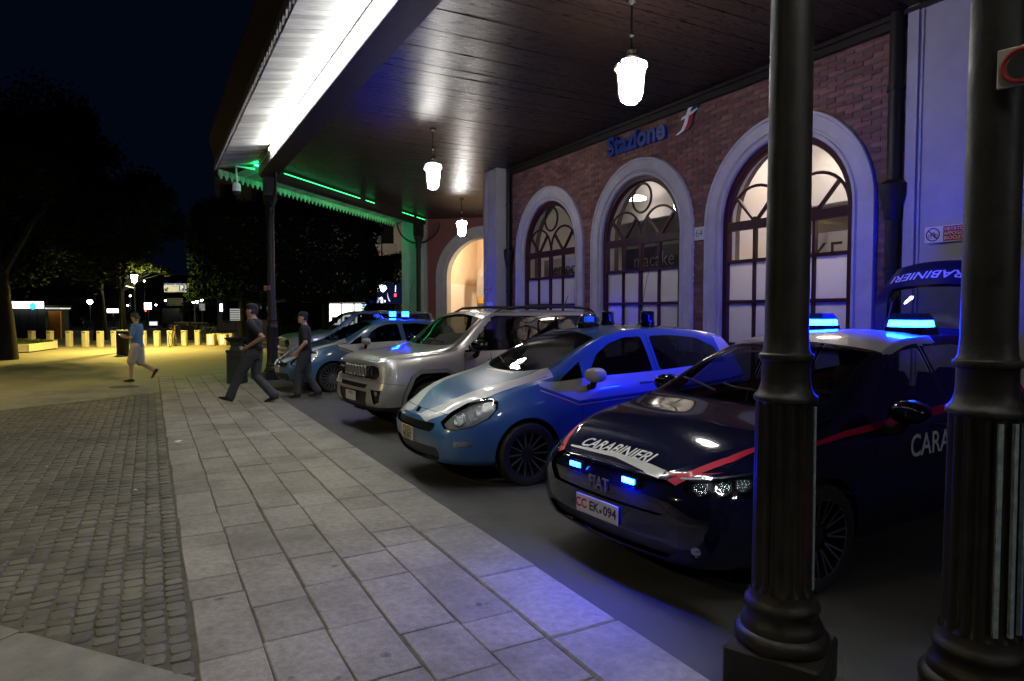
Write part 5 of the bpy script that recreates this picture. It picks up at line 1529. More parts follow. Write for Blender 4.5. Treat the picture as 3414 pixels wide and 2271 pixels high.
def build_offroader(loc, rz, label, paint, full=True):
    t = thing('off_roader', loc, rz, label, 'car')
    t.scale = (1.045,) * 3
    S = car_shell(SJ)
    for ax in (.80, 3.37):
        arch = lambda d_: [(ax - .43 - d_, .2), (ax + .45 + d_, .2), (ax + .43 + d_, .50), (ax + .30 + d_ * .8, .74 + d_ * .7), (ax + .20, .80 + d_), (ax - .20, .80 + d_), (ax - .29 - d_ * .8, .74 + d_ * .7), (ax - .41 - d_, .50)]
        S.cut(PS, arch(0), lambda f: abs(fc(f, 1)) > .5)
        fl = S.cut(PS, arch(.055), lambda f: abs(fc(f, 1)) > .5 and abs(fc(f, 4)) > .3)
        for sdx in (isL, isR): surf_obj('wheel_flare', shift([f for f in fl if sdx(f)], .022), mat('flare_grey', (.20, .20, .21), .4, backdark=True), t)
        for sg in (-1, 1):
            wheel_well(t, ax, .47, .87, .52, sg); add_wheel(t, ax, sg * .78, .35, 'jeep', .22)
    ws = S.cut(PT, [(1.12, 0), (1.13, .3), (1.17, .55), (1.22, .675), (1.83, .60), (1.80, .3), (1.79, 0), (1.80, -.3), (1.83, -.60), (1.22, -.675), (1.17, -.55), (1.13, -.3)], isUp)
    surf_obj('windscreen', shift(ws, -.004), m_screen, t)
    for sd in (isL, isR):
        ok = lambda f: sd(f) and abs(fc(f, 4)) > .25 and fc(f, 2) > 1.0
        for o_ in ([(1.42, 1.09), (2.28, 1.10), (2.28, 1.555), (1.98, 1.555), (1.86, 1.52)], [(2.36, 1.10), (3.18, 1.11), (3.18, 1.555), (2.36, 1.555)], [(3.26, 1.115), (3.85, 1.13), (3.85, 1.545), (3.26, 1.555)]):
            surf_obj('side_window', shift(S.cut(PS, round_poly(o_, .045), ok), -.004), m_carglass, t)
        tr = strip(S, PS, [(1.36, 1.58), (2.0, 1.58), (3.95, 1.58)], [(1.30, 1.06), (2.0, 1.075), (3.95, 1.10)], lambda f: ok(f) and fc(f, 2) > 1.06)
        tr = [f for f in tr]
        keep = [f for f in tr if (fc(f, 0) - 1.40) * .52 > (fc(f, 2) - 1.12) * .58 - .0 or fc(f, 0) > 1.9]
        S.p += [f for f in tr if f not in keep]
        surf_obj('window_surround', shift(keep, -.001), m_gloss, t)
    surf_obj('rear_window', shift(S.cut(PF, round_poly([(-.55, 1.15), (.55, 1.15), (.52, 1.52), (-.52, 1.52)], .05), lambda f: isBk(f) and fc(f, 0) > 3.9), -.004), m_carglass, t)
    # grille panel with seven slots, round lamps
    gp_ = S.cut(PF, round_poly([(-.70, .735), (.70, .735), (.74, .80), (.70, .905), (-.70, .905), (-.74, .80)], .06), isFr)
    surf_obj('grille_panel', shift(gp_, -.012), m_gloss, t)
    fx = lambda y, z: (S.bvh.ray_cast(Vector((-.8, y, z)), Vector((1, 0, 0)))[0].x)
    for k in range(7):
        y = (k - 3) * .108
        s = MB(); xx = fx(y, .82)
        o_ = [(a, b_) for a, b_ in round_poly([(y - .036, .755), (y + .036, .755), (y + .036, .89), (y - .036, .89)], .03)]
        s.tube([(fx(a, b_) - .004, a, b_) for a, b_ in o_], .011, 6, closed=True); s.build('grille_slot', mat('slot_silver', (.36, .35, .33), .35, metal=.6), t, 60)
    for sg in (-1, 1):
        y = sg * .585; hl = link('headlamp', None, t); hl.empty_display_size = .05
        rot = Matrix.Rotation(-PI / 2, 3, 'Y') @ Matrix.Identity(3)
        rot = Matrix.Rotation(-sg * R(14), 3, 'Z') @ rot
        c_ = (fx(y, .82) + .03, y, .82)
        s = MB(); s.lathe([(.098, -.03), (.098, .035), (.088, .042), (.082, .02)], 28, c_, cap0=False, cap1=False, rot=rot); s.build('bezel', m_gloss, hl, 40)
        s = MB(); s.lathe([(.082, .01), (.06, -.01), (.03, -.02), (0, -.02)], 24, c_, cap0=False, cap1=False, rot=rot); s.build('reflector', m_reflector, hl, 40)
        s = MB(); s.lathe([(.082, .03), (.05, .042), (0, .046)], 24, c_, cap0=False, cap1=False, rot=rot); s.build('lens', m_lens, hl, 60)
    for sg in (-1, 1):
        pj = obl(62, sg); te = faces_obl(62, sg)
        mk = S.cut(pj, round_poly([(.515, .78), (.56, .78), (.575, .90), (.53, .90)], .02), te); surf_obj('side_marker', shift(mk, .003), mat('marker_grey', (.33, .32, .31), .2, coat=.5), t)
        fg = S.cut(obl(25, sg), [(.62, .40), (.72, .44), (.76, .60), (.55, .60)], faces_obl(25, sg)); surf_obj('fog_recess', shift(fg, -.025), m_blackp, t)
        fgl = Surf([list(f) for f in fg]); b_ = fgl.cut(obl(25, sg), [(.665 + .03 * math.cos(2 * PI * i / 12), .555 + .03 * math.sin(2 * PI * i / 12)) for i in range(12)], None); surf_obj('fog_lamp', shift(b_, -.012), m_reflector, t)
    up_ = S.cut(PF, round_poly([(-.42, .60), (.42, .60), (.48, .655), (-.48, .655)], .015), isFr); surf_obj('upper_intake', shift(up_, -.02), m_blackp, t)
    lo_ = S.cut(PF, round_poly([(-.42, .33), (.42, .33), (.50, .56), (-.50, .56)], .03), isFr); surf_obj('lower_intake', shift(lo_, -.01), m_blackp, t)
    sk = strip(S, PS, [(0, .37), (.4, .37)], [(0, .2), (.4, .2)], lambda f: True); surf_obj('skid_trim', sk, m_blackp, t)
    gp = line_cut(S, PS, [(1.30, .3), (1.27, .7), (1.32, 1.06)], .007, lambda f: abs(fc(f, 4)) > .3); gp += line_cut(S, PS, [(2.32, .3), (2.32, 1.1)], .006, lambda f: abs(fc(f, 4)) > .3)
    gp += line_cut(S, PS, [(.02, .70), (.36, .66)], .005, lambda f: abs(fc(f, 4)) > .2)
    gp += line_cut(S, PT, [(.09, -.60), (.075, 0), (.09, .60)], .006, lambda f: isUp(f) or isFr(f))
    for sg in (-1, 1): gp += line_cut(S, PT, [(.09, sg * .60), (.3, sg * .735), (1.15, sg * .775)], .006, isUp)
    surf_obj('panel_gap', shift(gp, -.004), m_gap, t)
    if full:
        # dark compass star on the door
        pts = []
        for k in range(16):
            r_ = (.15, .028, .085, .028)[k % 4]; a = 2 * PI * k / 16 + PI / 2
            pts.append((1.75 + r_ * math.cos(a), .90 + r_ * math.sin(a)))
        star = []
        for k in range(16): star += S.cut(PS, [(1.75, .90), pts[k], pts[(k + 1) % 16]], isL)
        surf_obj('star_decal', shift(star, .002), mat('decal_navy', (.01, .02, .07), .4), t)
    surf_obj('body', S.p, paint, t)
    hx = fx(.15, .47); Mp = Matrix(((0, 0, -1, fx(0, .47) - .02), (-1, 0, 0, 0), (0, 1, 0, .475), (0, 0, 0, 1)))
    number_plate(t, Mp, .36, .13, [('POLIZIA', .05, 0, .035, m_pred)] if full else [])
    mirror(t, 1.42, -.90, 1.16, -1, m_gloss, 1.15); mirror(t, 1.42, .90, 1.16, 1, m_gloss, 1.15)
    if full:
        for sg in (-1, 1):
            s = MB(); s.tube([(1.98, sg * .60, 1.625), (2.12, sg * .60, 1.69), (2.6, sg * .605, 1.715), (3.5, sg * .60, 1.71), (3.85, sg * .59, 1.69), (3.98, sg * .585, 1.615)], [.016, .02, .021, .021, .02, .016], 8); s.build('roof_rail', m_blackp, t, 50)
        s = MB(); s.tube([(3.75, 0, 1.64), (3.80, 0, 1.70), (3.9, 0, 1.92)], [.02, .01, .005], 8); s.build('aerial', m_blackp, t)
    for x in (2.12, 3.05):
        h_ = S.bvh.ray_cast(Vector((x, -2, 1.0)), Vector((0, 1, 0)))[0]
        s = MB(); s.tube([(x - .10, h_.y - .003, 1.0), (x - .06, h_.y - .03, 1.0), (x + .06, h_.y - .03, 1.0), (x + .10, h_.y - .003, 1.0)], .014, 8); s.build('door_handle', paint, t, 50)
    for y0, y1 in ((-.45, .10), (.1, .56)):
        pts = []
        for k in range(6):
            y = y0 + (y1 - y0) * k / 5; x = 1.16 + .07 * (k / 5) + abs(y) * .08
            h_ = S.bvh.ray_cast(Vector((x, y, 2)), Vector((0, 0, -1)))[0]; pts.append((h_.x, h_.y, h_.z + .016))
        s = MB(); s.tube(pts, .008, 6); s.build('wiper', m_blackp, t)
    interior(t, 1.42, 3.9, .74, 1.08)
    for y in (-.38, .38): seat(t, 1.95, y, .58, True, 1.36); seat(t, 2.85, y, .60, True, 1.34)
    if full:
        # pale sunshade folded on the dashboard
        s = MB(); s.add([(1.36, -.60, 1.105), (1.42, .45, 1.10), (1.62, .45, 1.28), (1.60, -.60, 1.34), (1.37, -.60, 1.095), (1.43, .45, 1.09), (1.63, .45, 1.27), (1.61, -.60, 1.33)], [(0, 1, 2, 3), (7, 6, 5, 4), (0, 4, 5, 1), (1, 5, 6, 2), (2, 6, 7, 3), (3, 7, 4, 0)]); s.build('sunshade', mat('shade_silver', (.6, .6, .58), .5), t)
    return t
m_silver = mat('silver_paint', (.46, .445, .43), .34, metal=.55, coat=.8, backdark=True)
build_offroader((2.61, 9.60, -.01), R(6.0), 'silver boxy off-roader with slotted grille and roof rails between two police cars', m_silver)
build_offroader((3.15, 19.0, -.01), R(1), 'pale grey green off-roader parked farthest, behind the flashing police car', mat('grey_green_paint', (.25, .29, .26), .35, metal=.3, coat=.7, backdark=True), False)
# ------------------------------------------------------------------ people
m_skin = mat('skin', (.42, .24, .17), .55, (.46, .27, .20), scale=12)
m_navyc = mat('navy_polo', (.006, .007, .012), .9, (.010, .011, .017), scale=20)
m_trou = mat('grey_trousers', (.030, .035, .046), .9, (.044, .050, .063), scale=14, bump=.3, bscale=30)
m_shoe = mat('black_leather', (.008, .008, .009), .35)
m_tee = mat('blue_tee', (.075, .145, .27), .9, (.10, .18, .31), scale=14)
m_teeg = mat('grey_sleeve', (.17, .20, .24), .9)
m_short = mat('beige_shorts', (.36, .31, .25), .9, (.42, .36, .29), scale=14)
m_hair = mat('dark_hair', (.010, .008, .007), .6)
m_belt = mat('white_belt', (.5, .5, .5), .5)

def remesh(mb, name, mt, parent, vox=.009, smooth_it=6):
    me = mb.mesh(name + '_src')
    o = bpy.data.objects.new('tmp', me); col.objects.link(o)
    r_ = o.modifiers.new('r', 'REMESH'); r_.mode = 'VOXEL'; r_.voxel_size = vox
    sm = o.modifiers.new('s', 'SMOOTH'); sm.factor = .5; sm.iterations = smooth_it
    bpy.context.view_layer.update()
    m2 = bpy.data.meshes.new_from_object(o.evaluated_get(bpy.context.evaluated_depsgraph_get()))
    bpy.data.objects.remove(o); bpy.data.meshes.remove(me)
    m2.name = name; m2.materials.clear(); m2.materials.append(mt)
    m2.polygons.foreach_set('use_smooth', [True] * len(m2.polygons)); m2.update()
    return link(name, m2, parent)
def ball(s, c, r_, sz=(1, 1, 1), n=12):
    rings = []
    for i in range(1, n // 2 + 1):
        a = PI * i / (n // 2 + 1)
        rings.append([(c[0] + r_ * sz[0] * math.sin(a) * math.cos(2 * PI * k / n), c[1] + r_ * sz[1] * math.sin(a) * math.sin(2 * PI * k / n), c[2] - r_ * sz[2] * math.cos(a)) for k in range(n)])
    s.loft(rings)
def limb(s, pts, rr, n=12):
    # densify and round the joints
    P_ = []; Q = []
    for i in range(len(pts) - 1):
        for k in range(5):
            t = k / 5; P_.append(Vector(pts[i]).lerp(Vector(pts[i + 1]), t)); Q.append(rr[i] + (rr[i + 1] - rr[i]) * t)
    P_.append(Vector(pts[-1])); Q.append(rr[-1])
    s.tube(P_, Q, n)
    for p_, r_ in zip(pts, rr): ball(s, p_, r_ * .99)
def stack(s, secs, n=20):
    """elliptical sections: (x, y, z, half depth, half width)"""
    s.loft([[(x + a * math.cos(2 * PI * k / n), y + b_ * math.sin(2 * PI * k / n), z) for k in range(n)] for x, y, z, a, b_ in secs])

def hand(s, wrist, fwd, palm, side, curl=.5):
    """palm plus five fingers; fwd: pointing direction, palm: normal of the palm, side: towards the thumb"""
    w, f, p_, sd = Vector(wrist), Vector(fwd).normalized(), Vector(palm).normalized(), Vector(side).normalized()
    limb(s, [w, w + f * .045, w + f * .085], [.026, .034, .034], 10)
    for k, (o_, ln) in enumerate(((.030, .070), (.010, .080), (-.010, .075), (-.029, .058))):
        b0 = w + f * .085 + sd * o_
        d1 = (f + p_ * curl * .6).normalized(); d2 = (f + p_ * curl * 2.0).normalized()
        limb(s, [b0, b0 + d1 * ln * .5, b0 + d1 * ln * .5 + d2 * ln * .5], [.0095, .009, .008], 8)
    b0 = w + f * .03 + sd * .03
    limb(s, [b0, b0 + (f * .6 + sd).normalized() * .035, b0 + (f * .6 + sd).normalized() * .035 + (f + p_ * curl).normalized() * .032], [.012, .0105, .009], 8)

def head(s, c, yaw=0.0, pitch=0.0):
    """head with jaw, nose, brow, ears; c is the centre of the skull"""
    M4 = Matrix.Translation(c) @ Matrix.Rotation(yaw, 4, 'Z') @ Matrix.Rotation(pitch, 4, 'Y')
    h_ = MB(); h_.M = M4
    stack(h_, [(.012, 0, -.125, .018, .02), (.018, 0, -.118, .05, .042), (.012, 0, -.09, .078, .056), (.004, 0, -.05, .088, .066), (0, 0, 0, .095, .074), (-.004, 0, .045, .094, .075), (-.008, 0, .08, .078, .064), (-.01, 0, .105, .045, .04), (-.01, 0, .115, .012, .012)])
    h_.loft([[(.088, -.012, .02), (.088, .012, .02), (.08, .008, .03), (.08, -.008, .03)], [(.112, -.016, -.028), (.112, .016, -.028), (.08, .018, -.025), (.08, -.018, -.025)], [(.09, -.014, -.042), (.09, .014, -.042), (.075, .012, -.04), (.075, -.012, -.04)]])
    ball(h_, (.085, 0, -.068), .016, (.7, 1.3, .5)); ball(h_, (.08, 0, .028), .02, (.6, 2.4, .5)); ball(h_, (.078, 0, -.105), .018, (.8, 1.1, .8))
    for sg in (-1, 1): ball(h_, (-.005, sg * .076, -.01), .03, (.6, .3, 1))
    s.v += [] ; b0 = len(s.v); s.v.extend(h_.v); s.f.extend([tuple(b0 + i for i in f) for f in h_.f]); s.m.extend(h_.m)
    return M4

def person(loc, rz, label, legs, arms, garb, yaw=0, pitch=0, lean=.0, hip=.93, k=1.0):
    """legs: per side (knee, ankle, toe direction pitch); arms: per side (elbow, wrist)"""
    t = thing('person', loc, rz, label, 'person'); t.scale = (k, k, k)
    sh = Vector((lean, 0, 1.42)); hc = Vector((0, 0, hip))
    neck = Vector((lean * 1.1 + .01, 0, 1.50)); hd = Vector((lean * 1.2 + .035, 0, 1.635))
    b = MB()
    stack(b, [(0, 0, hip - .09, .10, .14), (0, 0, hip, .115, .165), (lean * .3, 0, hip + .12, .10, .145), (lean * .6, 0, hip + .25, .115, .155), (lean * .85, 0, 1.33, .118, .17), (lean, 0, 1.42, .10, .175), (lean, 0, 1.47, .07, .11), (lean, 0, 1.50, .055, .065)])
    limb(b, [Vector((lean - .005, 0, 1.44)), neck, hd - Vector((.01, 0, .06))], [.062, .056, .056])
    hm = head(b, hd, yaw, pitch)
    up = MB(); low = MB(); sho = MB()
    for sg, (kn, an, tp) in zip((1, -1), legs):
        hp = hc + Vector((0, sg * .088, -.02)); kn, an = Vector(kn), Vector(an)
        limb(b, [hp, kn, an], [.085, .056, .040])
        ft = an + Vector((.13 * math.cos(tp), 0, -.075 + -.13 * math.sin(tp)))
        limb(b, [an + Vector((-.03, 0, -.05)), ft], [.035, .028])
        # shoe
        rot = Matrix.Rotation(tp, 3, 'Y')
        so = MB(); pts = [(-.075, .034, .06), (-.02, .038, .075), (.05, .042, .06), (.12, .044, .042), (.175, .034, .03), (.19, .015, .02)]
        rings = []
        for x, w_, hh in pts:
            rings.append([an + rot @ Vector((x, yy, zz - .075)) for yy, zz in ((-w_, .0), (w_, .0), (w_, .02), (w_ * .75, hh), (-w_ * .75, hh), (-w_, .02))])
        so.loft(rings); so.build('shoe', m_shoe, t, 50)
        if garb['legs'] == 'long': limb(low, [hp + Vector((0, 0, .03)), hp.lerp(kn, .5), kn, kn.lerp(an, .6), an + Vector((-.012, 0, .0))], [.115, .102, .083, .078, .084])
        else: limb(low, [hp + Vector((0, 0, .03)), hp.lerp(kn, .5), hp.lerp(kn, .96)], [.12, .115, .105])
    for sg, (el, wr, fw, pm, th_) in zip((1, -1), arms):
        s0 = Vector((lean, sg * .175, 1.415)); el, wr = Vector(el), Vector(wr)
        limb(b, [s0, el, wr], [.055, .042, .029])
        hand(b, wr, fw, pm, th_)
        limb(up, [s0 + Vector((0, -sg * .03, .01)), s0, s0.lerp(el, .72)], [.07, .072, .064])
    body = remesh(b, 'body', m_skin, t, .008, 5)
    stack(low, [(0, 0, hip - .13, .10, .15), (0, 0, hip - .05, .125, .175), (0, 0, hip + .04, .118, .168), (lean * .2, 0, hip + .09, .112, .16)])
    stack(up, [(0, 0, hip - .02, .128, .178), (lean * .2, 0, hip + .06, .124, .17), (lean * .5, 0, hip + .2, .122, .163), (lean * .85, 0, 1.33, .130, .182), (lean, 0, 1.42, .112, .185), (lean, 0, 1.475, .078, .12), (lean, 0, 1.495, .066, .075)])
    remesh(low, 'trousers' if garb['legs'] == 'long' else 'shorts', garb['low'], t, .011, 5)
    remesh(up, 'shirt', garb['up'], t, .011, 4)
    # hair or cap
    c_ = MB(); c_.M = hm
    if garb.get('cap'):
        stack(c_, [(-.008, 0, .025, .101, .081), (-.01, 0, .06, .103, .083), (-.012, 0, .10, .085, .07), (-.012, 0, .122, .045, .04)])
        c_.loft([[(.07, -.07, .032), (.07, .07, .032), (.07, .07, .042), (.07, -.07, .042)], [(.13, -.06, .025), (.13, .06, .025), (.13, .06, .033), (.13, -.06, .033)], [(.165, -.03, .016), (.165, .03, .016), (.165, .03, .022), (.165, -.03, .022)]])
        c_.build('cap', m_navyc, t, 50)
        h2 = MB(); h2.M = hm; stack(h2, [(-.03, 0, -.055, .068, .071), (-.02, 0, -.02, .082, .079), (-.012, 0, .03, .092, .079)]); h2.build('hair', garb['hair'], t, 60)
    else:
        stack(c_, [(-.055, 0, -.06, .05, .06), (-.035, 0, -.03, .075, .078), (-.018, 0, .02, .088, .084), (-.006, 0, .06, .102, .086), (-.004, 0, .10, .095, .076), (-.006, 0, .13, .06, .05), (-.006, 0, .14, .02, .02)])
        c_.build('hair', garb['hair'], t, 60)
    if garb.get('belt'):
        s = MB(); n = 20
        ring = lambda z, d_: [(d_ * .0 + (.131 + d_) * math.cos(2 * PI * q / n), (.181 + d_) * math.sin(2 * PI * q / n), z) for q in range(n)]
        s.loft([ring(hip + .035, 0), ring(hip + .035, .008), ring(hip + .085, .008), ring(hip + .085, 0)], False, False); s.build('belt', garb['belt'], t, 40)
        s = MB(); s.box(-.06, .05, -.225, -.185, hip - .14, hip + .07, None, .012); s.build('holster', m_shoe, t)
    eyes = MB(); eyes.M = hm
    for sg in (-1, 1): ball(eyes, (.083, sg * .031, .003), .0105, n=8)
    eyes.build('eyes', m_hair, t, 60)
    return t
dz = Vector
POL = dict(legs='long', low=m_trou, up=m_navyc, cap=True, hair=m_hair, belt=m_shoe)
# facing: local +x; the side turned to the camera is -y or +y as the figure walks left
th1 = math.atan2(.53, -.85)
person((1.70, 13.10, 0), th1, 'policeman in dark cap striding left past the litter bin, hand on hip',
       [((.24, .09, .50), (.42, .09, .12), -.25), ((.02, -.09, .47), (-.30, -.09, .12), .25)],
       [((-.29, .30, 1.18), (.03, .20, 1.00), (.7, -.4, -.3), (0, -1, 0), (.3, 0, 1)), ((.03, -.24, 1.13), (.16, -.22, .92), (.3, 0, -1), (0, 1, 0), (1, 0, 0))],
       POL, yaw=.1, hip=.90, k=1.055)
person((2.70, 13.50, 0), math.atan2(.30, -.95), 'policeman in dark cap and vest standing in front of the flashing police car',
       [((.14, .10, .49), (.16, .11, .09), .0), ((-.03, -.10, .47), (-.22, -.11, .10), .12)],
       [((-.04, .27, 1.13), (.15, .24, .93), (.8, -.1, -.5), (0, -1, 0), (.2, 0, 1)), ((-.02, -.27, 1.13), (.14, -.25, .92), (.6, 0, -.8), (0, 1, 0), (1, 0, 0))],
       POL, yaw=.15, pitch=-.05, hip=.90, k=.97)
# badge on the sleeve is too small to build; the walker with the phone
wk = person((-.28, 18.5, 0), math.atan2(.42, -.9), 'man in blue shirt and beige shorts walking left with a phone',
       [((.12, .09, .50), (.13, .09, .085), .0), ((-.02, -.09, .48), (-.36, -.09, .27), .95)],
       [((.02, .26, 1.13), (.27, .12, 1.14), (.9, -.4, .35), (0, -.5, 1), (.3, 0, 1)), ((.02, -.26, 1.13), (.27, -.12, 1.12), (.9, .4, .35), (0, .5, 1), (.3, 0, 1))],
       dict(legs='short', low=m_short, up=m_tee, hair=m_hair), yaw=.0, pitch=.38, hip=.90, k=.955)
ph = thing('phone', wk.matrix_basis @ Vector((.40, 0, 1.19)), wk.rotation_euler.z, 'small dark phone with a lit screen held by the walking man', 'phone')
s = MB(); rp = Matrix.Rotation(R(-35), 3, 'Y'); s.obox((0, 0, 0), .075, .15, .009, rp); s.build('case', m_dark, ph)
s = MB(); s.obox(rp @ Vector((0, 0, .0052)), .068, .142, .001, rp); s.build('screen', glow('phone_screen', (.8, .9, 1), 1.5), ph)
# ------------------------------------------------------------------ things on the square
_f = Vector((math.sin(R(YAW)) * math.cos(R(PITCH)), math.cos(R(YAW)) * math.cos(R(PITCH)), -math.sin(R(PITCH))))
_r = Vector((math.cos(R(YAW)), -math.sin(R(YAW)), 0)); _u = _r.cross(_f)
def at(px, py, depth):      # where a spot seen in the photograph lies at a given distance
    F_ = 2200 * 2357 / 3414
    return Vector((0, 0, CAMH)) + _f * depth + _r * ((px - 1178.5) / F_ * depth) + _u * ((784 - py) / F_ * depth)
def gd(px, py):             # the same for a spot on the ground
    F_ = 2200 * 2357 / 3414
    v = _f * F_ + _r * (px - 1178.5) + _u * (784 - py)
    return Vector((0, 0, CAMH)) + v * (-CAMH / v.z)
FACE = math.atan2(_r.y, _r.x)   # turns local +x to the right of the view, local -y towards the viewer

m_conc = mat('cream_concrete', (.50, .47, .38), .8, (.58, .55, .45), scale=6, bump=.2, bscale=40)
m_green = mat('dark_green_metal', (.012, .022, .022), .45, (.02, .03, .03), scale=9)
m_pole = mat('pole_metal', (.10, .10, .10), .5)
m_blk = mat('black_metal', (.003, .003, .0033), .7)
# litter bin beside the far column
lb = thing('litter_bin', (1.80, 16.9, 0), FACE, 'dark green litter bin with a funnel shaped ash top beside the column', 'bin')
s = MB(); s.box(-.19, .19, -.17, .17, -.005, .80, None, .02); s.box(-.2, .2, -.18, .18, .74, .80, None, .01); s.build('body', m_green, lb)
s = MB(); s.loft([[(a * w_, b_ * d_, z) for a, b_ in ((-1, -1), (1, -1), (1, 1), (-1, 1))] for w_, d_, z in ((.13, .12, .80), (.10, .10, .88), (.12, .11, .98), (.22, .18, 1.07), (.23, .19, 1.09))]); s.build('ash_funnel', m_green, lb)
s = MB(); s.box(-.12, .12, -.173, -.169, .55, .68); s.build('opening', m_dark, lb)
# bollards
bl = MB(); w_ = .13
bl.loft([[(a * k, b_ * k, z) for a, b_ in ((-w_, -w_ * .7), (-w_ * .7, -w_), (w_ * .7, -w_), (w_, -w_ * .7), (w_, w_ * .7), (w_ * .7, w_), (-w_ * .7, w_), (-w_, w_ * .7))] for k, z in ((1, -.006), (1, .64), (1.04, .66), (1.04, .74), (.96, .76))])
bme = bl.mesh('post', m_conc)
cm = MB(); cm.box(-.07, .07, -w_ - .012, -w_ + .01, .685, .725); cme = cm.mesh('grip_slot', m_dark)
nth = ['first', 'second', 'third', 'fourth', 'fifth', 'sixth', 'seventh', 'eighth', 'ninth', 'tenth', 'eleventh', 'twelfth']
for k, (px, py) in enumerate(((74, 797), (116, 797.5), (160, 797.5), (197, 798), (231, 798), (264, 797), (330, 797), (362, 797), (393, 796), (425, 795), (456, 794), (51, 795))[:11]):
    p_ = gd(px, py); t = thing('bollard', (p_.x, p_.y, 0), FACE + random.uniform(-.1, .1), '%s cream concrete bollard from the left in the row across the square' % nth[k], 'bollard', 'bollards across the square')
    link('post', bme, t); link('grip_slot', cme, t)
# pink glowing light blocks
for k, px in enumerate((487, 515)):
    p_ = gd(px, 795); t = thing('light_block', (p_.x, p_.y, 0), FACE, ('left' if k == 0 else 'right') + ' one of two low pink glowing blocks at the end of the bollards', 'light block')
    s = MB(); s.box(-.2, .2, -.15, .2, -.006, .58, None, .02); s.build('block', m_conc, t)
    s = MB(); s.box(-.10, .08, -.165, -.151, .06, .50); s.build('pink_panel', glow('pink_glow', (1, .14, .26), 1.0), t)
for k, px in enumerate((500.5, 530)):
    p_ = gd(px, 793.5); t = thing('stone_block', (p_.x, p_.y, 0), FACE, ('cream stone block between the two pink glowing blocks', 'cream stone block right of the pink glowing blocks')[k], 'block')
    s = MB(); s.box(-.17, .17, -.15, .17, -.006, .54, None, .02); s.build('block', m_conc, t); s = MB(); s.box(-.18, .18, -.16, .18, .54, .58, None, .01); s.build('cap', m_conc, t)
# black bin on a lamp pole (the lamp itself sits up in the leaves)
p_ = gd(283, 818)
bb = thing('street_bin', (p_.x, p_.y, 0), FACE, 'black round litter bin next to the man with the phone', 'bin')
s = MB(); s.lathe([(.20, 0), (.22, .05), (.22, .92), (.20, .94)], 22, (0, 0, -.006)); s.build('body', m_blk, bb, 40)
s = MB(); s.lathe([(.225, .94), (.23, .96), (.225, .985), (.15, .99)], 22); s.build('rim', m_signwhite, bb, 40)
s = MB(); s.lathe([(.16, .0), (.15, .02)], 16, (0, -.14, -.005)); s.build('bag_end', m_signwhite, bb, 40)
m_sod = glow('sodium_glow', (1.0, .74, .16), 7000.0)
def lamp_post(loc, rz, h, label, mt, arm=.9, r_=.06):
    t = thing('lamp_post', loc, rz, label, 'lamp post')
    s = MB(); s.lathe([(r_ * 1.7, -.006), (r_ * 1.6, .3), (r_, .45), (r_ * .7, h)], 14); s.build('pole', m_blk, t, 40)
    s = MB(); s.tube([(0, 0, h - .1), (arm * .4, 0, h + .12), (arm, 0, h + .15)], .03, 8); s.build('arm', m_blk, t, 50)
    s = MB(); s.loft([[(arm + a * w2, b_ * d2, z) for a, b_ in ((-1, -1), (1, -1), (1, 1), (-1, 1))] for w2, d2, z in ((.28, .14, h + .10), (.28, .14, h + .14), (.18, .08, h + .20))]); s.build('head', m_blk, t)
    s = MB()
    for x0, x1, y0, y1 in ((arm - .29, arm - .275, -.15, .15), (arm + .275, arm + .29, -.15, .15), (arm - .275, arm + .275, -.15, -.135), (arm - .275, arm + .275, .135, .15)): s.box(x0, x1, y0, y1, h - .02, h + .12)
    s.build('shade', m_blk, t)
    s = MB(); s.box(arm - .24, arm + .24, -.11, .11, h + .085, h + .097); s.build('light', mt, t)
    return t
pp = gd(279, 812)
lamp_post((pp.x, pp.y + .4, 0), R(72), 5.4, 'slim dark lamp post rising into the tree behind the black bin', m_sod, 1.2)
lamp_post((-7.6, 16.6, 0), R(15), 5.2, 'lamp post outside the picture on the left', glow('sodium_glow2', (1.0, .74, .17), 1300.0), .9)
lamp_post((-9.0, 3.5, 0), R(15), 6.2, 'second lamp post outside the picture on the left, nearer', glow('sodium_glow3', (1.0, .80, .38), 1500.0), 1.0)
# lantern-type lamp whose light catches the leaves
p_ = at(311, 720, 42)
lt_ = thing('lantern_lamp_post', (p_.x, p_.y, 0), FACE, 'tall grey lamp post with a bright glass lantern under lit leaves', 'lamp post')
s = MB(); s.lathe([(.10, -.006), (.09, .5), (.05, .6), (.04, 3.55)], 12); s.build('pole', m_pole, lt_, 40)
s = MB(); s.lathe([(.10, 3.56), (.15, 3.62), (.22, 4.02), (.19, 4.05)], 6); s.build('lantern_glass', glow('lantern2', (1, .90, .50), 170.0), lt_)
s = MB(); s.lathe([(.24, 4.05), (.12, 4.22), (.02, 4.3)], 6); s.build('hood', m_blk, lt_)
s = MB(); s.tube([(0, 0, 3.2), (-.55, 0, 3.32)], .04, 8); s.build('side_arm', m_conc, lt_)

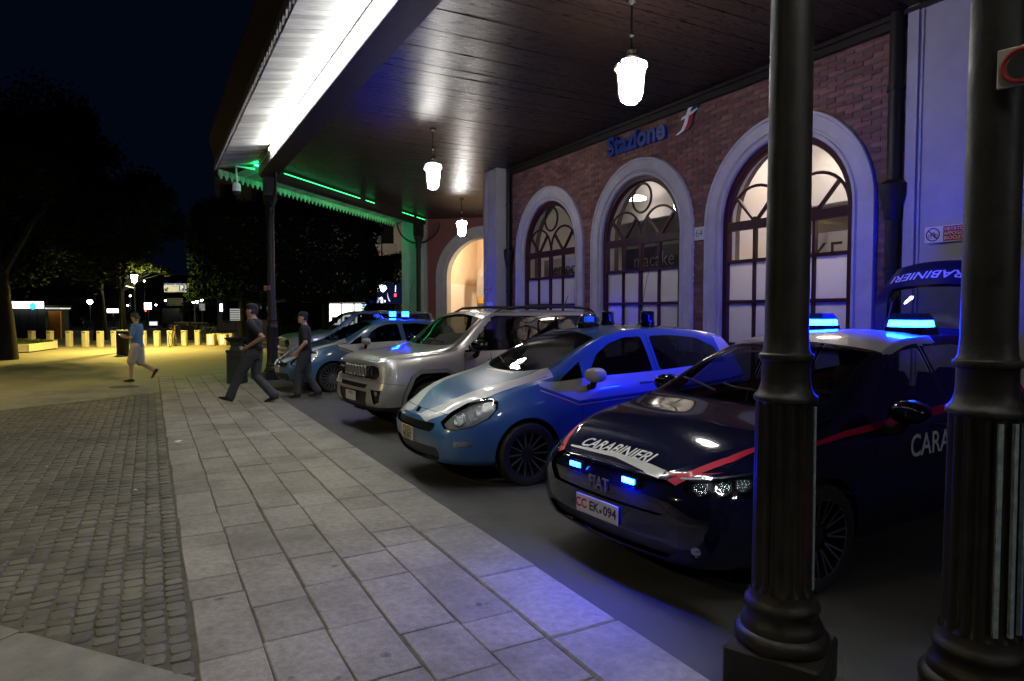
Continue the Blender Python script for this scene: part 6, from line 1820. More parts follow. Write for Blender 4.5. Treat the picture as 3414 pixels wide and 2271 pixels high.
# far lamps: globes on poles
m_globe = glow('globe_white', (1, .97, .9), 30.0)
def globe_lamp(px, py, d_, r_, label):
    p_ = at(px, py, d_); t = thing('globe_lamp', (p_.x, p_.y, 0), 0, label, 'street lamp', 'small far street lamps')
    s = MB(); s.tube([(0, 0, -.02), (0, 0, p_.z - r_)], .05, 8); s.build('pole', m_pole, t)
    s = MB(); s.lathe([(r_ * .5, -r_), (r_, -r_ * .3), (r_ * .9, r_ * .5), (0, r_ * .8)], 10, (0, 0, p_.z), cap1=False); s.build('globe', m_globe, t, 60)
globe_lamp(207, 694.5, 60, .22, 'round white street lamp above the parked white van')
for px, py, lb_ in ((445, 697, 'left'), (453.5, 694.5, 'middle'), (464.5, 690, 'right')): globe_lamp(px, py, 75, .15, lb_ + ' one of three small white lamps right of the direction board')
for px, py, lb_ in ((332.5, 647, 'tiny far street lamp high between the lantern post and the parking sign'), (300, 681, 'tiny far street lamp left of the lantern lamp post'), (359, 702, 'tiny far street lamp above the dark truck'), (381, 692, 'tiny far street lamp at the left end of the direction board'), (294, 703, 'lowest tiny far street lamp left of the lantern lamp post')): globe_lamp(px, py, 95, .12, lb_)

# parking sign and metro sign on one post
p_ = at(404, 662, 45)
pk = thing('parking_sign', (p_.x, p_.y, 0), FACE, 'white parking sign with blue header, arrow and blue letter P', 'sign')
z = p_.z
s = MB(); s.box(-.77, .77, -.04, .04, z - .30, z + .17); s.build('panel', mat('sign_cream', (.66, .66, .60), .5, emit=(.9, .9, .75), estr=.05), pk)
s = MB(); s.box(-.775, .775, -.045, .045, z + .171, z + .29); s.build('blue_header', mat('header_blue', (.02, .06, .28), .5, emit=(.05, .2, .8), estr=.12), pk)
s = MB(); s.box(.26, .64, -.048, -.0405, z - .23, z + .14); s.build('blue_square', mat('header_blue', (.02, .06, .28), .5), pk)
o = link('lettering', text_mesh('lettering', 'P', .40, 0, mat('sign_lit', (.8, .8, .8), .5, emit=(1, 1, 1), estr=.3), offset=.02), pk); o.matrix_local = Matrix(((1, 0, 0, .45), (0, 0, -1, -.05), (0, 1, 0, z - .045), (0, 0, 0, 1)))
s = MB()
s.add([(-.72, -.042, z - .25), (-.48, -.042, z - .25), (-.56, -.042, z - .17), (-.44, -.042, z - .05), (-.52, -.042, z + .03), (-.64, -.042, z - .09), (-.72, -.042, z - .01)], [tuple(range(7))]); s.build('arrow', m_ink, pk)
o = link('lettering', text_mesh('lettering', 'STAZIONE', .075, 0, m_ink), pk); o.matrix_local = Matrix(((1, 0, 0, -.02), (0, 0, -1, -.042), (0, 1, 0, z + .08), (0, 0, 0, 1)))
s = MB()
for x in (-.62, .0, .62): s.box(x - .06, x + .06, -.047, -.0455, z + .20, z + .24)
s.build('header_marks', m_signwhite, pk)
s = MB(); s.tube([(-.75, 0, z - .33), (1.75, 0, z - .33)], .03, 8); s.tube([(1.28, .02, z - .33), (1.28, .02, -.02)], .05, 8); s.tube([(1.28, 0, z - .33), (1.28, 0, z + .25)], .03, 8); s.build('post', m_pole, pk)
ms = thing('metro_sign', (p_.x, p_.y, 0), FACE, 'dim square metro sign with letter m right of the parking sign', 'sign')
s = MB(); s.box(.84, 1.42, -.035, .02, z - .30, z + .29); s.build('panel', mat('dim_cream', (.34, .31, .24), .5), ms)
s = MB(); s.lathe([(.22, -.036), (.22, -.045)], 20, (0, 0, 0), rot=Matrix.Rotation(PI / 2, 3, 'X') if False else None); s = MB()
s.add([(1.12 + .22 * math.cos(2 * PI * k / 20), -.037, z + .22 * math.sin(2 * PI * k / 20)) for k in range(20)], [tuple(range(20))]); s.build('disc', mat('disc_brown', (.13, .10, .08), .5), ms)
o = link('lettering', text_mesh('lettering', 'm', .34, 0, mat('dim_cream', (.34, .31, .24), .5), offset=.01), ms); o.matrix_local = Matrix(((1, 0, 0, 1.12), (0, 0, -1, -.04), (0, 1, 0, z), (0, 0, 0, 1)))
s = MB(); s.box(1.2, 1.36, .0, .04, z - .36, z - .30); s.build('clamp', m_pole, ms)
# direction board
p_ = at(403, 695, 52)
db = thing('direction_board', (p_.x, p_.y, 0), FACE, 'pale olive direction board with small arrows under the parking sign', 'sign')
s = MB(); s.box(-.62, .62, -.03, .03, p_.z - .30, p_.z + .30); s.build('panel', mat('olive_board', (.30, .28, .17), .6, emit=(.6, .55, .3), estr=.04), db)
s = MB()
for k in range(3): s.box(-.55, .45, -.034, -.031, p_.z - .22 + k * .2, p_.z - .20 + k * .2)
for x in (-.5, -.1): s.add([(x - .07, -.035, p_.z - .2), (x + .07, -.035, p_.z - .24), (x + .07, -.035, p_.z - .12)], [(0, 1, 2)])
s.build('markings', m_ink, db)
s = MB(); s.tube([(.5, .04, p_.z), (.5, .04, -.02)], .04, 8); s.build('post', m_pole, db)
# yellow info totem behind the policeman
p_ = gd(570, 779)
tt = thing('info_totem', (p_.x, p_.y, 0), FACE, 'tall pale yellow information board behind the walking policeman', 'sign')
s = MB(); s.box(-.38, .38, -.06, .06, -.006, 2.25, None, .01); s.build('board', mat('totem_cream', (.50, .46, .32), .6), tt)
s = MB(); s.box(-.34, .34, -.066, -.061, .35, .85); s.build('orange_panel', mat('totem_orange', (.45, .20, .09), .6), tt)
s = MB(); s.add([(-.3, -.065, 2.0), (.3, -.065, 2.2), (.3, -.065, 2.05), (-.1, -.065, 1.9)], [(0, 1, 2, 3)]); s.build('dark_mark', m_ink, tt)

# kiosk with glowing sign, orange panel
p_ = gd(66, 780)
ks = thing('kiosk', (p_.x, p_.y, 0), FACE, 'dark kiosk with glowing white sign band at the left edge', 'kiosk')
s = MB(); s.box(-1.15, 1.1, 0, 2.2, -.006, 1.98); s.build('wall', mat('kiosk_green', (.028, .036, .030), .7, (.04, .05, .04), scale=5), ks)
s = MB()
for x in (-.55, .05, .6): s.box(x - .02, x + .02, -.012, 0, .05, 1.95)
s.build('panel_joint', m_blk, ks)
s = MB(); s.box(-1.3, 1.25, -.25, 2.3, 1.98, 2.12); s.build('roof', m_blk, ks)
s = MB(); s.box(-.95, 1.2, -.30, -.26, 1.92, 2.34); s.build('sign_band', glow('kiosk_sign', (.9, .95, 1), 5.0), ks)
s = MB(); s.add([(.55 + .22 * math.cos(2 * PI * k / 20), -.305, 2.06 + .22 * math.sin(2 * PI * k / 20)) for k in range(20)], [tuple(range(20))]); s.build('blue_disc', glow('kiosk_disc', (.05, .45, .9), 2.0), ks)
s = MB(); s.box(1.12, 1.9, .2, .3, -.006, 1.75); s.build('orange_panel', mat('kiosk_orange', (.55, .19, .015), .6, (.68, .26, .03), scale=3), ks)
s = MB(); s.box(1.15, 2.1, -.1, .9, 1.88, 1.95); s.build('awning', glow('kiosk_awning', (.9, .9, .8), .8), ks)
# raised planter with grass
pa, pb_ = gd(8, 806), gd(62, 812); pc, pd = gd(128, 803), gd(40, 795)
pw_ = thing('planter', (pa.x, pa.y, 0), 0, 'low stone edged grass bed by the tree at the left edge', 'planter')
loc2 = lambda v: (v.x - pa.x, v.y - pa.y, 0)
ring = [loc2(gd(-60, 800)), loc2(gd(30, 813)), loc2(gd(62, 812)), loc2(gd(128, 803)), loc2(gd(128, 799)), loc2(gd(40, 794)), loc2(gd(-60, 792))]
s = MB(); s.prism([(v[0], v[1]) for v in ring], -.006, .25); s.build('soil', mat('grass_soil', (.05, .055, .02), .95, (.08, .08, .03), scale=4), pw_)
s = MB()
for a, b_ in zip(ring, ring[1:] + ring[:1]): s.bar((a[0], a[1], .19), (b_[0], b_[1], .19), .16, .30, nrm=(0, 0, 1))
s.build('stone_edge', m_conc, pw_)
gs = MB(); rg = random.Random(2)
for k in range(1800):
    u, v = rg.random(), rg.random(); a = Vector(ring[0]).lerp(Vector(ring[3]), u); b_ = Vector(ring[6]).lerp(Vector(ring[4]), u); q = a.lerp(b_, v); h_ = rg.uniform(.05, .16); an = rg.uniform(0, PI)
    dx, dy = math.cos(an) * .02, math.sin(an) * .02
    gs.add([(q.x - dx, q.y - dy, .24), (q.x + dx, q.y + dy, .24), (q.x + rg.uniform(-.04, .04), q.y + rg.uniform(-.04, .04), .25 + h_)], [(0, 1, 2)])
tag(gs.build('grass', mat('grass_blade', (.05, .08, .018), .8, vary=.3), pw_, fix=False), kind='stuff')

# bicycles by the bollards
def bicycle(loc, rz, label, mt):
    t = thing('bicycle', loc, rz, label, 'bicycle')
    for x in (-.52, .52):
        w_ = link('wheel', None, t); w_.empty_display_size = .05
        s = MB(); s.tube([(x + .33 * math.cos(2 * PI * k / 28), 0, .34 + .33 * math.sin(2 * PI * k / 28)) for k in range(28)], .018, 6, closed=True); s.build('tyre', m_tyre, w_, 60)
        s = MB()
        for k in range(12): s.tube([(x, 0, .34), (x + .32 * math.cos(2 * PI * k / 12), 0, .34 + .32 * math.sin(2 * PI * k / 12))], .003, 4)
        s.build('spokes', m_chrome, w_)
    s = MB(); bb_, st_, hd_ = (-.08, 0, .30), (-.22, 0, .82), (.36, 0, .84)
    for a, b_ in ((bb_, st_), (st_, hd_), (bb_, hd_), (bb_, (-.52, 0, .34)), (st_, (-.52, 0, .34)), (hd_, (.52, 0, .34)), (hd_, (.33, 0, 1.0))): s.tube([a, b_], .017, 6)
    s.build('frame', mt, t)
    s = MB(); s.loft([[(-.36, -.07, .88), (-.36, .07, .88), (-.36, .06, .93), (-.36, -.06, .93)], [(-.1, -.025, .89), (-.1, .025, .89), (-.1, .02, .93), (-.1, -.02, .93)]]); s.build('saddle', m_blk, t)
    s = MB(); s.tube([(.24, -.28, 1.02), (.33, -.2, 1.03), (.33, .2, 1.03), (.24, .28, 1.02)], .013, 6); s.build('handlebar', m_blk, t)
p_ = gd(399, 797); bicycle((p_.x, p_.y, -.004), R(75), 'golden bicycle seen end on beside the tenth bollard', mat('gold_paint', (.40, .26, .04), .4))
p_ = gd(452, 790); bicycle((p_.x, p_.y, -.004), R(80), 'dark bicycle seen end on at the eleventh bollard', m_blk)
p_ = at(478, 770, 38); bicycle((p_.x, p_.y, -.02), FACE + .3, 'green bicycle parked sideways behind the pink glowing blocks', mat('bike_green', (.05, .11, .09), .4))
p_ = at(464, 768, 42); bicycle((p_.x, p_.y, -.02), FACE - .2, 'dark bicycle parked sideways right of the small black bin', m_blk)
p_ = gd(438, 781)
b2 = thing('street_bin', (p_.x, p_.y, -.014), FACE, 'small black tapered bin behind the bollards', 'bin')
s = MB(); s.loft([[(a * w_, b_ * w_, z) for a, b_ in ((-1, -1), (1, -1), (1, 1), (-1, 1))] for w_, z in ((.34, -.006), (.38, .85), (.30, .98))]); s.build('body', m_blk, b2)
s = MB(); s.add([(-.12, -.36, .84), (.12, -.36, .84), (0, -.34, .95)], [(0, 1, 2)]); s.build('emblem', m_signwhite, b2)
# metal railing
p_ = gd(400, 776); rl = thing('railing', (p_.x, p_.y, -.014), FACE - R(35), 'low grey metal railing behind the tenth bollard', 'railing')
s = MB(); s.tube([(0, 0, 1.0), (4.2, 0, 1.0)], .03, 8); s.tube([(0, 0, .2), (4.2, 0, .2)], .02, 8); s.build('rail', m_pole, rl)
for k in range(15): s = MB(); s.tube([(k * .3, 0, -.006), (k * .3, 0, 1.0)], .016, 6); s.build('bar', m_pole, rl)
# litter on the paving
m_paper = mat('paper', (.75, .75, .72), .7)
for px, py, lb_ in ((410, 1017, 'crumpled white paper scrap on the pale slabs'), (440, 966, 'tiny white scrap on the far slabs'), (312, 1130, 'tiny white cigarette end on the cobbles')):
    p_ = gd(px, py); k = .035 if px == 410 else .012
    t = thing('paper_scrap', (p_.x, p_.y, .003), random.uniform(0, 3), lb_, 'litter')
    s = MB(); s.add([(-k * 1.6, -k, .0), (k * 1.5, -k * .8, .006), (k * 1.8, k, .002), (-k, k * 1.1, .010), (0, 0, .018)], [(0, 1, 4), (1, 2, 4), (2, 3, 4), (3, 0, 4)]); s.build('sheet', m_paper, t)
mp = thing('manhole_cover', (-.55, 17.35, -.004), 0, 'dark oval drain cover on the paving near the walking man', 'drain cover')
s = MB(); s.lathe([(.30, 0), (.30, .006)], 24); s.build('lid', m_asph, mp)
# ------------------------------------------------------------------ vehicles and shops across the square
def part_box(parent, name, mt, *b_, bev=0):
    s = MB(); s.box(*b_, None, bev); return s.build(name, mt, parent)
def simple_van(loc, rz, label, paint, L_=4.8, H_=2.0, W_=1.8, glassy=True):
    t = thing('van', loc, rz, label, 'van')
    prof = [(0, .35), (0, .95), (.75, 1.12), (1.35, H_ * .96), (1.7, H_), (L_, H_), (L_, .35)]
    s = MB(); n = len(prof)
    def ring(y, k): return [(x, y, z if z < 1.2 else 1.1 + (z - 1.1) * k) for x, z in prof]
    s.loft([[(x, y * (1 if z < 1.2 else .9), z) for x, z in prof] for y in (-W_ / 2, W_ / 2)]); s.build('body', paint, t)
    for y in (-1, 1):
        s = MB(); s.add([(.95, y * W_ * .466, 1.2), (2.2, y * W_ * .466, 1.2), (2.2, y * W_ * .456, H_ - .15), (1.4, y * W_ * .456, H_ - .15)], [(0, 1, 2, 3)]); s.build('side_window', m_gloss, t)
    s = MB(); s.add([(.78, -W_ * .42, 1.16), (.78, W_ * .42, 1.16), (1.33, W_ * .40, H_ * .94), (1.33, -W_ * .40, H_ * .94)], [(0, 1, 2, 3)]); 
    s.v = [(x - .02, y, z + .02) for x, y, z in s.v]; s.build('windscreen', m_gloss, t)
    for x in (.85, L_ - .9):
        for y in (-1, 1):
            s = MB(); s.lathe([(.33, -.1), (.33, .1)], 18, (x, y * (W_ / 2 - .08), .31), rot=Matrix.Rotation(PI / 2, 3, 'X')); s.build('wheel', m_tyre, t, 40)
    return t
p_ = gd(166, 741); simple_van((p_.x, p_.y, 0), FACE + PI * 0 + .15, 'white van parked far left beyond the motorbike', mat('van_white', (.62, .63, .60), .4, coat=.4), 4.3, 1.95)
# dark box truck seen from behind
p_ = at(356, 751, 70)
tk = thing('box_truck', (p_.x, p_.y, -.02), FACE, 'black box truck seen from behind with a white plate', 'truck')
part_box(tk, 'box', m_blk, -.85, .85, 0, 4, .45, 2.1); part_box(tk, 'bumper', m_blk, -.87, .87, -.1, .0, .3, .5)
part_box(tk, 'plate', mat('plate_lit', (.8, .8, .8), .5, emit=(1, 1, 1), estr=1.0), -.52, .35, -.13, -.101, .28, .68)
for x in (-.6, .6):
    s = MB(); s.lathe([(.35, -.15), (.35, .15)], 16, (x, 1.0, .35), rot=Matrix.Rotation(PI / 2, 3, 'Y')); s.build('wheel', m_tyre, tk, 40)
s = MB(); s.box(-.95, -.86, -.06, .0, 1.75, 1.95); s.build('tail_lamp', glow('tail_red', (1, .12, .03), 6), tk)
# motorbike
p_ = gd(178, 758)
mo = thing('motorbike', (p_.x, p_.y, -.014), FACE, 'dark motorbike parked side on behind the bollards', 'motorbike')
for x in (-.7, .72):
    s = MB(); s.tube([(x + .25 * math.cos(2 * PI * k / 20), 0, .31 + .25 * math.sin(2 * PI * k / 20)) for k in range(20)], .06, 8, closed=True); s.build('wheel', m_tyre, mo, 50)
s = MB(); s.loft([[(-.75, y * .12, z) for y, z in ((-1, .7), (1, .7), (1, .85), (-1, .85))], [(-.1, y * .16, z) for y, z in ((-1, .35), (1, .35), (1, .80), (-1, .80))], [(.25, y * .18, z) for y, z in ((-1, .35), (1, .35), (1, .95), (-1, .95))], [(.6, y * .1, z) for y, z in ((-1, .55), (1, .55), (1, .9), (-1, .9))]]); s.build('body', m_gloss, mo)
s = MB(); s.tube([(.72, 0, .31), (.5, 0, .95), (.42, 0, 1.08)], .035, 8); s.tube([(.40, -.35, 1.1), (.45, 0, 1.08), (.40, .35, 1.1)], .018, 6); s.build('fork', m_chrome, mo)
s = MB(); s.lathe([(.0, -.1), (.09, -.05), (.09, .02)], 12, (.62, 0, .92), cap0=False); s.build('headlamp', m_chrome, mo)
# small lit shops and signs
def glow_box(name, px0, px1, py0, py1, d_, c, e, label, cat='sign', foot=True):
    a, b_ = at(px0, py1, d_), at(px1, py0, d_); w_ = (b_ - a).dot(_r)
    t = thing(name, (a.x, a.y, 0), FACE, label, cat)
    part_box(t, 'lit_panel', glow(name + '_g%d' % int(px0), c, e), 0, w_, -.05, .05, a.z, b_.z)
    part_box(t, 'frame', m_blk, -.05, w_ + .05, .051, .15, a.z - .05, b_.z + .05)
    if foot: part_box(t, 'post', m_pole, w_ * .45, w_ * .55, .06, .14, -.02, a.z - .05)
    return t
glow_box('shop_sign', 247, 272, 711, 720, 75, (1, .98, .95), 5, 'white glowing shop sign left of the man with the phone')
glow_box('shop_sign', 333, 348, 697, 712, 66, (1, 1, 1), 8, 'white glowing panel at the upper left of the dark truck')
glow_box('shop_window', 376, 384, 716, 735, 80, (1, .42, .28), 1.6, 'reddish lit shop window right of the dark truck')
glow_box('shop_window', 386, 396, 714, 738, 78, (1, .80, .45), .8, 'yellow lit column of a shop beside the reddish window')
glow_box('light_sign', 507, 511.5, 700, 717, 52, (.6, .75, 1), 14, 'narrow blue white light sign left of the far pedestrians')
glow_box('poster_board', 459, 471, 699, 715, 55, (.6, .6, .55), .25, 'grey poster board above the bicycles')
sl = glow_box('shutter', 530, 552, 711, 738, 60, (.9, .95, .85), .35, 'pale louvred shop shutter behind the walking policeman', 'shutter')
a_ = at(530, 738, 60)
for k in range(5): part_box(sl, 'slat', m_pole, 0, .87, -.12, -.051, a_.z + .08 + k * .2, a_.z + .14 + k * .2)
# parked cars in a row far left
for k, (px, c) in enumerate(((240, (.30, .30, .32)), (288, (.05, .05, .06)), (215, (.4, .4, .38)))):
    p_ = gd(px, 739); simple_van((p_.x, p_.y, 0), FACE + .05, ('silver low car far left behind the bollards', 'black low car far behind the man with the phone', 'pale low car far left under the round lamp')[k], mat('far_car%d' % k, c, .3, coat=.5), 4.0, 1.45, 1.7)
lw = gd(250, 745); t = thing('low_wall', (lw.x, lw.y, -.02), FACE, 'long low pale wall across the road behind the bollards', 'wall'); part_box(t, 'coping', m_conc, -5, 6, -.15, .15, .3, .42); part_box(t, 'base', m_conc, -5, 6, -.1, .1, 0, .3)
# far pedestrians
def far_person(px, py, label):
    p_ = gd(px, py); t = thing('person', (p_.x, p_.y, 0), FACE + 1.2, label, 'person')
    b = MB()
    for sg in (-1, 1):
        limb(b, [(0, sg * .09, .88), (sg * .04, sg * .09, .48), (sg * .08 - .02, sg * .09, .06)], [.09, .065, .05], 8); limb(b, [(sg * .08 - .04, sg * .09, .03), (sg * .08 + .12, sg * .09, .03)], [.035, .03], 8)
        limb(b, [(0, sg * .19, 1.40), (-.02, sg * .23, 1.12), (.06, sg * .22, .88)], [.06, .045, .032], 8); hand(b, (.06, sg * .22, .87), (.2, 0, -1), (0, -sg, 0), (1, 0, 0))
    stack(b, [(0, 0, .84, .10, .15), (0, 0, 1.1, .10, .145), (0, 0, 1.35, .115, .18), (0, 0, 1.46, .07, .1)]); limb(b, [(0, 0, 1.42), (.02, 0, 1.55)], [.06, .055], 8); head(b, (.03, 0, 1.63))
    remesh(b, 'body', mat('far_dark_clothes', (.02, .02, .022), .8), t, .018, 3)
    h2 = MB(); stack(h2, [(-.01, 0, 1.62, .10, .085), (.01, 0, 1.70, .10, .085), (.01, 0, 1.75, .06, .05)]); h2.build('hair', m_hair, t, 60)
far_person(506, 752, 'far dark figure walking below the blue white light sign')
far_person(545, 757, 'far dark figure in front of the pale shop shutter')

# diner-like lit shop with neon, video screen, column of small signs
a_ = at(752, 722, 46); b_ = at(842, 696, 46); w_ = (b_ - a_).dot(_r)
dn = thing('lit_shop', (a_.x, a_.y, 0), FACE, 'brightly lit low white shop with red neon on the roof', 'shop')
part_box(dn, 'wall', mat('shop_wall', (.5, .5, .48), .7), 0, w_, .6, 2.5, -.02, b_.z); part_box(dn, 'roof', m_blk, -.1, w_ + .1, -.2, 2.6, b_.z, b_.z + .15)
for k in range(3):
    x0 = w_ * (.02 + .33 * k); part_box(dn, 'window', glow('shop_window_glow', (1, .98, .92), 3.2 if k != 1 else 3.2), x0, x0 + w_ * .28, .55, .6, .8, b_.z - .12)
    part_box(dn, 'window_poster', mat('poster_%d' % k, ((.6, .1, .1), (.6, .6, .6), (.3, .3, .32))[k], .6), x0 + .15, x0 + w_ * .2, .50, .545, .9, 1.35)
    part_box(dn, 'post', m_conc, x0 + w_ * .29, x0 + w_ * .31, .45, .56, -.02, b_.z)
s = MB(); s.tube([(w_ * .12 + w_ * .38 * t_ / 12, .2, b_.z + .42 - .22 * math.sin(PI * t_ / 12)) for t_ in range(13)], [.05 + .07 * math.sin(PI * t_ / 12) for t_ in range(13)], 8); s.build('neon', glow('neon_red', (1, .28, .25), 7), dn)
s = MB()
for x in (.15, .3, .45): s.box(w_ * x - .02, w_ * x + .02, .18, .22, b_.z + .14, b_.z + .38)
s.build('neon_stand', m_blk, dn)
ed_ = link('display_column', None, dn); 
a_ = at(833, 723, 45.6); cs_ = thing('sign_column', (a_.x, a_.y, 0), FACE, 'stack of small green and yellow lit signs beside the video screen', 'sign')
part_box(cs_, 'case', m_blk, -.04, .36, .0, .1, -.02, a_.z + .75)
for k, c in enumerate(((.1, .9, .5), (.1, .8, .4), (.9, .8, .2), (.15, .4, 1))):
    for j in range(2): part_box(cs_, 'lit_sign', glow('mini_sign_%d%d' % (k, j), c if j == 0 else (.9, .8, .25) if k < 3 else c, 3), .0 + .17 * j, .14 + .17 * j, -.02, -.001, a_.z + .06 + k * .17, a_.z + .16 + k * .17)
bpy.data.objects.remove(ed_)
a_ = at(848, 700, 44); b_ = at(925, 654, 44); w_ = (b_ - a_).dot(_r); h_ = b_.z - a_.z
vb = thing('video_billboard', (a_.x, a_.y, a_.z), FACE, 'dark video screen showing a pale figure and red marks', 'screen')
part_box(vb, 'screen', mat('screen_black', (.004, .004, .012), .3, emit=(.01, .02, .1), estr=.25), 0, w_, 0, .2, 0, h_)
part_box(vb, 'post', m_blk, w_ * .45, w_ * .58, .02, .18, -a_.z - .02, -.0)
def flat(name, pts, mt, y=-.012):
    s = MB(); s.add([(x * w_, y, z * h_) for x, z in pts], [tuple(range(len(pts)))]); s.build(name, mt, vb)
g1 = glow('figure_white', (.9, .93, 1), 2.6)
flat('figure_back', [(.22, .45), (.23, .75), (.30, .93), (.42, .97), (.52, .92), (.56, .78), (.50, .66), (.44, .58), (.37, .66), (.33, .78), (.28, .62)], g1)
flat('figure_leg', [(.25, .06), (.29, .40), (.33, .36), (.34, .22), (.31, .06)], glow('figure_blue', (.35, .38, .7), 1.2)); flat('figure_knee', [(.32, .30), (.40, .36), (.44, .25), (.44, .05), (.36, .05), (.38, .2)], g1, -.016); flat('figure_foot', [(.50, .05), (.47, .2), (.52, .18)], g1, -.018); flat('figure_arm', [(.57, .6), (.6, .35), (.66, .12), (.61, .14), (.57, .36)], glow('figure_arm_g', (.6, .5, .7), 1.5))
flat('red_bar', [(.04, .48), (.03, .95), (.11, .95), (.10, .5), (.07, .42)], glow('red_glow', (1, .06, .08), 2.6)); flat('red_mark', [(.77, .36), (.77, .52), (.84, .52), (.84, .36)], glow('red_glow', (1, .06, .08), 2.6)); flat('white_bar', [(.80, .62), (.81, .92), (.83, .92), (.82, .6)], g1)
# floodlight housing on the shop's pole
a_ = at(842, 649, 46); fl = thing('yellow_lamp_housing', (a_.x, a_.y, 0), FACE, 'small yellowish lamp housing on a pole above the lit shop', 'lamp')
part_box(fl, 'housing', mat('lamp_ochre', (.5, .32, .10), .5, emit=(1, .65, .25), estr=.6), -.3, .38, -.1, .1, a_.z - .1, a_.z + .12); part_box(fl, 'lens', glow('ochre_lens', (1, .9, .7), 6), -.12, .02, -.08, .08, a_.z - .22, a_.z - .101); part_box(fl, 'pole', m_pole, .0, .12, .12, .24, -.02, a_.z + .1)

# ------------------------------------------------------------------ apartment block behind the trees
m_facade = mat('far_facade', (.26, .23, .20), .9, (.32, .29, .25), scale=.6)
def block(px0, px1, depth, ztop, label, floors, nwin, m_):
    a = at(px0, 719, depth); b_ = at(px1, 719, depth); w_ = (b_ - a).dot(_r)
    t = thing('apartment_block', (a.x, a.y, 0), FACE, label, 'building')
    part_box(t, 'wall', m_, 0, w_, 0, 10, -.02, ztop); part_box(t, 'roof', m_roof, -.3, w_ + .3, -.4, 10.4, ztop, ztop + .3)
    fh = ztop / floors
    for fl_ in range(floors):
        z = fh * fl_
        if fl_ > 0: part_box(t, 'balcony', m_, .4, w_ - .4, -1.1, -.01, z - .1, z + .08); part_box(t, 'parapet', mat('balcony_parapet', (.17, .16, .15), .8), .4, w_ - .4, -1.12, -1.06, z + .081, z + .95)
        for k in range(nwin):
            x = w_ * (k + .5) / nwin; wn_ = part_box(t, 'window', m_gloss, x - .55, x + .55, -.03, .02, z + .95, z + fh - .45)
            part_box(wn_, 'shutter', mat('shutter_blue', (.06, .07, .10), .7), x - .95, x - .57, -.05, -.005, z + .95, z + fh - .45)
    return t
block(500, 930, 62, 17.5, 'dim pale apartment block with balconies behind the clipped trees', 5, 6, m_facade)
block(-60, 330, 110, 9.0, 'dark low building far behind the kiosk', 3, 7, mat('far_dark', (.10, .095, .09), .9))
block(330, 520, 120, 8.0, 'dark low building far behind the parking sign', 3, 5, mat('far_dark2', (.08, .08, .08), .9))
lamp_post(at(880, 719, 55).xy.to_3d() * 1.0, FACE + 2, 13.0, 'tall unseen mast lamp added to light the apartment block', glow('added_mast_glow', (1, .85, .65), 1800), .8)  # unseen lamp added to brighten the apartment front

# ------------------------------------------------------------------ trees
m_leaf = mat('leaf', (.010, .018, .005), .9, vary=.35, spec=.03); m_bark = mat('bark', (.003, .0032, .0025), .95, (.007, .006, .005), scale=10, bump=.6)
m_leaf2 = mat('leaf_clipped', (.008, .018, .009), .9, vary=.35, spec=.02)
def leaves(s, c, n, rad, size, rg, fn=None):
    for _ in range(n):
        while True:
            q = Vector((rg.uniform(-1, 1), rg.uniform(-1, 1), rg.uniform(-1, 1)))
            if q.length <= 1: break
        q = q * (.55 + .45 * rg.random()) if q.length > .2 else q
        p_ = Vector(c) + Vector((q.x * rad[0], q.y * rad[1], q.z * rad[2]))
        a = Vector((rg.gauss(0, 1), rg.gauss(0, 1), rg.gauss(0, .6))).normalized(); b_ = a.cross(Vector((rg.gauss(0, 1), rg.gauss(0, 1), rg.gauss(0, 1)))).normalized()
        k = size * rg.uniform(.6, 1.35)
        s.add([p_ - a * k, p_ + b_ * k * .55, p_ + a * k, p_ - b_ * k * .55], [(0, 1, 2, 3)])
def tree(base, label, trunk_h, tr, blobs, size, seed, mt):
    rg = random.Random(seed); t = thing('tree', (base.x, base.y, 0), rg.uniform(0, 6), label, 'tree'); t.rotation_euler = (0, 0, 0)
    s = MB(); s.tube([(0, 0, -.05), (.03, .02, trunk_h * .4), (-.04, .05, trunk_h * .8), (0, 0, trunk_h)], [tr * 1.35, tr, tr * .85, tr * .7], 12)
    for bx in blobs[:8]:
        s.tube([(0, 0, trunk_h * .92), (bx[0] * .4, bx[1] * .4, trunk_h + (bx[2] - trunk_h) * .5), (bx[0] * .85, bx[1] * .85, bx[2] * .98)], [tr * .5, tr * .3, tr * .12], 7)
    s.build('trunk', m_bark, t, 50)
    s = MB()
    for bx in blobs: leaves(s, bx[:3], bx[4], (bx[3], bx[3], bx[3] * .8), size, rg)
    s.build('crown', mt, t, fix=False)
    return t
rg = random.Random(21)
LAMPS = [Vector((pp.x + .4, pp.y + 1.5)), Vector((-6.7, 16.8))]
# big dark tree whose trunk stands at the left edge
base = gd(6, 828)
bl_ = []
for k in range(46):
    a = rg.uniform(0, 2 * PI); d_ = rg.uniform(.5, 5.6); z = rg.uniform(3.2, 9.0)
    if d_ > 5.6 - max(0, (z - 6.5)) * 1.4: d_ *= .6
    if any((Vector((base.x + d_ * math.cos(a), base.y + d_ * math.sin(a))) - q_).length < 2.9 and z < 7 for q_ in LAMPS): continue
    bl_.append((d_ * math.cos(a), d_ * math.sin(a), z, rg.uniform(1.0, 1.7), 1000))
for k in range(12):
    q_ = at(rg.uniform(225, 345), rg.uniform(470, 560), rg.uniform(21.5, 24)) - base; bl_.append((q_.x, q_.y, q_.z, .9, 700))
tree(base, 'big dark tree with its trunk at the left edge of the picture', 3.2, .36, bl_, .095, 5, m_leaf)
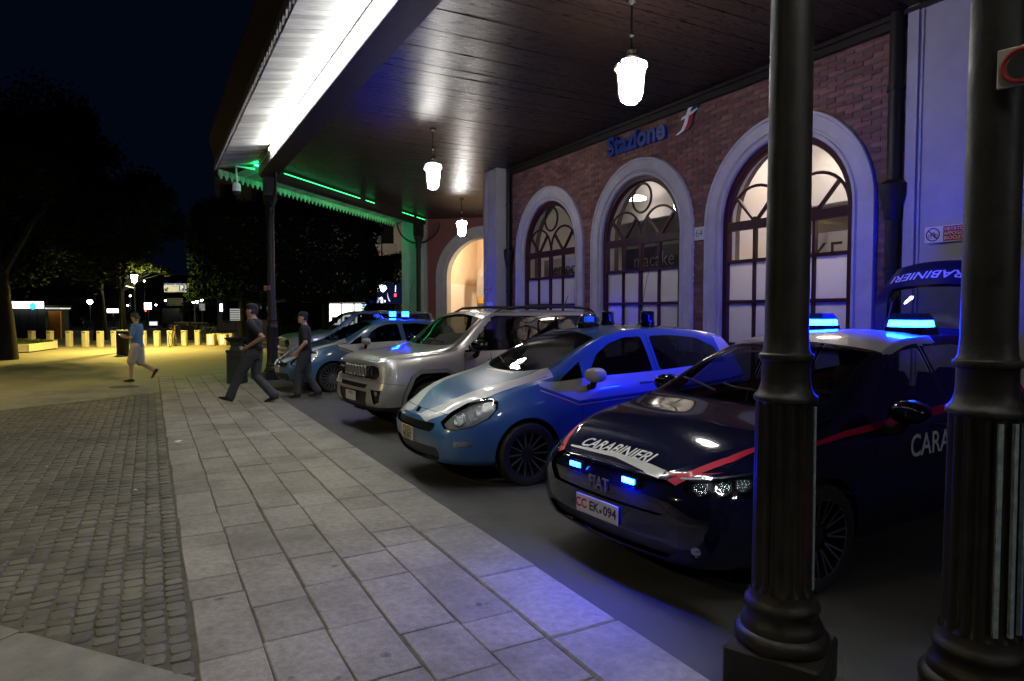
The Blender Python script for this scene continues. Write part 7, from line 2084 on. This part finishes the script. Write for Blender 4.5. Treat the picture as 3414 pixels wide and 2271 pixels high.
# second broad tree deeper left, its leaves lit by the lantern
base = at(230, 719, 40); base.z = 0
bl_ = []
for k in range(44):
    a = rg.uniform(0, 2 * PI); d_ = rg.uniform(.4, 5.2); z = rg.uniform(3.9, 10.0)
    if any((Vector((base.x + d_ * math.cos(a), base.y + d_ * math.sin(a))) - q_).length < 2.6 and z < 7.5 for q_ in LAMPS): continue
    if (Vector((d_ * math.cos(a), d_ * math.sin(a), 0))).dot(_r) > 1.6 and z < 6.6: continue
    bl_.append((d_ * math.cos(a), d_ * math.sin(a), z, rg.uniform(1.0, 1.6), 800))
lp_ = at(345, 618, 42) - base
tree(base, 'broad dark tree left of the lantern lamp post', 3.6, .30, bl_, .105, 6, m_leaf)
b2_ = at(285, 719, 43.5); b2_.z = 0
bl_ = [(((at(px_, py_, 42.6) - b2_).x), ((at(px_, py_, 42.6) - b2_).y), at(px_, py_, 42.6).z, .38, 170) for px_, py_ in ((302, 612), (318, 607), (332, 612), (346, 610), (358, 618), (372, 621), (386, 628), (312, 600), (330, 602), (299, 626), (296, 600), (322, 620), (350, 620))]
tree(b2_, 'small added tree by the lantern lamp post, lamplight put into its bright leaf colour', 3.3, .09, bl_, .085, 7, mat('leaf_lamplit', (.10, .13, .025), .7, vary=.3, spec=.2))  # leaf colour brightened to carry the lantern's light
# clipped box-shaped trees
def clipped(px0, px1, py0, py1, depth, deep, label, seed, n):
    a, b_ = at(px0, py1, depth), at(px1, py0, depth); w_ = (b_ - a).dot(_r); rg = random.Random(seed)
    c = (a + b_) / 2
    t = thing('clipped_tree', (c.x, c.y, 0), FACE, label, 'tree')
    s = MB()
    for x in (-w_ * .28, w_ * .22): s = MB(); s.tube([(x, deep / 2, -.05), (x + .04, deep / 2, a.z * .6), (x, deep / 2, a.z + .8)], [.22, .16, .13], 10); s.tube([(x, deep / 2, a.z + .6), (x - 1, deep / 2, (a.z + b_.z) / 2)], [.1, .04], 6); s.tube([(x, deep / 2, a.z + .6), (x + 1, deep / 2 + .3, (a.z + b_.z) / 2)], [.1, .04], 6); s.build('trunk', m_bark, t, 50)
    s = MB(); z0, z1 = a.z, b_.z
    for _ in range(n):
        # mostly near the faces of the box, with bumps
        u, v, q = rg.uniform(-1, 1), rg.random(), rg.random()
        f_ = rg.random()
        if f_ < .45: x, y, z = u * w_ / 2, rg.gauss(0, .10) + .05, z0 + v * (z1 - z0)
        elif f_ < .65: x, y, z = u * w_ / 2, q * deep, z1 + rg.gauss(0, .09) - .05
        elif f_ < .85: x, y, z = (1 if u > 0 else -1) * (w_ / 2) + rg.gauss(0, .12), q * deep, z0 + v * (z1 - z0)
        elif f_ < .93: x, y, z = u * w_ / 2, q * deep, z0 + abs(rg.gauss(0, .15))
        else: x, y, z = u * w_ / 2, q * deep, z0 + v * (z1 - z0)
        x += .12 * math.sin(z * 2.3 + seed); z += .10 * math.sin(x * 1.7 + y)
        # rounded corners
        e = max(0, abs(x) - (w_ / 2 - .9)); 
        if e > 0 and z > z1 - .9: z = min(z, z1 - .9 + math.sqrt(max(0, .81 - e * e)) + rg.gauss(0, .05))
        a3 = Vector((rg.gauss(0, 1), rg.gauss(0, .7), rg.gauss(0, .7))).normalized(); b3 = a3.cross(Vector((rg.gauss(0, 1), rg.gauss(0, 1), rg.gauss(0, 1)))).normalized(); k = .085 * rg.uniform(.6, 1.4)
        p_ = Vector((x, y, z)); s.add([p_ - a3 * k, p_ + b3 * k * .6, p_ + a3 * k, p_ - b3 * k * .6], [(0, 1, 2, 3)])
    s.build('crown', m_leaf2, t, fix=False)
clipped(436, 834, 464, 690, 30, 3.2, 'flat topped clipped tree filling the view between the column and the screen', 31, 42000)
clipped(846, 975, 588, 700, 50, 3.0, 'dark clipped tree behind the video screen', 32, 12000)
# dark hedge under the clipped tree
a_, b_ = at(640, 765, 40), at(745, 700, 40); w_ = (b_ - a_).dot(_r)
hg = thing('hedge', (a_.x, a_.y, 0), FACE, 'dark hedge between the column and the second policeman', 'hedge'); s = MB(); rg = random.Random(9)
for _ in range(9000):
    x, y, z = rg.random() * w_, rg.gauss(0, .08) if rg.random() < .6 else rg.random() * 1.2, rg.random() * 2.1
    if rg.random() < .2: z = 2.1 + rg.gauss(0, .06)
    a3 = Vector((rg.gauss(0, 1), rg.gauss(0, .7), rg.gauss(0, .7))).normalized(); b3 = a3.cross(Vector((rg.gauss(0, 1), rg.gauss(0, 1), rg.gauss(0, 1)))).normalized(); k = .09 * rg.uniform(.6, 1.4); p_ = Vector((x, y, z))
    s.add([p_ - a3 * k, p_ + b3 * k * .6, p_ + a3 * k, p_ - b3 * k * .6], [(0, 1, 2, 3)])
s.build('foliage', m_leaf2, hg, fix=False); s = MB()
for k in range(4): s.tube([(w_ * (k + .5) / 4, .6, -.05), (w_ * (k + .5) / 4, .6, 1.6)], .05, 6)
s.build('stems', m_bark, hg)
# small lit shrub right of the shop and one under the signs
for (px, py, d_, rad, lb_) in ((862, 716, 43, 1.0, 'small grey green shrub below the video screen'), (436, 712, 48, .8, 'small bright green shrub behind the direction board')):
    p_ = at(px, py, d_); t = thing('shrub', (p_.x, p_.y, 0), 0, lb_, 'shrub'); s = MB(); leaves(s, (0, 0, p_.z), 1400, (rad, rad, rad * .7), .09, random.Random(int(px))); s.build('foliage', m_leaf, t, fix=False)
    s = MB(); s.tube([(0, 0, -.03), (0, 0, p_.z)], .06, 6); s.build('stem', m_bark, t)
